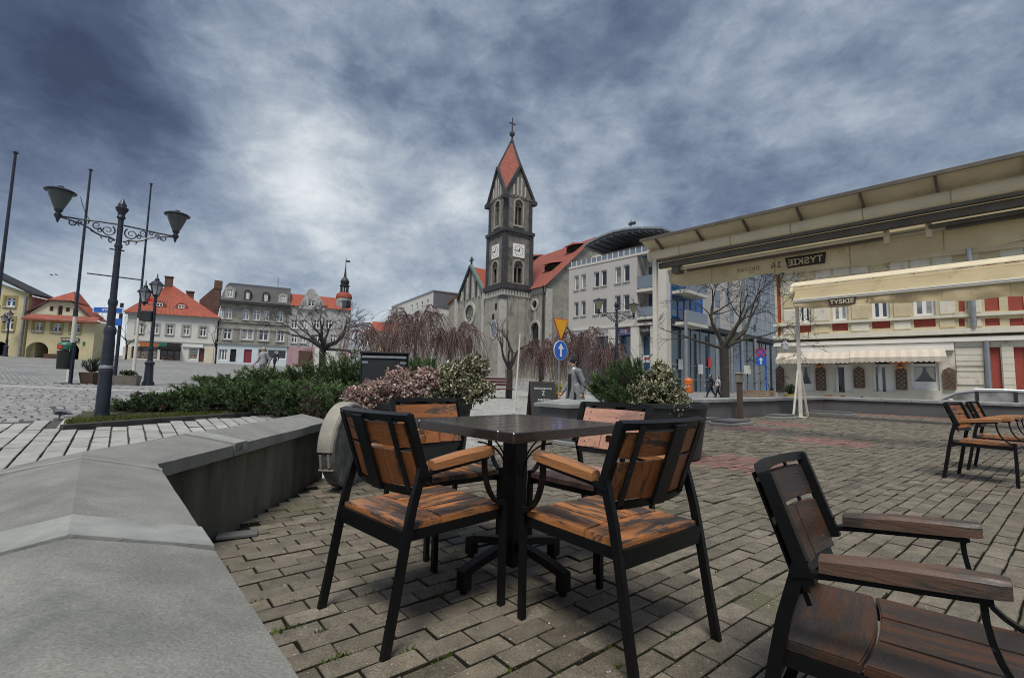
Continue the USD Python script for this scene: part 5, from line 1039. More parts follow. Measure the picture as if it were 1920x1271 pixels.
# ground floor: piers, shop glass, fascia signs
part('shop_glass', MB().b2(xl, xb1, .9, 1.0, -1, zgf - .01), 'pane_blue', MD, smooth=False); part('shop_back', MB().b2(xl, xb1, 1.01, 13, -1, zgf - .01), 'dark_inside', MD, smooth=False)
part('floor_band', MB().b2(xl - .1, xb1, -.12, .88, zgf - .28, zgf - .002), 'modern_pale', MD, smooth=False)
for x0_, x1_ in ((155, 185), (310, 330), (425, 480), (575, 630), (705, 745)):
    a, b = F.py(1020 + x0_ / 3.53, 640)[0], F.py(1020 + x1_ / 3.53, 640)[0]; part('pier', MB().b2(a, min(b, xb1 - .01), -.05, .85, -1, zgf - .29), 'modern_pale', MD, smooth=False)
for r_, m_, tx, tm_ in ((z5(190, 762, 312, 815), 'sign_white', None, None), (z5(328, 755, 424, 815), 'sign_white', None, None), (z5(485, 745, 572, 805), 'sign_purple', 'cop', 'sign_white'), (z5(632, 738, 704, 800), 'sign_dark', 'moda', 'sign_letters'), (z5(655, 940, 708, 985), 'sign_white', None, None)):
    x, z, w, h = F.r(*r_, .2); sgn = part('shop_sign', MB().b2(x - w / 2, x + w / 2, .18, .30, z - h / 2, z + h / 2), m_, MD, smooth=False)
    if tx: tmm = meshkit.text_mesh(tx, h * .38, .03, bold=True); tmm.apply_transform(rot(rx=math.pi / 2)); tmm.apply_translation([x - tmm.extents[0] / 2, .175, z - h * .2]); part('letters', (tmm.vertices, tmm.faces), tm_, sgn, smooth=False)
    if m_ == 'sign_purple': part('emblem', MB().xz(Point(x + w * .22, z + h * .15).buffer(h * .2), .165, .178), 'sign_red', sgn, smooth=False)
    if m_ == 'sign_white' and r_ == z5(655, 940, 708, 985): part('arrow', MB().xz(Polygon([(x - w * .35, z), (x - w * .1, z + h * .3), (x - w * .1, z + h * .1), (x + w * .35, z + h * .1), (x + w * .35, z - h * .1), (x - w * .1, z - h * .1), (x - w * .1, z - h * .3)]), .165, .178), 'sign_red', sgn, smooth=False)
glass('pane_shop', (.018, .045, .070), .05)
# right side: blue glass bay with balcony slabs, grey wall, glass tower
R_y = lambda px, py, lx=0: F.px(px, py, lx)
y0, y1, y2, y3 = .62, R_y(1307, 600)[0], R_y(1391, 600)[0], R_y(1462, 600)[0]
zg2 = R_y(1290, 607)[1]; zt2 = ztop + .2
def xz_right(poly, x0, x1): v, f = MB().xz(poly, -x1, -x0).mesh(); return np.stack([-v[:, 1], v[:, 0], v[:, 2]], 1), f[:, ::-1]
part('glass_bay', MB().b2(-.5, .55, y0, y1, zg2, zt2), 'pane_blue', MD, smooth=False)
for k in range(6): yy = y0 + (y1 - y0) * k / 5; part('bay_mullion', MB().b2(.551, .62, yy - .05, yy + .05, zg2, zt2), 'sign_blue', MD, smooth=False)
for zz in np.linspace(zg2, zt2, 7)[1:-1]: part('bay_transom', MB().b2(.552, .60, y0, y1, zz - .05, zz + .05), 'sign_blue', MD, smooth=False)
for yt, ys in ((410, 492), (620, 708)):
    ya_, zs_ = R_y(1020 + 880 / 3.53, 400 + ys / 3.53, 1.8); part('balcony_slab', MB().b2(.553, 2.1, y0 + .1, y1 * .72, zs_ - .25, zs_ + .05), 'modern_pale', MD, smooth=False); part('balcony_glass', MB().b2(2.0, 2.05, y0 + .15, y1 * .72, zs_ + .1, zs_ + 1.15), 'pane_pale', MD, smooth=False)
part('side_wall', MB().b2(-6, .0, y1 + .002, y2, zg2, zt2 + 2), 'modern_render', MD, smooth=False)
for px, py in ((1340, 520), (1365, 560), (1345, 600), (1372, 590), (1345, 560)):
    yy, zz = R_y(px, py); part('side_window', MB().b2(.001, .05, yy - .6, yy + .6, zz - .9, zz + .9), 'pane_pale', MD, smooth=False)
glass('pane_sky', (.17, .20, .23), .08)
part('glass_tower', MB().b2(-6, .5, y2 + .002, y3, zg2, zt2 + 6), 'pane_sky', MD, smooth=False)
mat('tower_mullion', (.36, .38, .40), rough=.4, var=.1)
for k in range(9): yy = y2 + .05 + (y3 - y2 - .1) * k / 8; part('tower_mullion', MB().b2(.501, .56, yy - .06, yy + .06, zg2, zt2 + 6), 'tower_mullion', MD, smooth=False)
for zz in np.arange(zg2 + 1.2, zt2 + 6, 1.3): part('tower_transom', MB().b2(.502, .55, y2 + .01, y3, zz - .05, zz + .05), 'tower_mullion', MD, smooth=False)
part('side_shop_glass', MB().b2(-1, .2, y0, y3, -1, zg2 - .52), 'pane_shop', MD, smooth=False); part('side_fascia', MB().b2(-1, .9, y0, y3, zg2 - .5, zg2 - .002), 'dark_slate', MD, smooth=False)
for k in range(16): yy = y0 + .4 + (y3 - y0 - .6) * k / 15; part('shop_mullion', MB().b2(.201, .27, yy - .05, yy + .05, -1, zg2 - .53), 'zinc' if k % 4 else 'sign_blue', MD, smooth=False)
for zz in (1.2, 2.6): part('shop_transom', MB().b2(.202, .26, y0, y3, zz - .04, zz + .04), 'zinc', MD, smooth=False)
for px, py, w, h, m_ in ((1276, 683, .8, 1.0, 'sign_white'), (1331, 680, .8, 1.0, 'sign_red'), (1313, 692, 1.1, 1.0, 'sign_white'), (1400, 693, 2.4, 1.0, 'sign_letters')):
    yy, zz = R_y(px, py, .3); part('shop_sign', MB().b2(.271, .34, yy - w / 2, yy + w / 2, zz - h / 2, zz + h / 2), m_, MD, smooth=False)
for px in (1287, 1344, 1372, 1392, 1417): yy = R_y(px, 690, 2.2)[0]; part('steel_column', MB().cyl((2.2, yy, -1), (2.2, yy, zg2 + (.6 if px < 1350 else -.5)), .16, n=8), 'zinc', MD)

# --- yellow brick corner house with red panels and a restaurant
mat('yellow_stone', (.56, .48, .31), rough=.85, c2=(.46, .39, .25), scale=1.8, bump=.5, bscale=14, dist=.01, stain=((.22, .19, .14), 1.6, .60, .74)); mat('pale_stone', (.64, .60, .50), rough=.85, var=.14, scale=1.8, bump=.4, bscale=16, dist=.008, stain=((.34, .31, .25), 1.5, .60, .74))
mat('red_panel', (.33, .065, .045), rough=.85, var=.2, scale=2.5, bump=.4, bscale=30, dist=.004); mat('fascia_white', (.74, .71, .65), rough=.7, var=.08, scale=1.2); mat('awning_stripe', (.52, .45, .38), rough=.8, c2=(.34, .26, .22), scale=1.2, stretch=(1, 1, 1)); mat('lattice', (.12, .07, .04), rough=.7, var=.3, scale=8); mat('copper_lamp', (.55, .22, .06), rough=.4, metal=.5, var=.2)
HO = at_y(1457, 700, 28.7); HO[2] = -.50; TR = math.radians(-39.7); F = Frame(HO, TR)
RB = thing('building', 'cream and red brick corner house with a restaurant on the ground floor', 'building', HO, TR)
P6 = lambda x, y, ly=0: F.py(1440 + x / 6.354, 560 + y / 6.354, ly); P7 = lambda x, y, ly=0: F.py(1680 + x / 5.78, 560 + y / 5.78, ly)
XE = 26.0; zl = (P6(60, 475)[1] + P7(600, 360)[1]) / 2; zu = (P6(400, 300)[1] + P6(1400, 252)[1] + P7(600, 195)[1]) / 3; zeave = (F.py(1640, 470)[1] + F.py(1828, 450)[1]) / 2
xs = P7(620, 450)[0]
pan = [F.r(*z6(365, 322, 515, 402)), F.r(*z6(765, 288, 952, 383)), F.r(*z6(1240, 265, 1455, 355)), F.r(*z7(195, 215, 430, 308))]
pan += [F.r(*z7(682, 215, 745, 300)), F.r(*z7(965, 212, 1125, 292)), F.r(*z7(1232, 212, 1387, 292))]
nred = F.r(*z6(118, 345, 152, 435))
wn = [F.r(*z6(365, 135, 515, 288)), F.r(*z6(768, 135, 958, 263)), F.r(*z6(1240, 135, 1455, 240)), F.r(*z7(192, 95, 430, 186))]
wn = [(x, z + h * .5 + .7 - h / 2 * 1.0, w, h + 1.4) for x, z, w, h in wn]
upred = [F.r(*z6(112, 60, 155, 290)), F.r(*z7(680, 40, 745, 138)), F.r(*z7(962, 30, 1120, 132)), F.r(*z7(1216, 30, 1387, 128))]
upred = [(x, z + 1.0, w, h + 2.0) for x, z, w, h in upred]
front(RB, sbox(0, zl, XE, zeave), [hole(w) for w in wn] + [hole(w) for w in pan + upred + [nred]], 'yellow_stone', .4)
for w in wn: window(RB, *w, y=.18, fw=.14, mull=1, trans=(.72,), pane='pane')
for x, z, w, h in pan + upred + [nred]: part('red_panel', MB().b2(x - w / 2, x + w / 2, .06, .2, z - h / 2, z + h / 2), 'red_panel', RB, smooth=False)
bl = MB(); nb = 0                                                       # dressed stone blocks between the windows
for row, (za_, zb_) in enumerate(((zl + .22, zu - .12), (zu + .12, zu + .95), (zu + 1.0, zu + 1.8), (zu + 1.85, zu + 2.65), (zu + 2.7, zu + 3.5))):
    occ = sorted((k[0] - k[2] / 2 - .10, k[0] + k[2] / 2 + .10) for k in pan + wn + upred + [nred] if k[1] + k[3] / 2 + .08 > za_ and k[1] - k[3] / 2 - .08 < zb_)
    x = .08
    for a_, b_ in occ + [(17.5, 18)]:
        if a_ - x > .35:
            n_ = max(1, round((a_ - x) / .82)); w = (a_ - x) / n_
            for k in range(n_): part('stone_block', MB().hull([(x + w * k + i + .025, y, z) for y, i in ((-.002, 0),) for i in (0, w - .05) for z in (za_, zb_)] + [(x + w * k + .065 + i, -.05, z) for i in (0, w - .13) for z in (za_ + .04, zb_ - .04)]), 'yellow_stone' if RNG.random() < .3 else 'pale_stone', RB, smooth=False)
        x = max(x, b_)
for zz, hh, dp, m_ in ((zu, .14, .14, 'pale_stone'), (zl, .28, .30, 'pale_stone'), (zl - .40, .22, .22, 'fascia_white'), (zeave, .45, .55, 'pale_stone'), (zeave - .6, .25, .25, 'yellow_stone')): part('ledge', MB().b2(-.12, XE, -dp, -.002, zz - hh / 2, zz + hh / 2), m_, RB, smooth=False)
part('wall', MB().b2(0, XE, .42, 12, -1, zeave), 'yellow_stone', RB, smooth=False)
part('gutter', MB().cyl((-.3, -.62, zeave + .22), (XE, -.62, zeave + .22), .12, n=8), 'zinc', RB)
part('roof', MB().add([(-.4, -.6, zeave + .22), (XE, -.6, zeave + .22), (XE, 5, zeave + 4), (-.4, 5, zeave + 4)], [[0, 1, 2, 3]]), 'red_tiles', RB, smooth=False)
vw = F.py(1608, 482); part('vent', MB().b2(vw[0] - .6, vw[0] + .6, -.5, -.003, vw[1] - .35, vw[1] + .35), 'white_frame', RB, smooth=False)
# ground floor
def G6(x0, y0, x1, y1): return F.r(*z6(x0, y0, x1, y1))
gw = [G6(350, 718, 540, 1105), G6(772, 718, 1000, 1115), G6(1250, 718, 1500, 1105), F.r(*z7(165, 650, 468, 992))]
bigred = [F.r(*z7(1012, 525, 1148, 1080)), F.r(*z7(1288, 522, 1420, 1100))]
front(RB, sbox(0, -1, XE, zl - .52), [hole(w) for w in gw + bigred], 'pale_stone', .5)
for x, z, w, h in bigred: part('red_panel', MB().b2(x - w / 2, x + w / 2, .10, .3, z - h / 2, z + h / 2), 'red_panel', RB, smooth=False)
for i, (x, z, w, h) in enumerate(gw):
    x0, x1, z0, z1 = x - w / 2, x + w / 2, z - h / 2, z + h / 2; ztr = z0 + h * .80
    f = MB(); f.b2(x0, x0 + .12, .12, .24, z0, z1).b2(x1 - .12, x1, .12, .24, z0, z1).b2(x0 + .12, x1 - .12, .12, .24, z1 - .1, z1).b2(x0 + .12, x1 - .12, .12, .24, ztr - .08, ztr + .08)
    if i in (1, 2): xd = x0 + w * (.18 if i == 1 else .34); f.b2(xd - .09, xd + .09, .12, .24, z0, ztr - .08); f.b2(x1 - .36, x1 - .12, .12, .24, z0, ztr - .08)
    else: f.b2(x0 + .12, x1 - .12, .12, .24, z0, z0 + .45)
    wp = part('shop_window' if i in (0, 3) else 'shop_door', f, 'white_frame', RB, smooth=False)
    part('pane', MB().b2(x0 + .1, x1 - .1, .30, .32, z0, z1 - .05), 'pane', wp, smooth=False); 
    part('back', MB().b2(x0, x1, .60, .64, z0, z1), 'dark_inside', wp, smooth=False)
    if i in (0, 3):
        for sgn in (-1, 1):
            cu_ = MB(); pts = []
            for q in np.linspace(0, 1, 9): zz = ztr - .1 - q * (ztr - z0 - .6); pts.append((x + sgn * (.06 + (w * .5 - .22) * q ** 2.0) * 1.0, zz))
            cu_.xz(Polygon([(x + sgn * (w * .5 - .1), ztr - .1)] + pts + [(x + sgn * (w * .5 - .1), z0 + .55)]).buffer(0), .26, .29); part('curtain', cu_, 'curtain', wp, smooth=False)
    else: part('handle', MB().b2(x0 + w * .24, x0 + w * .30, .05, .10, z0 + 1.0, z0 + 1.5), 'steel', wp, smooth=False)
part('shop_fascia', MB().b2(1.3, xs, -.16, -.004, P6(600, 645)[1], zl - .54), 'fascia_white', RB, smooth=False)
for y_ in (515, 610, 680, 745, 795, 855, 925): z = P7(780, y_)[1]; part('rustication', MB().b2(xs + .05, P7(955, y_)[0], -.05, -.003, z - .02, z + .34), 'pale_stone', RB, smooth=False)
for k in range(8): z = P7(1215, 1090 - k * 75)[1]; a, b = P7(1152, 700)[0], P7(1282, 700)[0]; part('rustication', MB().b2(a, b, -.06, -.003, z, z + .36), 'pale_stone', RB, smooth=False)
dx = P7(968, 400)[0]; part('downpipe', MB().cyl((dx, -.14, .8), (dx, -.14, zl - .5), .11, n=8).cyl((dx - .4, -.3, zl + .2), (dx - .4, -.3, zeave), .11, n=8), 'zinc', RB); part('downpipe_foot', MB().cyl((dx, -.14, -1), (dx, -.14, .8), .14, n=8), 'pale_stone', RB)
# small striped awnings
for xa_, xb_, yz in ((P6(135, 690)[0], P6(985, 690)[0], 640), (P6(990, 690)[0], P7(530, 600)[0], 630)):
    z1 = P6(700, yz)[1]; z0 = z1 - .42; aw = MB(); n = 18
    for k in range(n):
        a, b = xa_ + (xb_ - xa_) * k / n, xa_ + (xb_ - xa_) * (k + 1) / n
        aw.add([(a, -1.15, z0), (b, -1.15, z0), (b, -.17, z1), (a, -.17, z1)], [[0, 1, 2, 3]], k % 2); s = np.linspace(0, math.pi, 5)
        ed_ = [(a + (b - a) * q / 4, -1.16, z0 - .22 - .06 * math.sin(w_)) for q, w_ in enumerate(s)]; aw.add([(a, -1.16, z0), (b, -1.16, z0)] + ed_[::-1], [[0, 1, 2], [0, 2, 3], [0, 3, 4], [0, 4, 5], [0, 5, 6]], k % 2)
    if 'stripe' not in M: mat('stripe', (1, 1, 1), rough=.8, var=.1, tone=[(0, (.54, .48, .40)), (1, (.48, .42, .35))])
    part('shop_awning', aw, 'stripe', RB, tone=aw.tones())
# lattice panels and copper lamps on the piers
for r_ in (z6(97, 795, 195, 1112), z6(570, 800, 690, 1092), z6(1022, 808, 1152, 1062), z6(1522, 815, 1655, 1085), z7(508, 742, 648, 985)):
    x, z, w, h = F.r(*r_); o = Polygon([(x - w / 2, z - h / 2), (x + w / 2, z - h / 2), (x + w / 2, z + h * .36), (x + w * .25, z + h * .42), (x, z + h / 2), (x - w * .25, z + h * .42), (x - w / 2, z + h * .36)])
    L_ = o.difference(o.buffer(-.07)); inn = o.buffer(-.05); st = .24
    from shapely.geometry import LineString
    k = -h
    while k < h + w: L_ = L_.union(LineString([(x - w / 2, z - h / 2 + k), (x + w / 2, z - h / 2 + k - w)]).buffer(.028).intersection(inn)).union(LineString([(x - w / 2, z - h / 2 + k - w), (x + w / 2, z - h / 2 + k)]).buffer(.028).intersection(inn)); k += st
    part('lattice', MB().xz(L_, -.12, -.065), 'lattice', RB, smooth=False)
for x_, y_ in ((622, 752), (1575, 762)):
    x, z = P6(x_, y_); part('wall_lamp', MB().lathe([(.05, z - .35), (.18, z - .22), (.05, z - .12), (.42, z - .05), (.62, z + .12), (.62, z + .16), (.1, z + .22)], (x, -.35, 0), 14), 'copper_lamp', RB)
# ---------------------------------------------------------------- the two big awnings over the terrace
mat('awning_cloth', (.66, .55, .34), rough=.85, var=.14, scale=1.6, bump=.5, bscale=5, dist=.03, stain=((.40, .32, .19), 2.2, .58, .75), translucent=.45)
mat('awning_frame', (.66, .57, .39), rough=.5, var=.15, scale=2.0, stain=((.46, .37, .24), 3, .58, .75)); mat('awning_dark', (.12, .105, .08), rough=.6, var=.35, scale=3); mat('cream_paint', (.60, .57, .50), rough=.55, var=.12, scale=4, stain=((.40, .37, .31), 5, .60, .75))
mat('sign_brown', (.045, .030, .022), rough=.8, var=.2); mat('print_brown', (.17, .12, .075), rough=.85, var=.2); mat('print_cream', (.58, .50, .34), rough=.85, var=.05)
mat('cloth_seam', (.42, .33, .19), rough=.85, var=.2)
AX_TH = math.atan2(-.73, .69)
def lettering(txt, h, x, y, z, mirror, m_, par, name='letters', bold=True, th=.004):
    """flat print on the cloth; mirror: it faces the far side and shows reversed from here"""
    tm = meshkit.text_mesh(txt, h, th, bold=bold); b = tm.bounds; tm.apply_translation([-(b[0][0] + b[1][0]) / 2, 0, 0]); v = tm.vertices.copy(); f = tm.faces
    if mirror: v[:, 0] *= -1; f = f[:, ::-1]
    V = np.stack([v[:, 0] + x, np.full(len(v), y) - v[:, 2], v[:, 1] + z], 1); return part(name, (V, f), m_, par, smooth=False)
def cloth_sheet(s, r, z1, z3_, L):
    n, k = 70, 6; V = []
    for i in range(n + 1):
        x = .08 + (L - .08) * i / n
        for j in range(k + 1):
            q = j / k; sag = .045 * math.sin(q * math.pi) * (1 + .35 * math.sin(x * 2.3) + .2 * math.sin(x * 6.1)); V.append((x, s * (r * .72 + (.53 - r * .72) * q), z1 - .03 + (z3_ + .15 - z1 + .03) * q - sag))
    return V, [[i * (k + 1) + j, (i + 1) * (k + 1) + j, (i + 1) * (k + 1) + j + 1, i * (k + 1) + j + 1] for i in range(n) for j in range(k)]
def awning(label, px, D, s, zs, val_drop, text_at, L=9.2):
    """s: +1 cloth side away from the camera, -1 towards it; zs: heights of cover top, cover bottom, tube bottom, beam bottom; val_drop: valance drop at both ends"""
    p = at_y(px, 640, D); t = thing('awning', label, 'awning', (p[0], p[1], 0), AX_TH)
    z0, z1, z2_, z3_ = zs; r = (z1 - z2_) / 2 + .012
    for x in (.06, L - .3):
        part('post', MB().rbox(x - .05, x + .05, -.05, .05, .02, z2_ + .05, .008), 'cream_paint', t); part('foot_plate', MB().rbox(x - .16, x + .16, -.16, .16, .0, .02, .004), 'cream_paint', t)
    part('cover', MB().hull([(x, s * -.34, z0 + q) for x in (-.12, L) for q in (-.03, 0)] + [(x, s * .10, z1 + .05 + q) for x in (-.12, L) for q in (-.03, 0)]), 'awning_frame', t, smooth=False)
    part('cover_edge', MB().rbox(-.13, L + .01, s * -.36 - .012, s * -.36 + .012, z0 - .05, z0 + .018, .004), 'awning_dark', t)
    for k in range(10): x = .25 + k * (L - .6) / 9; part('cover_bracket', MB().hull([(x + o, y, z) for o in (-.018, .018) for y, z in ((s * -.32, z0 - .045), (s * .08, z1 + .005), (s * .05, z1 - .06), (s * -.30, z0 - .085))]), 'awning_dark', t, smooth=False)
    zc = (z1 + z2_) / 2; tu = MB().tube([(0, .02 * s, zc), (L, .02 * s, zc)], r, 20); part('cloth_roll', tu, 'awning_cloth' if s < 0 else 'awning_frame', t)
    part('end_cap', MB().tube([(-.09, .02 * s, zc), (-.005, .02 * s, zc)], r * 1.08, 20), 'awning_frame', t)
    part('cassette_rail', MB().rbox(0, L, .02 * s - .05, .02 * s + .05, z2_ - .06, z2_ - .005, .006), 'awning_dark', t)
    part('beam', MB().rbox(.1, L, s * .12 - .05, s * .12 + .05, z3_ + .10, z2_ - .065, .008), 'awning_dark', t)
    # folded arms and the front bar
    for a, b in ((.5, L * .47), (L - .5, L * .53)):
        part('folding_arm', MB().rbox(min(a, b), max(a, b), s * .22 - .03, s * .22 + .03, z3_ + .02, z3_ + .085, .008), 'awning_frame' if a < 1 else 'awning_dark', t); part('folding_arm', MB().rbox(min(a, b) + .2, max(a, b), s * .31 - .03, s * .31 + .03, z3_ - .02, z3_ + .045, .008), 'awning_dark', t)
        part('arm_bracket', MB().rbox(a - .09, a + .09, s * .10, s * .36, z3_ - .05, z3_ + .13, .01), 'awning_dark', t); part('arm_joint', MB().cyl((b, s * .27, z3_ - .11), (b, s * .27, z3_ + .12), .045, n=10), 'awning_frame', t)
    part('cloth', MB().add(*cloth_sheet(s, r, z1, z3_, L)), 'awning_cloth', t, smooth=60)
    part('front_bar', MB().rbox(.1, L, s * .55 - .045, s * .55 + .045, z3_ + .04, z3_ + .15, .015), 'cream_paint', t)
    part('front_bar_groove', MB().b2(.1, L, s * .55 - .048, s * .55 + .048, z3_ + .085, z3_ + .10), 'steel', t)
    n, k = 120, 7; V = []
    for i in range(n + 1):
        x = .1 + (L - .1) * i / n; d = val_drop[0] + (val_drop[1] - val_drop[0]) * i / n; d *= 1 + .09 * math.sin(x * 1.9) + .05 * math.sin(x * 4.7 + 1)
        if i < 6: d *= .55 + .45 * i / 6
        for j in range(k + 1): q = j / k; V.append((x, s * .55 + s * (.05 * math.sin(x * 3.1 + 2 * q) + .028 * math.sin(x * 8.3 - q)) * q, z3_ + .04 - d * q))
    F = [[i * (k + 1) + j, (i + 1) * (k + 1) + j, (i + 1) * (k + 1) + j + 1, i * (k + 1) + j + 1] for i in range(n) for j in range(k)]
    vl = part('valance', MB().add(V, F), 'awning_cloth', t, smooth=60)
    for i in range(14, n, 17): part('seam', MB().bar([(q[0], q[1] - .004, q[2]) for q in V[i * (k + 1):(i + 1) * (k + 1)]], .016, .003, (1, 0, 0)), 'cloth_seam', vl, smooth=False)
    for i in range(8): xs__ = .7 + i * 1.12; part('seam', MB().tube([(xs__ - .010, .02 * s, zc), (xs__ + .010, .02 * s, zc)], r * 1.012, 20), 'cloth_seam', t)
    x1, x2, h = text_at; d = val_drop[0] + (val_drop[1] - val_drop[0]) * x1 / L; m_ = s > 0; zz = z3_ + .04 - d * .62; sd = (s * .55 - .065) if True else 0
    w = h * 4.3; q = .16 * h; part('badge', MB().xz(Polygon([(x1 - w / 2 - q, zz + h * 1.05), (x1 + w / 2 + q, zz + h * 1.05), (x1 + w / 2, zz - h * .35), (x1 - w / 2 + (q if m_ else q), zz - h * .35)]), sd + .004, sd + .008), 'sign_brown', vl, smooth=False)
    lettering('TYSKIE', h * .78, x1, sd + .004, zz - h * .05, m_, 'print_cream', vl)
    lettering('14', h * .78, x2 + (.40 if m_ else -.46) * h / .13, sd + .004, zz - h * .05, m_, 'print_brown', vl); lettering('DNIOWE', h * .52, x2 - (.06 if m_ else -.12) * h / .13, sd + .004, zz + h * .05, m_, 'print_brown', vl, bold=False); lettering('PIWO', h * .22, x2, sd + .004, zz - h * .33, m_, 'print_brown', vl, bold=False)
    return t
AW1 = awning('nearer big beige awning, its lettering seen reversed from behind', 1225, 10.9, 1, (4.34, 4.12, 3.90, 3.60), (.34, .40), (3.02, 2.02, .155))
AW2 = awning('farther big beige awning with its lettering readable from here', 1493, 15.8, -1, (4.62, 4.36, 4.02, 3.72), (.20, .50), (1.45, 2.72, .16))
p = at_y(1493, 640, 15.8)
for s, nm in ((-1, 0), (1, 0)): part('brace', MB().bar([(.06 + s * .02, s * .06, 1.55), (.06 + s * .10, s * .42, .03)], .05, .07, (1, 0, 0)), 'cream_paint', AW2, smooth=False)

# ---------------------------------------------------------------- lamps
mat('lamp_iron', (.018, .024, .040), rough=.42, var=.35, scale=6, bump=.2, bscale=40, dist=.004, stain=((.05, .06, .085), 5, .6, .75)); mat('lamp_bowl', (.075, .085, .085), rough=.35, var=.2, scale=4); mat('lamp_bowl_pale', (.33, .33, .22), rough=.35, var=.2, scale=4); mat('lantern_glass', (.48, .50, .50), rough=.15, var=.1)
def spiral(c, r0, turns, a0, sx=1, sz=1, n=26):
    return [(c[0] + sx * r0 * (1 - .82 * q) * math.cos(a0 + q * turns * 2 * math.pi), 0, c[1] + sz * r0 * (1 - .82 * q) * math.sin(a0 + q * turns * 2 * math.pi)) for q in np.linspace(0, 1, n)]
def double_lamp(label, loc, rz, bowl, H=4.36, group=None):
    t = thing('street_lamp', label, 'street lamp', loc, rz, group)
    part('base', MB().lathe([(.120, -.2), (.120, .10), (.110, .14), (.107, .85), (.116, .88), (.116, .93), (.102, .97), (.095, 1.45), (.085, 1.62), (.10, 1.66), (.10, 1.74), (.076, 1.80)], n=18), 'lamp_iron', t, smooth=40)
    part('pole', MB().lathe([(.068, 1.80), (.064, 2.2), (.078, 2.22), (.078, 2.30), (.058, 2.34), (.050, 3.35), (.066, 3.37), (.066, 3.42), (.048, 3.45), (.046, 3.95)], n=16), 'lamp_iron', t, smooth=40)
    part('finial', MB().lathe([(.058, 3.95), (.075, 3.98), (.058, 4.02), (.058, 4.06), (.095, 4.12), (.11, 4.17), (.07, 4.20), (.075, 4.24), (.045, 4.29), (.03, 4.33), (.012, H)], n=14), 'lamp_iron', t, smooth=40)
    part('ladder_bar', MB().tube([(-.42, 0, 2.78), (.42, 0, 2.78)], .014, 6), 'lamp_iron', t); part('clip', MB().tube([(-.13, 0, 3.32), (.10, 0, 3.32)], .016, 6), 'lamp_iron', t)
    for s in (-1, 1):
        a = MB(); a.tube([(s * x, 0, z) for x, z in ((.05, 3.83), (.3, 3.82), (.6, 3.80), (.90, 3.79))], [.017, .016, .015, .017], 6)
        a.tube([(s * x, 0, z) for x, z in ((.06, 3.50), (.14, 3.545), (.26, 3.55), (.36, 3.59), (.44, 3.65), (.54, 3.70), (.70, 3.745), (.88, 3.78))], [.020, .02, .018, .017, .016, .015, .014, .013], 6)
        for c, r, tn, a0 in (((.18, 3.68), .115, 1.6, 2.2), ((.35, 3.74), .075, 1.4, 3.6), ((.50, 3.765), .045, 1.3, .4), ((.70, 3.71), .06, 1.5, 2.6), ((.115, 3.50), .05, 1.3, 4.5), ((.31, 3.645), .05, 1.2, .5), ((.60, 3.755), .035, 1.2, 3.)):
            q = [(s * x, y, z) for x, y, z in spiral(c, r, tn, a0)]; a.tube(q, np.linspace(.014, .006, len(q)), 5)
        for x, z in ((.43, 3.63), (.28, 3.53), (.62, 3.70)): a.tube([(s * x, 0, z), (s * (x - .03), 0, z - .045)], [.014, .003], 5)
        part('scroll_arm', a, 'lamp_iron', t)
        x = s * .90
        part('lamp_socket', MB().lathe([(.004, 3.66), (.022, 3.70), (.030, 3.74), (.055, 3.78), (.06, 3.82), (.035, 3.85), (.07, 3.90)], (x, 0, 0), 12), 'lamp_iron', t, smooth=40)
        b = part('lamp_bowl', MB().lathe([(.05, 3.90), (.07, 3.93), (.115, 4.04), (.165, 4.17), (.185, 4.25)], (x, 0, 0), 20), bowl, t, smooth=50)
        part('lamp_lid', MB().lathe([(.232, 4.245), (.236, 4.26), (.20, 4.285), (.11, 4.32), (.045, 4.335), (.042, 4.36), (.0, 4.365)], (x, 0, 0), 22), 'lamp_iron', b, smooth=50)
    return t
P1 = on_ground(190, 785); P1 = at_y(190, 785, 9.15); P1[2] = ground_z(P1[0], P1[1])
lamp1 = double_lamp('tall dark iron lamp with two bowl lanterns on scrolled arms, beside the low bushes', P1, math.radians(41), 'lamp_bowl')
part('hanging_cable', MB().tube([(-.62, -.02, 4.23), (-.58, -.02, 4.08), (-.52, -.02, 3.92), (-.46, -.01, 3.82)], .006, 5), 'lamp_iron', lamp1)
part('pole_band', MB().lathe([(.10, .96), (.112, .97), (.112, 1.02), (.10, 1.03)], n=16), 'zinc', lamp1)
lamp2 = double_lamp('distant iron lamp with two pale bowls in front of the modern building', stand(1156, 18.7, 740), math.radians(28), 'lamp_bowl_pale')
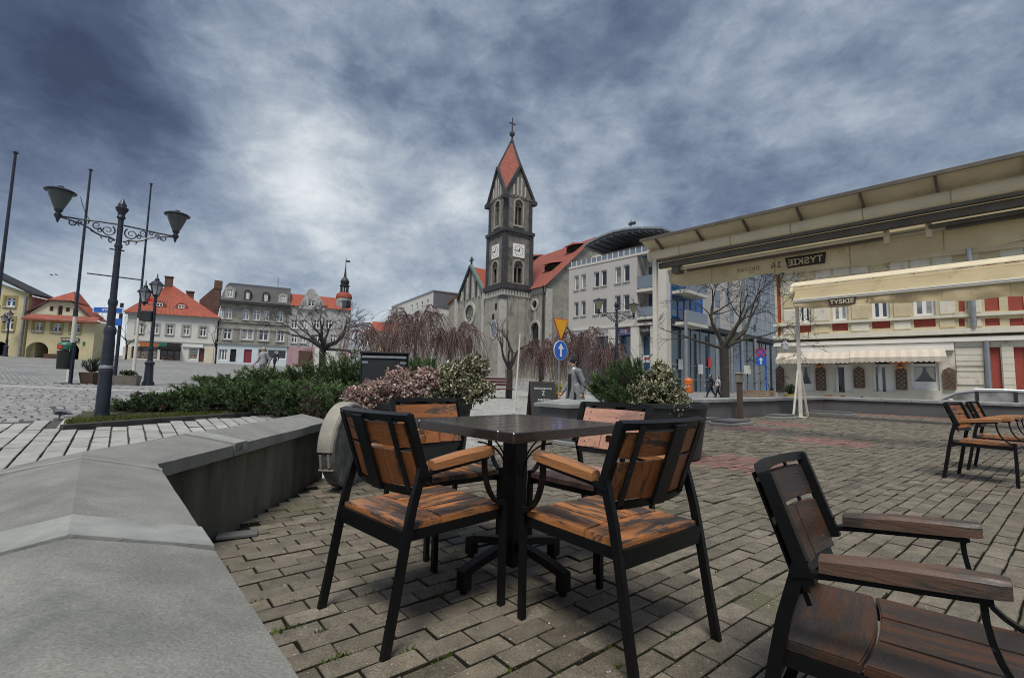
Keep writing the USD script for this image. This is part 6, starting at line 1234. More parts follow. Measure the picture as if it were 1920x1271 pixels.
def lantern_post(label, loc, rz, H=4.3, box_=False):
    t = thing('lantern_post', label, 'street lamp', loc, rz)
    part('pole', MB().lathe([(.20, -.2), (.20, .10), (.15, .16), (.13, .75), (.16, .80), (.16, .86), (.09, .92), (.075, 1.30), (.10, 1.33), (.10, 1.40), (.065, 1.45), (.05, H - .95), (.07, H - .92), (.05, H - .85)], n=14), 'lamp_iron', t, smooth=40)
    for i, (x, dz) in enumerate(((.0, 0), (-.36, -.30))):
        if i: part('bracket', MB().tube([(0, 0, H - 1.2), (-.2, 0, H - 1.22), (-.36, 0, H - 1.12)], .02, 6), 'lamp_iron', t)
        z = H - .85 + dz
        g = part('lantern', MB().lathe([(.10, z), (.20, z + .38)], (x, 0, 0), 6), 'lantern_glass', t, smooth=False)
        fr = MB()
        for k in range(6): a = k * math.pi / 3; fr.cyl((x + .105 * math.cos(a), .105 * math.sin(a), z), (x + .205 * math.cos(a), .205 * math.sin(a), z + .38), .014, n=4)
        part('lantern_frame', fr, 'lamp_iron', g); part('lantern_roof', MB().lathe([(.25, z + .375), (.25, z + .40), (.14, z + .52), (.07, z + .57), (.08, z + .62), (.03, z + .68), (.01, z + .85)], (x, 0, 0), 12), 'lamp_iron', g, smooth=40); part('lantern_base', MB().lathe([(.02, z - .12), (.06, z - .06), (.12, z), (.12, z + .01)], (x, 0, 0), 10), 'lamp_iron', g)
    if box_: part('loudspeaker', MB().rbox(-.42, -.04, -.16, .16, 2.42, 2.82, .02), 'sign_dark', t); part('red_flag_sign', MB().b2(-.36, -.02, -.06, -.03, H - 1.12, H - 1.0), 'sign_red', t)
    return t
lantern_post('old-fashioned lantern post with a loudspeaker box in front of the white house', at_y(277, 722, 17.9) * [1, 1, 0] + [0, 0, float(ground_z(*at_y(277, 722, 17.9)[:2]))], math.radians(15), 4.30, True)
q = stand(9, 40, 672); lantern_post('small far lantern post at the left edge of the square', q, math.radians(15), 4.1)
q = stand(38, 42, 668); t = thing('post', 'dark wooden-looking post between the two yellow houses', 'post', q); part('shaft', MB().cyl((0, 0, -.2), (0, 0, 3.5), .11, n=8), 'dark_wood', t); part('head', MB().lathe([(.14, 3.5), (.2, 3.9), (.05, 4.3)], n=8), 'lamp_iron', t)
# flagpoles
for (bx_, by_, D, top, lab) in ((-24, 726, 14.5, (38, 288), 'leftmost and nearest of three bare flagpoles'), (128, 716, 17.6, (171, 320), 'middle of three bare flagpoles, behind the litter bin'), (250, 703, 22.0, (284, 346), 'flagpole farthest right, standing behind the stone trough')):
    b = at_y(bx_, by_, D); b[2] = float(ground_z(b[0], b[1])); h = at_y(top[0], top[1], D)[2] - b[2]
    t = thing('flagpole', lab, 'flagpole', b, 0, 'bare flagpoles on the square'); part('lower_pole', MB().tube([(0, 0, -.2), (0, 0, h * .32)], [.075, .062], 10), 'cream_paint', t); part('upper_pole', MB().tube([(0, 0, h * .32), (0, 0, h)], [.052, .036], 8), 'lamp_iron', t); part('sleeve', MB().cyl((0, 0, h * .30), (0, 0, h * .335), .075, n=10), 'lamp_iron', t); part('cap', MB().lathe([(.03, h - .02), (.07, h), (.07, h + .04), (.0, h + .08)], n=8), 'lamp_iron', t)
# litter bin on its stand
b = at_y(128, 721, 16.3); b[2] = float(ground_z(b[0], b[1])); t = thing('litter_bin', 'black litter bin with green-topped hood hung on a post', 'litter bin', b)
part('foot', MB().rbox(-.32, .30, -.22, .22, 0, .05, .01), 'lamp_iron', t); part('post', MB().b2(.02, .10, -.04, .04, .05, 1.45), 'lamp_iron', t); part('bin', MB().lathe([(.20, .52), (.21, .56), (.23, 1.12), (.235, 1.15)], (-.20, 0, 0), 16), 'pot_black', t); part('hood', MB().lathe([(.235, 1.20), (.245, 1.36), (.20, 1.43), (.05, 1.47), (.0, 1.47)], (-.20, 0, 0), 16), 'sign_green', t); part('bracket', MB().b2(-.02, .03, -.05, .05, .6, 1.3), 'lamp_iron', t)
part('sticker', MB().b2(-.30, -.12, -.243, -.236, 1.22, 1.34), 'sign_red', t)
# small street objects on the square
mat('planter_wood', (.09, .055, .035), rough=.7, var=.4, scale=8, stretch=(1, 1, 6)); mat('planter_stone', (.20, .18, .15), rough=.85, var=.3, scale=6, bump=.5, bscale=40, dist=.01)
b = at_y(171, 722, 16.8); b[2] = float(ground_z(b[0], b[1])); pl1 = thing('planter_box', 'wooden tub with a little evergreen beside the big lamp', 'planter', b); part('tub', MB().hull([(x, y, 0) for x in (-.20, .20) for y in (-.2, .2)] + [(x, y, .42) for x in (-.26, .26) for y in (-.26, .26)]), 'planter_wood', pl1, smooth=False); part('earth', MB().b2(-.22, .22, -.22, .22, .421, .43), 'soil', pl1)
b2_ = at_y(238, 722, 17.2); b2_[2] = float(ground_z(b2_[0], b2_[1])); pl2 = thing('planter_trough', 'low stone trough planted with low greenery', 'planter', b2_, math.radians(20)); part('trough', MB().hull([(x, y, 0) for x in (-.32, .32) for y in (-.2, .2)] + [(x, y, .36) for x in (-.36, .36) for y in (-.24, .24)]), 'planter_stone', pl2, smooth=False); part('earth', MB().b2(-.3, .3, -.18, .18, .361, .37), 'soil', pl2)
b = at_y(214, 722, 17.0); b[2] = float(ground_z(b[0], b[1])); t = thing('direction_sign', 'blue street direction board on a dark post behind the big lamp', 'sign', b, math.radians(8)); zt4 = at_y(214, 568, 17)[2] - b[2]; part('post', MB().cyl((0, 0, -.2), (0, 0, zt4), .055, n=8), 'lamp_iron', t); zz = at_y(190, 582, 17)[2] - b[2]; bd = part('board', MB().rbox(-.88, .12, -.09, -.06, zz - .11, zz + .11, .01), 'sign_white', t); part('blue_field', MB().xz(sbox(-.84, zz - .085, .08, zz + .085), -.098, -.0905), 'sign_blue', bd, smooth=False); lettering('RYNEK', .085, -.38, -.099, zz - .04, False, 'sign_white', bd, bold=True)
part('emblem', MB().b2(-.10, .10, -.10, -.06, zz - .55, zz - .30), 'sign_blue', t, smooth=False)
# pigeon on the pavement
mat('pigeon_grey', (.10, .11, .13), rough=.7, var=.4, scale=30); b = at_y(112, 788, 8.7); b[2] = float(ground_z(b[0], b[1])) + .035
t = thing('pigeon', 'grey pigeon standing on the pale pavement by the bed corner', 'pigeon', b, math.radians(200))
man = manifold3d.Manifold
def balls(chain):
    o = None
    for (a, ra), (c, rb_) in chain:
        h = man.hull_points(np.vstack([trimesh.creation.icosphere(2, ra).vertices + a, trimesh.creation.icosphere(2, rb_).vertices + c])); o = h if o is None else o + h
    return o
def smooth_body(o, L=.02, it=6):
    k = o.refine_to_length(L).to_mesh(); tm = trimesh.Trimesh(k.vert_properties[:, :3], k.tri_verts, process=True); trimesh.smoothing.filter_taubin(tm, iterations=it); return tm.vertices, tm.faces
A3 = np.array
bod = balls([((A3([.05, 0, .12]), .052), (A3([-.05, 0, .11]), .045)), ((A3([-.05, 0, .11]), .035), (A3([-.16, 0, .085]), .018)), ((A3([.07, 0, .14]), .036), (A3([.105, 0, .20]), .022)), ((A3([.105, 0, .205]), .024), (A3([.12, 0, .207]), .019)), ((A3([.13, 0, .204]), .008), (A3([.152, 0, .198]), .003)), ((A3([.0, .02, .08]), .014), (A3([.005, .022, .005]), .006)), ((A3([.0, -.02, .08]), .014), (A3([.02, -.022, .005]), .006)), ((A3([.005, .022, .005]), .006), (A3([.035, .024, .004]), .004)), ((A3([.02, -.022, .005]), .006), (A3([.05, -.024, .004]), .004))])
part('body', smooth_body(bod, .012, 4), 'pigeon_grey', t, smooth=True); part('wing', MB().hull(np.vstack([trimesh.creation.icosphere(1, .03).vertices * [1.6, .35, .8] + [0, .045, .12], [[-.15, .02, .09]]])), 'lamp_iron', t); part('wing', MB().hull(np.vstack([trimesh.creation.icosphere(1, .03).vertices * [1.6, .35, .8] + [0, -.045, .12], [[-.15, -.02, .09]]])), 'lamp_iron', t)
for px, py, D, lab in ((97, 516, 60, 'left one of two tiny dark birds flying over the yellow house'), (106, 515.5, 62, 'right one of two tiny dark birds flying over the yellow house')):
    b = at_y(px, py, D); t = thing('flying_bird', lab, 'bird', b, .4); part('body', smooth_body(balls([((A3([.12, 0, 0]), .05), (A3([-.15, 0, 0]), .03))]), .03, 3), 'sign_dark', t, smooth=True); part('wing', MB().add([(.08, .02, 0), (-.10, .02, 0), (-.08, .30, .10), (-.15, .42, .05), (.05, .2, .08)], [[0, 1, 2], [0, 2, 4], [2, 3, 4]]), 'sign_dark', t, smooth=False); part('wing', MB().add([(.08, -.02, 0), (-.10, -.02, 0), (-.08, -.30, .10), (-.15, -.42, .05), (.05, -.2, .08)], [[0, 2, 1], [0, 4, 2], [2, 4, 3]]), 'sign_dark', t, smooth=False)
# traffic signs
b = stand(1047, 14.3, 770); t = thing('traffic_sign', 'yellow give-way triangle above a round blue arrow sign, near the woman', 'traffic sign', b, math.radians(42)); zq = lambda py: at_y(1047, py, 14.3)[2] - b[2]
part('pole', MB().cyl((0, 0, -.2), (0, 0, zq(600)), .028, n=8), 'zinc', t)
tri_ = Polygon([(-.33, zq(599)), (.33, zq(599)), (0, zq(637))]).buffer(.015); s1 = part('triangle_plate', MB().xz(tri_, -.065, -.045), 'sign_red', t, label='thin-rimmed yellow triangle', smooth=False); part('yellow_field', MB().xz(tri_.buffer(-.022), -.072, -.0655), 'sign_yellow', s1, smooth=False)
zc = (zq(639) + zq(675)) / 2; ci = Point(0, zc).buffer(.30); s2 = part('round_plate', MB().xz(ci, -.065, -.045), 'sign_white', t, smooth=False); part('blue_field', MB().xz(ci.buffer(-.018), -.072, -.0655), 'sign_blue', s2, smooth=False); part('arrow', MB().xz(Polygon([(-.04, zc - .19), (.04, zc - .19), (.04, zc + .04), (.125, zc + .04), (0, zc + .21), (-.125, zc + .04), (-.04, zc + .04)]), -.078, -.0725), 'sign_white', s2, smooth=False)
b = stand(1428, 27.5, 735); t = thing('traffic_sign', 'round no-stopping sign above a square blue arrow sign by the bare tree', 'traffic sign', b, math.radians(-22)); zq = lambda py: at_y(1428, py, 27.5)[2] - b[2]
for x in (-.12, .14): part('pole', MB().cyl((x, 0, -.2), (x, 0, zq(657)), .03, n=6), 'zinc', t)
zc = zq(661); s2 = part('round_plate', MB().xz(Point(0, zc).buffer(.29), -.06, -.04), 'sign_red', t, smooth=False); part('blue_field', MB().xz(Point(0, zc).buffer(.22), -.068, -.0605), 'sign_blue', s2, smooth=False); part('cross', MB().xz(affinity.rotate(rect(0, zc, .44, .06).union(rect(0, zc, .06, .44)), 45, origin=(0, zc)), -.075, -.0685), 'sign_red', s2, smooth=False)
zc = zq(676.5); s3 = part('square_plate', MB().xz(rect(0, zc, .56, .5), -.06, -.04), 'sign_blue', t, smooth=False); part('arrow', MB().xz(Polygon([(-.035, zc - .19), (.035, zc - .19), (.035, zc + .04), (.11, zc + .04), (0, zc + .20), (-.11, zc + .04), (-.035, zc + .04)]), -.067, -.0605), 'sign_white', s3, smooth=False)
b = stand(1447, 26.5, 740); t = thing('lamp_bracket_post', 'slim dark post with a bracket arm at the corner of the cream house', 'street lamp', b, math.radians(-38)); zq = lambda py: at_y(1447, py, 26.5)[2] - b[2]; part('pole', MB().tube([(0, 0, -.2), (0, 0, 1.1), (0, 0, 1.12), (0, 0, zq(637))], [.11, .10, .06, .05], 8), 'lamp_iron', t); part('arm', MB().tube([(-.1, 0, zq(637)), (.85, 0, zq(637))], .03, 6).tube([(0, 0, zq(650)), (.3, 0, zq(641)), (.7, 0, zq(638))], .02, 5), 'lamp_iron', t); part('lantern', MB().lathe([(.02, zq(659)), (.17, zq(655)), (.19, zq(645)), (.05, zq(640))], (.72, 0, 0), 12), 'lantern_glass', t)
b = at_z(1388, 787, 0); t = thing('wooden_post', 'brown square post with boxy head standing before the long wall', 'post', (b[0], b[1], 0), .7); zt5 = at_y(1388, 698, b[1])[2]; part('shaft', MB().rbox(-.065, .065, -.065, .065, 0, zt5 - .30, .01), 'planter_wood', t); part('head', MB().rbox(-.09, .09, -.09, .09, zt5 - .30, zt5 - .04, .01), 'planter_stone', t); part('cap', MB().hull([(x, y, zt5 - .04) for x in (-.11, .11) for y in (-.11, .11)] + [(0, 0, zt5 + .02)]), 'planter_stone', t, smooth=False); part('foot', MB().rbox(-.2, .2, -.2, .2, .001, .03, .006), 'dark_kerb', t)
b = stand(964, 15.5, 758); t = thing('leaning_pole', 'thin grey pole leaning slightly in front of the church', 'pole', b); part('pole', MB().tube([(0, 0, -.2), (.10, 0, 1.55), (.15, 0, at_y(964, 626, 15.5)[2] - b[2])], [.035, .03, .025], 7), 'cream_paint', t)
mat('bin_orange', (.62, .16, .02), rough=.4, var=.2, scale=5)
b = stand(1291, 30, 735); t = thing('litter_bin', 'round orange street bin behind the shrub in the right pot', 'litter bin', b); z0_ = at_y(1291, 737, 30)[2] - b[2]; part('bin', MB().lathe([(.22, z0_), (.25, z0_ + .05), (.26, z0_ + .42), (.24, z0_ + .45)], n=14), 'bin_orange', t); part('hood', MB().lathe([(.26, z0_ + .52), (.27, z0_ + .82), (.15, z0_ + .95), (0, z0_ + .97)], n=14), 'bin_orange', t); part('post', MB().cyl((.0, .22, -.2), (.0, .22, z0_ + .9), .05, n=6), 'zinc', t)
# wooden bench and tubs before the restaurant
mat('bench_wood', (.30, .20, .12), rough=.7, var=.3, scale=6)
b = stand(1420, 25, 735); t = thing('bench', 'long pale wooden bench under the square blue sign', 'bench', b, math.radians(-35)); zs_ = .46
for k in range(4): part('slat', MB().b2(-.85, .85, -.22 + k * .11, -.13 + k * .11, zs_ - .04, zs_), 'bench_wood', t, smooth=False)
for k in range(3): part('back_slat', MB().b2(-.85, .85, .25, .28, zs_ + .12 + k * .13, zs_ + .22 + k * .13), 'bench_wood', t, smooth=False)
for x in (-.7, .7): part('leg', MB().b2(x - .04, x + .04, -.2, .27, -.1, zs_ - .041), 'dark_wood', t, smooth=False)
b = stand(933, 21, 725); t = thing('bench', 'dark reddish bench half hidden behind the cream-leaved shrub', 'bench', b, math.radians(30)); mat('bench_red', (.10, .03, .025), rough=.6, var=.3, scale=6)
for k in range(4): part('slat', MB().b2(-.7, .7, -.22 + k * .11, -.13 + k * .11, .42, .46), 'bench_red', t, smooth=False)
for k in range(3): part('back_slat', MB().b2(-.7, .7, .25, .28, .58 + k * .13, .68 + k * .13), 'bench_red', t, smooth=False)
for x in (-.6, .6): part('leg', MB().b2(x - .04, x + .04, -.2, .27, -.1, .419), 'sign_dark', t, smooth=False)
# cafe tables and chairs outside the restaurant, low stone fence
for px, D, lab in ((1548, 24.6, 'left bistro set of wicker chair outside the restaurant'), (1607, 24.0, 'bistro chair by the blue-doored pier of the restaurant'), (1572, 24.2, 'bistro chair beside the first restaurant door')):
    b = stand(px, D, 735); t = thing('bistro_chair', lab, 'chair', b, math.radians(-120 + px % 50))
    part('seat', MB().rbox(-.22, .22, -.22, .22, .43, .47, .01), 'bench_wood', t); part('backrest', MB().rbox(-.22, .22, .19, .22, .5, .95, .01), 'bench_wood', t)
    for x in (-.19, .19):
        for y in (-.19, .19): part('leg', MB().b2(x - .018, x + .018, y - .018, y + .018, 0, .43), 'dark_wood', t, smooth=False)
b = stand(1482, 24.5, 735); t = thing('flower_tub', 'yellow tub with a round clipped plant left of the awning post', 'planter', b); part('tub', MB().lathe([(.22, 0), (.34, .75), (.36, .85), (.30, .85)], n=14), 'ochre_paint', t)
tub_plant = t
mat('white_plastic', (.62, .62, .60), rough=.4, var=.1); b = stand(1460, 24.8, 738); t = thing('bucket', 'small white tub standing by the slim lamp post', 'tub', b); part('tub', MB().lathe([(.20, 0), (.26, .62), (.28, .64), (.22, .64)], n=12), 'white_plastic', t)

# ---------------------------------------------------------------- parked car behind the wall
mat('car_silver', (.62, .63, .64), rough=.28, metal=.4, var=.05, coat=.8); mat('tyre', (.02, .02, .02), rough=.8, var=.2)
b = stand(1842, 18.2, 745); b[2] = -.42; t = thing('car', 'silver estate car parked behind the right-hand wall', 'car', b, math.radians(-44))
sec = [(-2.2, .35, .72, .70), (-2.15, .30, .95, .78), (-1.3, .22, 1.0, .86), (-.4, .2, 1.0, .88), (.8, .2, 1.0, .88), (1.7, .22, .98, .86), (2.15, .30, .92, .78), (2.25, .38, .80, .70)]
V = []
for x, zb__, zt__, w in sec: V.append([(x, -w, zb__), (x, -w, (zb__ + zt__) / 2), (x, -w * .96, zt__), (x, 0, zt__ + .05), (x, w * .96, zt__), (x, w, (zb__ + zt__) / 2), (x, w, zb__)])
V = np.array(V); n = len(V); F = [[i * 7 + k, (i + 1) * 7 + k, (i + 1) * 7 + (k + 1) % 7, i * 7 + (k + 1) % 7] for i in range(n - 1) for k in range(7)]; F += [[0, 1, 2, 3], [0, 3, 4, 5], [0, 5, 6, 6]]; e = (n - 1) * 7; F += [[e, e + 3, e + 2, e + 1], [e, e + 5, e + 4, e + 3], [e, e + 6, e + 5, e + 5]]
part('body', MB().add(V.reshape(-1, 3), F), 'car_silver', t, smooth=35)
gh = [(-1.35, 1.0), (-.75, 1.36), (-.2, 1.47), (.7, 1.49), (1.5, 1.42), (2.0, 1.05)]
ghp = Polygon([(x, z) for x, z in gh] + [(2.0, .98), (-1.35, .98)])
part('glasshouse', MB().xz(ghp.buffer(-.03), -.70, .70), 'pane', t, smooth=False)
part('roof', MB().xz(Polygon(gh[1:-1] + [(x, z - .06) for x, z in gh[1:-1][::-1]]), -.68, .68), 'car_silver', t, smooth=35)
for sy in (-1, 1):
    fr = ghp.difference(ghp.buffer(-.055)); part('window_frame', MB().xz(fr, sy * .715 - .012, sy * .715 + .012), 'car_silver', t, smooth=False)
    for x in (-.15, .85): part('pillar', MB().xz(sbox(x - .05, .98, x + .05, 1.45), sy * .715 - .011, sy * .715 + .011), 'sign_dark', t, smooth=False)
    for x in (-1.4, 1.4): w_ = part('wheel', MB().tube([(x, sy * .68, .32), (x, sy * .87, .32)], .32, 20), 'tyre', t); part('rim', MB().tube([(x, sy * .871, .32), (x, sy * .885, .32)], .21, 14), 'steel', w_)
    part('headlight', MB().rbox(-2.21, -2.05, sy * .60 - .14, sy * .60 + .14, .68, .80, .02), 'sign_white', t); part('tail_light', MB().rbox(2.12, 2.25, sy * .66 - .1, sy * .66 + .1, .65, .90, .02), 'sign_red', t); part('mirror', MB().rbox(-.95, -.80, sy * .86 - .09, sy * .86 + .09, .98, 1.10, .03), 'car_silver', t); part('roof_rail', MB().tube([(-.2, sy * .6, 1.50), (1.4, sy * .6, 1.48)], .02, 6), 'steel', t)
# ---------------------------------------------------------------- trees and shrubs
def leafmat(name, ramp, rough=.55, tl=.25): mat(name, (1, 1, 1), rough=rough, var=.18, scale=6, tone=ramp, translucent=tl)
mat('bark_dark', (.035, .030, .030), rough=.9, var=.5, scale=9, bump=.6, bscale=30, dist=.01); mat('bark_mossy', (.040, .034, .028), rough=.9, c2=(.065, .072, .024), scale=1.6, lo=.34, hi=.46, bump=.7, bscale=24, dist=.015)
mat('twig_purple', (.155, .098, .090), rough=.8, scale=3, c2=(.075, .046, .044)); mat('twig_dark', (.032, .026, .027), rough=.85, var=.4, scale=5)
class Rg:
    def __init__(s, k): s.r = np.random.default_rng(k)
    def n(s, sd=1.0, k=3): return s.r.normal(0, sd, k)
def unit(v): return v / (np.linalg.norm(v) + 1e-9)
def grow(limbs, twigs, p, d, L, r, lev, g, R, spread=.6, grav=.0, seg=5, split=(2, 3), shrink=.72, twig_lev=2, sides=6, wob=.16):
    r = max(r, .0085); pts, rad = [p], [r]
    for k in range(seg):
        d = unit(d + g.n(wob) + A3([0, 0, -grav])); p = p + d * L / seg; pts.append(p); rad.append(max(.007, r * (1 - .45 * (k + 1) / seg)))
        if lev <= twig_lev and lev > 0 and k >= 1 and g.r.random() < .75:
            q = unit(d + g.n(spread)); grow(limbs, twigs, p, q, L * shrink * g.r.uniform(.45, .8), rad[-1] * .55, lev - 1 if lev > 1 else 0, g, R, spread, grav, max(2, seg - 1), split, shrink, twig_lev, 4, wob)
    (twigs if lev < twig_lev else limbs).tube(pts, rad, sides if lev >= twig_lev else 3, cap=False)
    if lev > 0:
        for k in range(g.r.integers(split[0], split[1] + 1)):
            q = unit(d + g.n(spread)); grow(limbs, twigs, p, q, L * shrink * g.r.uniform(.8, 1.15), rad[-1] * .72, lev - 1, g, R, spread, grav, seg if lev > 2 else max(2, seg - 1), split, shrink, twig_lev, sides, wob)
def bare_tree(label, base, h_trunk, r, starts, lev, seed, bark, twigm, group=None, **kw):
    t = thing('bare_tree', label, 'tree', base, 0, group); g = Rg(seed); tr, tw = MB(), MB()
    tr.tube([(0, 0, -.3), (0, 0, .15), (.02, 0, h_trunk * .5), (0, 0, h_trunk)], [r * 1.35, r * 1.05, r * .95, r * 1.02], 10)
    lm = MB()
    for d, L, rr in starts: grow(lm, tw, A3([0, 0, h_trunk - .05]), unit(A3(d, float)), L, rr, lev, g, None, **kw)
    tp = part('trunk', tr, bark, t, smooth=40); part('limbs', lm, bark, t, smooth=40); part('crown', tw, twigm, t, smooth=False, kind='stuff'); return t
# pollarded spreading tree before the grey houses
b = stand(603, 30, 690); z0 = at_y(603, 652, 30)[2] - b[2]
bare_tree('dark bare spreading tree in front of the grey townhouses', b, z0, .20, [((math.cos(a) * c, math.sin(a) * .8 * c, s), L, .13) for a, c, s, L in ((3.0, 1, .42, 1.5), (2.6, .9, .6, 1.5), (3.5, .9, .5, 1.35), (.15, 1.1, .32, 1.55), (.6, .95, .4, 1.45), (-.5, .8, .5, 1.35), (1.6, .6, .7, 1.3), (-1.5, .7, .6, 1.25), (2.2, .4, .8, 1.25))], 5, 3, 'bark_dark', 'twig_dark', spread=.44, seg=3, shrink=.68, split=(2, 3), twig_lev=2)
# small tree by the church steps
b = stand(955, 29, 715); bare_tree('small bare tree with upright limbs before the church tower', b, 1.3, .20, [((.5, 0, 1), 1.5, .12), ((-.6, .1, 1), 1.4, .12), ((.05, .3, 1), 1.7, .11), ((-.25, -.3, 1), 1.3, .10)], 3, 5, 'bark_dark', 'twig_dark', spread=.40, seg=4, shrink=.68)
# big mossy tree on the right
b = stand(1359, 24, 742); z0 = at_y(1359, 652, 24)[2] - b[2]
bare_tree('big bare tree with mossy forked trunk before the modern building', b, z0, .215, [((.85, .1, .48), 2.3, .16), ((-.12, .1, 1), 1.9, .12), ((-.9, -.1, .55), 1.8, .09), ((.6, .2, .8), 1.9, .10), ((-.5, 0, .8), 1.9, .09), ((.95, .2, .75), 2.2, .10), ((.3, -.4, .9), 1.8, .09)], 5, 11, 'bark_mossy', 'twig_dark', spread=.54, seg=4, shrink=.72, split=(2, 3), wob=.15)
for px, D, h, sd, lab in ((236, 50, 2.2, 21, 'thin young bare tree at the left corner of the white house'), (404, 54, 2.4, 22, 'thin young bare tree between the white and the grey house'), (172, 44, 2.0, 23, 'thin young bare tree at the right end of the yellow gabled house')):
    bare_tree(lab, stand(px, D, 670), h * .7, .09, [((.3, 0, 1), 1.5, .06), ((-.35, .1, 1), 1.4, .06), ((0, -.3, 1), 1.6, .055)], 3, sd, 'bark_dark', 'twig_dark', spread=.45, seg=3, shrink=.7)
# weeping trees
def weeping(label, base, H, rad, n, seed, th=.09, lean=(0, 0)):
    t = thing('weeping_tree', label, 'tree', base, 0, 'bare weeping trees before the church'); g = np.random.default_rng(seed); tr, lm, tw = MB(), MB(), MB()
    tr.tube([(0, 0, -.3), (.04, 0, H * .3), (0, .03, H * .62)], [th * 1.3, th, th * .9], 8)
    for k in range(13):
        a = k * 2.399 + g.uniform(-.3, .3); R_ = rad * g.uniform(.45, 1.0); hh = H * g.uniform(.80, 1.06)
        P = [np.array([math.cos(a) * R_ * q, math.sin(a) * R_ * q, H * .60 + (hh - H * .60) * math.sin(min(1, q * 1.15) * math.pi / 2 * 1.25) ]) + g.normal(0, .05, 3) * q for q in np.linspace(0, 1, 8)]
        lm.tube(P, np.linspace(th * .55, .018, 8), 5, cap=False)
        for _ in range(n):
            q = g.uniform(.18, 1.0) ** .8; i = min(6, int(q * 7)); f = q * 7 - i; s = P[i] * (1 - f) + P[i + 1] * f
            d = A3([math.cos(a), math.sin(a), 0]) * g.uniform(.1, .5) + np.append(g.normal(0, .35, 2), 0); L = min(s[2] - .15, g.uniform(.5, 2.6) * H / 3.2); m = 6; pts = [s]; v = A3([d[0], d[1], .35])
            for j in range(m): v = unit(v * .62 + A3([d[0] * .18, d[1] * .18, -.55]) + g.normal(0, .15, 3)); pts.append(pts[-1] + v * L / m)
            tw.tube(pts, np.linspace(.010, .0035, m + 1), 3, cap=False)
    part('trunk', tr, 'bark_dark', t, smooth=40); part('limbs', lm, 'twig_purple', t, smooth=40); part('crown', tw, 'twig_purple', t, smooth=False, kind='stuff'); return t
def weep_at(label, px, D, ptop, wpx, n, seed): b = stand(px, D, 715); H = at_y(px, ptop, D)[2] - b[2]; weeping(label, b, H, wpx / 880 * D, n, seed)
weep_at('broad weeping tree with pinkish hanging twigs behind the black display case', 722, 20.5, 612, 84, 46, 31)
weep_at('tallest weeping tree, its arched limbs reaching above the others', 775, 22.5, 570, 74, 36, 32)
weep_at('weeping tree nearest the church front, above the cream-leaved shrub', 842, 21.0, 610, 58, 40, 33)
weep_at('low weeping tree to the left of the traffic signs', 1012, 22.0, 640, 40, 30, 34)
weep_at('weeping tree behind the woman in the grey coat', 1085, 21.0, 618, 50, 38, 35)
weep_at('low rounded weeping tree left of the right-hand pot', 1142, 19.5, 646, 42, 38, 36)
# spreading junipers in the bed
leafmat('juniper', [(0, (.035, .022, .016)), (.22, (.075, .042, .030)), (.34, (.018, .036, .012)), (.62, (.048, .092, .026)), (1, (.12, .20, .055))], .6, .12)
mat('twig_brown', (.035, .026, .018), rough=.9, var=.4, scale=8)
def juniper(label, px, D, pyt, wpx, n, seed, brown=.12):
    b = stand(px, D, 740); g = np.random.default_rng(seed); h = max(.3, at_y(px, pyt, D)[2] - b[2]); r = wpx / 880 * D
    t = thing('juniper_bush', label, 'shrub', b); st, lf = MB(), MB()
    for k in range(n):
        a = g.uniform(0, 2 * math.pi); el = g.uniform(.05, 1.0) ** .8; o = np.append(g.normal(0, r * .28, 2), .03)
        hz = r * g.uniform(.55, 1.1) * (1.05 - .55 * el); top = h * el * g.uniform(.75, 1.08); d = A3([math.cos(a), math.sin(a), 0]); m = 7
        P = [o + d * hz * q + A3([0, 0, top * (1 - (1 - q) ** 1.8)]) + g.normal(0, .012, 3) for q in np.linspace(0, 1, m)]
        st.tube(P, np.linspace(.010, .003, m), 3, cap=False)
        br = g.random() < brown * .6; P = np.array(P)
        for j in range(84):
            q = g.uniform(.25, 1.0) ** .75 * (m - 1.001); i = int(q); s = P[i] * (1 - q + i) + P[i + 1] * (q - i); ax = unit(P[i + 1] - P[i])
            dr = unit(ax * g.uniform(.5, 1.1) + g.normal(0, .55, 3) + A3([0, 0, .12])); L = g.uniform(.05, .13); w = g.uniform(.006, .011); sd_ = unit(np.cross(dr, g.normal(0, 1, 3))) * w
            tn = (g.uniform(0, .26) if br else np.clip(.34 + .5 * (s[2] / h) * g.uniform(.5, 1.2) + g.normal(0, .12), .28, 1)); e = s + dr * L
            lf.add([s, s + dr * L * .55 + sd_, e, s + dr * L * .55 - sd_], [[0, 1, 2], [0, 2, 3]], tn)
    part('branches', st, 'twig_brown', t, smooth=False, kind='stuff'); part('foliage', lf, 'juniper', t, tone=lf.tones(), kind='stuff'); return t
juniper('low tip of the juniper hedge nearest the big lamp', 300, 10.6, 742, 62, 190, 41, .35)
juniper('front juniper of the hedge, green on top, right of the lamp', 385, 11.0, 728, 70, 260, 42, .15)
juniper('front middle juniper above the wall corner', 475, 11.2, 720, 70, 270, 43, .15)
juniper('front right juniper behind the long coping', 565, 11.0, 716, 70, 270, 44, .22)
juniper('brownish juniper behind the stone wheel', 640, 10.0, 722, 60, 240, 45, .60)
juniper('rear left juniper with pale upturned tips', 420, 14.2, 706, 62, 230, 46, .10)
juniper('rear juniper below the man in the grey jacket', 505, 14.4, 692, 66, 260, 47, .08)
juniper('rear juniper between the man and the display case', 588, 14.0, 680, 62, 260, 48, .08)
juniper('tallest dark green juniper left of the black display case', 650, 13.0, 664, 52, 280, 49, .06)
juniper('dark conifer bush right of the black display case', 792, 12.0, 668, 34, 220, 50, .04)
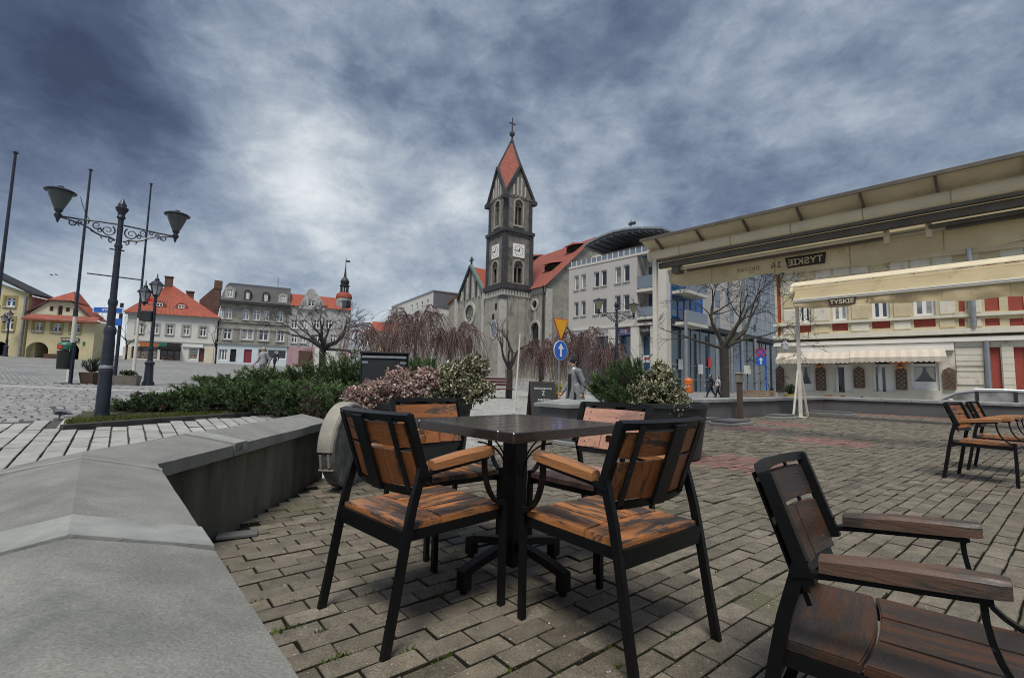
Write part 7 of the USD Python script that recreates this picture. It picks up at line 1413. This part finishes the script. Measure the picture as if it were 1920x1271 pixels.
# variegated spindle shrubs in the pots, drawn leaf by leaf
leafmat('pink_leaves', [(0, (.030, .030, .018)), (.16, (.09, .060, .045)), (.35, (.34, .19, .17)), (.6, (.46, .31, .28)), (.8, (.58, .46, .40)), (1, (.66, .60, .50))], .5, .2)
leafmat('cream_leaves', [(0, (.020, .034, .014)), (.3, (.05, .082, .030)), (.5, (.14, .15, .070)), (.65, (.42, .40, .24)), (.85, (.56, .53, .37)), (1, (.60, .52, .43))], .5, .2)
leafmat('pine_needles', [(0, (.018, .035, .012)), (.4, (.040, .085, .022)), (1, (.085, .155, .040))], .55, .15)
def leafy(label, base, blobs, n_shoots, leaf, m_, seed, tone, cat='shrub'):
    """blobs: (centre offset, radius vector); shoots start near the base and end in the blobs, leaves along them"""
    t = thing('potted_shrub', label, cat, base); g = np.random.default_rng(seed); st, lf = MB(), MB(); W_ = np.array([np.prod(r) ** .67 for _, r in blobs]); W_ /= W_.sum()
    for k in range(n_shoots):
        c, r = blobs[g.choice(len(blobs), p=W_)]; u = unit(g.normal(0, 1, 3)) * g.uniform(.35, 1.0) ** .5; u[2] = u[2] if u[2] > -.5 else -u[2] * .5; e = A3(c) + A3(r) * u * g.uniform(.9, 1.12)
        o = A3([c[0] * .35, c[1] * .35, 0.0]) + np.append(g.normal(0, .06, 2), 0); mid = o * .45 + e * .55 + A3([0, 0, .06]) + g.normal(0, .03, 3); P = np.array([o, o * .6 + mid * .4 + [0, 0, .04], mid, mid * .4 + e * .6 + [0, 0, .012], e])
        st.tube(P, np.linspace(.005, .0018, 5), 3, cap=False)
        for j in range(int(leaf[2])):
            q = (1 - g.random() ** 1.6 * .75) * 3.999; i = int(q); s = P[i] * (1 - q + i) + P[i + 1] * (q - i); ax = unit(P[i + 1] - P[i]); dr = unit(ax * .5 + g.normal(0, .7, 3)); L = leaf[0] * g.uniform(.45, 1.5); w = L * leaf[1]
            nn = unit(np.cross(dr, g.normal(0, 1, 3))); sd_ = nn * w; up_ = np.cross(dr, nn) * w * .35; s2 = s + dr * L * .12
            tn = tone(g, s, e); lf.add([s2, s2 + dr * L * .45 + sd_ + up_, s2 + dr * L, s2 + dr * L * .45 - sd_ + up_], [[0, 1, 2], [0, 2, 3]], tn)
    part('stems', st, 'twig_brown', t, smooth=False, kind='stuff'); part('foliage', lf, m_, t, tone=lf.tones(), kind='stuff'); return t
def pinkt(g, s, e): return np.clip(g.choice([.12, .32, .48, .62, .82, .95], p=[.10, .12, .24, .24, .19, .11]) + g.normal(0, .07), 0, 1)
def creamt(g, s, e): return np.clip(g.choice([.12, .30, .50, .68, .85, .97], p=[.22, .20, .14, .18, .18, .08]) + g.normal(0, .06), 0, 1)
def mixt(g, s, e): return np.clip(g.choice([.05, .25, .48, .68, .86, .97], p=[.16, .18, .16, .22, .20, .08]) + g.normal(0, .06), 0, 1)
pb = A3([-.93, 5.05, .68])
def off(px, py, D): return at_y(px, py, D) - pb
leafy('pink-tinged shrub in the dark planter behind the left chair', pb, [(off(745, 738, 4.95), (.30, .24, .22)), (off(710, 742, 4.9), (.26, .22, .17)), (off(680, 746, 4.8), (.24, .20, .15)), (off(790, 735, 5.0), (.22, .2, .22)), (off(745, 708, 5.0), (.18, .16, .13)), (off(800, 708, 5.1), (.15, .14, .13))], 700, (.030, .34, 24), 'pink_leaves', 61, pinkt)
leafy('cream-variegated shrub beside the pink one in the dark planter', pb, [(off(865, 735, 5.1), (.27, .24, .22)), (off(830, 722, 5.2), (.20, .2, .20)), (off(890, 690, 5.2), (.20, .2, .20)), (off(905, 735, 5.0), (.16, .18, .15)), (off(845, 695, 5.2), (.14, .14, .10)), (off(800, 748, 5.0), (.16, .16, .1))], 620, (.030, .36, 24), 'cream_leaves', 62, mixt)
pb = A3([-1.35, 5.25, .72]); leafy('pinkish creeping shrub hanging over the wall by the stone wheel', pb, [(off(672, 752, 4.9), (.16, .2, .10)), (off(690, 768, 4.75), (.12, .14, .08)), (off(700, 735, 5.1), (.18, .2, .13))], 190, (.028, .34, 22), 'pink_leaves', 63, pinkt)
pb = A3([2.02, 6.62, .68])
leafy('cream-variegated shrub in the right-hand round pot', pb, [(off(1245, 745, 6.3), (.36, .32, .22)), (off(1238, 712, 6.5), (.26, .26, .22)), (off(1268, 765, 6.05), (.18, .15, .16)), (off(1205, 735, 6.2), (.22, .22, .18)), (off(1240, 690, 6.6), (.12, .12, .12)), (off(1195, 755, 6.1), (.15, .15, .12))], 760, (.032, .36, 24), 'cream_leaves', 64, creamt)
def pine(label, base, blobs, n, seed):
    t = thing('potted_shrub', label, 'shrub', base); g = np.random.default_rng(seed); st, lf = MB(), MB()
    for k in range(n):
        c, r = blobs[g.integers(len(blobs))]; u = unit(g.normal(0, 1, 3)) * g.uniform(.3, 1) ** .5; e = A3(c) + A3(r) * u; o = A3([c[0] * .3, c[1] * .3, 0]); d = unit(e - o + A3([0, 0, .35]) ); st.tube([o, (o + e) / 2 + [0, 0, -.02], e], [.008, .006, .004], 3, cap=False)
        tip = e + d * .12; st.tube([e, tip], [.005, .003], 3, cap=False)
        for j in range(58):
            q = g.random(); s = e * (1 - q) + tip * q; dr = unit(d * .8 + g.normal(0, .6, 3)); L = g.uniform(.035, .06); sd_ = unit(np.cross(dr, g.normal(0, 1, 3))) * .0028; lf.add([s - sd_, s + sd_, s + dr * L], [[0, 1, 2]], np.clip(.25 + .6 * q + g.normal(0, .12), 0, 1))
    part('stems', st, 'twig_brown', t, smooth=False, kind='stuff'); part('foliage', lf, 'pine_needles', t, tone=lf.tones(), kind='stuff')
pine('bright green dwarf pine in the left half of the right-hand pot', pb, [(off(1140, 735, 6.3), (.20, .2, .16)), (off(1165, 712, 6.5), (.20, .2, .17)), (off(1185, 728, 6.6), (.18, .2, .16)), (off(1122, 728, 6.4), (.12, .15, .14)), (off(1170, 750, 6.2), (.2, .2, .12)), (off(1190, 698, 6.7), (.12, .15, .14))], 330, 65)
pb = A3(b := [float(q) for q in pl1.GetAttribute('xformOp:translate').Get()]) + [0, 0, .43]; pine('little evergreen growing in the wooden tub', pb, [((-.12, 0, .22), (.25, .2, .18)), ((.15, 0, .28), (.2, .2, .18))], 110, 66)
pb = A3([float(q) for q in pl2.GetAttribute('xformOp:translate').Get()]) + [0, 0, .37]; leafy('low greenery in the stone trough', pb, [((0, 0, .06), (.34, .2, .08))], 90, (.05, .4, 10), 'cream_leaves', 67, lambda g, s, e: g.uniform(0, .42))
pb = A3([float(q) for q in tub_plant.GetAttribute('xformOp:translate').Get()]) + [0, 0, .85]; leafy('round clipped plant in the yellow tub', pb, [((0, 0, .28), (.32, .32, .26))], 120, (.06, .4, 12), 'cream_leaves', 68, lambda g, s, e: g.uniform(.1, .5))
leafmat('yellow_flowers', [(0, (.30, .20, .01)), (1, (.55, .42, .02))], .6, .2)
q = stand(1045, 21, 715); leafy('small bush of yellow blossom between sign pole and weeping trees', q, [((0, 0, .55), (.28, .28, .4))], 120, (.06, .4, 12), 'yellow_flowers', 69, lambda g, s, e: g.random())
# ---------------------------------------------------------------- people
mat('skin', (.46, .28, .20), rough=.6, var=.1, scale=10); mat('coat_grey', (.21, .22, .235), rough=.9, c2=(.12, .125, .135), scale=38, lo=.45, hi=.55, stretch=(1, 1, 1.6)); mat('cloth_black', (.010, .010, .012), rough=.9, var=.3); mat('cloth_navy', (.03, .035, .055), rough=.9, var=.3, scale=8); mat('jacket_grey', (.30, .30, .31), rough=.85, var=.25, scale=6); mat('jacket_white', (.55, .55, .54), rough=.85, var=.15, scale=6); mat('denim', (.05, .065, .10), rough=.9, var=.3, scale=10); mat('shoe', (.02, .018, .016), rough=.5, var=.2); mat('shoe_pale', (.50, .48, .44), rough=.6, var=.1); mat('hair_brown', (.05, .032, .022), rough=.7, var=.4, scale=20); mat('hair_grey', (.30, .29, .28), rough=.8, var=.3, scale=20); mat('eye_dark', (.02, .02, .02), rough=.2, var=.1)
def hand_chain(wr, d, s):
    """palm and five bent fingers from the wrist, pointing along d"""
    d = unit(d); sx = unit(np.cross(d, A3([0, 1, 0])) if abs(d[1]) < .8 else np.cross(d, A3([1, 0, 0]))); o = [((wr, .024), (wr + d * .05, .026)), ((wr + d * .05 + sx * .018, .022), (wr + d * .085 + sx * .02, .016)), ((wr + d * .05 - sx * .018, .022), (wr + d * .08 - sx * .022, .015))]
    nrm = unit(np.cross(d, sx)) * s
    for k, (f, L) in enumerate(((.030, .062), (.011, .075), (-.009, .070), (-.028, .052))):
        a = wr + d * .082 + sx * f; b = a + d * L * .5 + nrm * .008; c = b + d * L * .38 + nrm * .022; o += [((a, .0095), (b, .0088)), ((b, .0088), (c, .0075))]
    a = wr + d * .03 + sx * .028; b = a + d * .03 + sx * .022 + nrm * .01; c = b + d * .032 + nrm * .012; o += [((a, .013), (b, .0105)), ((b, .0105), (c, .008))]
    return o
def person(label, loc, rz, H, top, legs, shoes, hair, stride=.28, swing=.25, coat_to=None, hat=None, bag=None, open_front=False, build=1.0):
    """faces local +x; joints scaled to height H"""
    t = thing('person', label, 'person', loc, rz); k = H / 1.75; P = lambda x, y, z: A3([x, y, z]) * k
    hipz, shz = .93, 1.43; hips = {s: P(0, s * .09, hipz) for s in (-1, 1)}; feet = {s: P(s * stride, s * .08, .09) for s in (-1, 1)}; knee = {s: P(s * stride * .45 + .05, s * .085, .50) for s in (-1, 1)}; sh = {s: P(0, s * .185 * build, shz) for s in (-1, 1)}; el = {s: P(-s * swing * .55 - .03, s * .235 * build, 1.14) for s in (-1, 1)}; wr = {s: P(-s * swing + .08, s * .22 * build, .91) for s in (-1, 1)}
    neck, head = P(.01, 0, 1.50), P(.03, 0, 1.635)
    C = [((P(0, 0, hipz), .125 * k), (P(0, 0, 1.18), .115 * k)), ((P(0, 0, 1.18), .115 * k), (P(0, 0, 1.36), .125 * k)), ((sh[-1], .06 * k), (sh[1], .06 * k)), ((neck - P(0, 0, .06), .06 * k), (neck + P(.01, 0, .06), .052 * k)), ((head + P(0, 0, .02), .085 * k), (head + P(.015, 0, -.05), .066 * k)), ((head + P(.02, 0, -.05), .06 * k), (head + P(.045, 0, -.085), .035 * k)), ((head + P(.085, 0, .0), .012 * k), (head + P(.103, 0, -.022), .013 * k))]
    for s in (-1, 1): C += [((hips[s], .085 * k), (knee[s], .058 * k)), ((knee[s], .058 * k), (feet[s], .040 * k)), ((feet[s] + P(-.02, 0, -.05), .036 * k), (feet[s] + P(.14, s * .01, -.06), .028 * k)), ((sh[s], .055 * k), (el[s], .042 * k)), ((el[s], .042 * k), (wr[s], .030 * k)), ((head + P(0, s * .082, .0), .014 * k), (head + P(-.008, s * .09, .02), .016 * k))] + hand_chain(wr[s], wr[s] - el[s], s)
    body = part('body', smooth_body(balls(C), .012, 5), 'skin', t, smooth=True)
    for s in (-1, 1): part('eye', MB().tri(trimesh.creation.icosphere(1, .011 * k).apply_translation(head + P(.083, s * .03, .015))), 'eye_dark', t)
    part('mouth', MB().box(head + P(.088, 0, -.055), (.008, .04 * k, .006)), 'bag_red' if 'bag_red' in M else 'brown_door', t, smooth=False)
    g = .022 * k
    T = []
    for s in (-1, 1): T += [((hips[s], .092 * k + g * .4), (knee[s], .068 * k + g * .4)), ((knee[s], .068 * k + g * .4), (feet[s] + P(0, 0, .03), .052 * k + g * .3))]
    T += [((P(0, 0, hipz - .02), .13 * k), (P(0, 0, hipz + .08), .125 * k))]; part('trousers', smooth_body(balls(T), .03, 4), legs, t, smooth=True)
    for s in (-1, 1): part('shoe', smooth_body(balls([((feet[s] + P(-.03, 0, -.045), .045 * k), (feet[s] + P(.15, s * .012, -.056), .036 * k)), ((feet[s] + P(-.02, 0, -.02), .045 * k), (feet[s] + P(.0, 0, .02), .05 * k))]), .02, 3), shoes, t, smooth=True)
    J = [((P(0, 0, hipz + .02), .150 * k * build), (P(0, 0, 1.18), .138 * k * build)), ((P(0, 0, 1.18), .138 * k * build), (P(0, 0, 1.36), .145 * k * build)), ((sh[-1], .078 * k), (sh[1], .078 * k)), ((neck - P(0, 0, .09), .085 * k), (neck - P(-.01, 0, .0), .075 * k))]
    for s in (-1, 1): J += [((sh[s], .075 * k), (el[s], .062 * k)), ((el[s], .062 * k), (wr[s] + (el[s] - wr[s]) * .12, .046 * k))]
    if coat_to:
        for s in (-1, 1): J += [((P(-.02, s * .06, 1.05), .14 * k), (P(-.05 - s * .02, s * .12, coat_to), .13 * k)), ((P(-.06, s * .03, 1.0), .13 * k), (P(-.14, s * .06, coat_to), .12 * k))]
    part('coat' if coat_to else 'jacket', smooth_body(balls(J), .03, 4), top, t, smooth=True)
    if open_front:
        for s in (-1, 1): part('coat_flap', MB().hull([P(.10, s * .10, 1.15), P(.14, s * .13, 1.12), P(.10 + .05 * s, s * .17, coat_to - .03), P(.24 + .05 * s, s * .16, coat_to + .02), P(.08, s * .12, 1.15), P(.08 + .05 * s, s * .19, coat_to)]), top, t, smooth=False)
    if coat_to: part('scarf', smooth_body(balls([((neck + P(-.03, -.03, -.03), .062 * k), (neck + P(.03, .03, -.02), .06 * k))]), .02, 3), 'jacket_white', t, smooth=True); part('shirt', MB().hull([P(.155, y, z) for y in (-.055, .055) for z in (.80, 1.36)] + [P(.10, y, z) for y in (-.07, .07) for z in (.78, 1.38)]), 'cloth_black', t, smooth=False)
    if hat: part('hat', smooth_body(balls([((head + P(-.005, 0, .045), .102 * k), (head + P(-.02, 0, .10), .082 * k))]), .015, 3), hat, t, smooth=True)
    hh = balls([((head + P(-.035, 0, .035), .088 * k), (head + P(-.05, 0, -.06), .062 * k))]); 
    part('hair', smooth_body(hh, .015, 3), hair, t, smooth=True)
    if bag: part('backpack', smooth_body(balls([((P(-.20, -.05, 1.05), .10 * k), (P(-.19, .05, 1.34), .09 * k)), ((P(-.20, .06, 1.05), .10 * k), (P(-.19, -.05, 1.34), .09 * k))]), .03, 3), bag, t, smooth=True); part('strap', MB().tube([P(.16, -.16, 1.0), P(.165, -.02, 1.25), P(.06, .10, 1.48)], .018, 6), bag, t)
    return t
def foot(px, D): q = stand(px, D, 700); return q
person('woman in long grey coat and black woollen hat walking past the wall pier', foot(1078, 11.2), math.radians(200), 1.73, 'coat_grey', 'cloth_black', 'shoe_pale', 'hair_brown', .26, .16, .60, 'cloth_black', None, True)
person('man in pale grey jacket with a strap across his chest, beyond the junipers', foot(492, 22.5), math.radians(-120), 1.76, 'jacket_grey', 'denim', 'shoe', 'hair_grey', .2, .2, None, None, 'cloth_navy', False, 1.15)
person('person in dark clothes beside the shop window of the grey house', foot(514, 44), math.radians(-100), 1.75, 'cloth_navy', 'cloth_black', 'shoe', 'hair_brown', .2, .2)
person('striding person in dark navy jacket by the glass front', foot(1333, 36), math.radians(170), 1.78, 'cloth_navy', 'cloth_black', 'shoe', 'hair_brown', .34, .25)
person('person in white jacket beside the mossy tree trunk', foot(1346, 36.5), math.radians(175), 1.62, 'jacket_white', 'cloth_black', 'shoe', 'hair_brown', .22, .2)
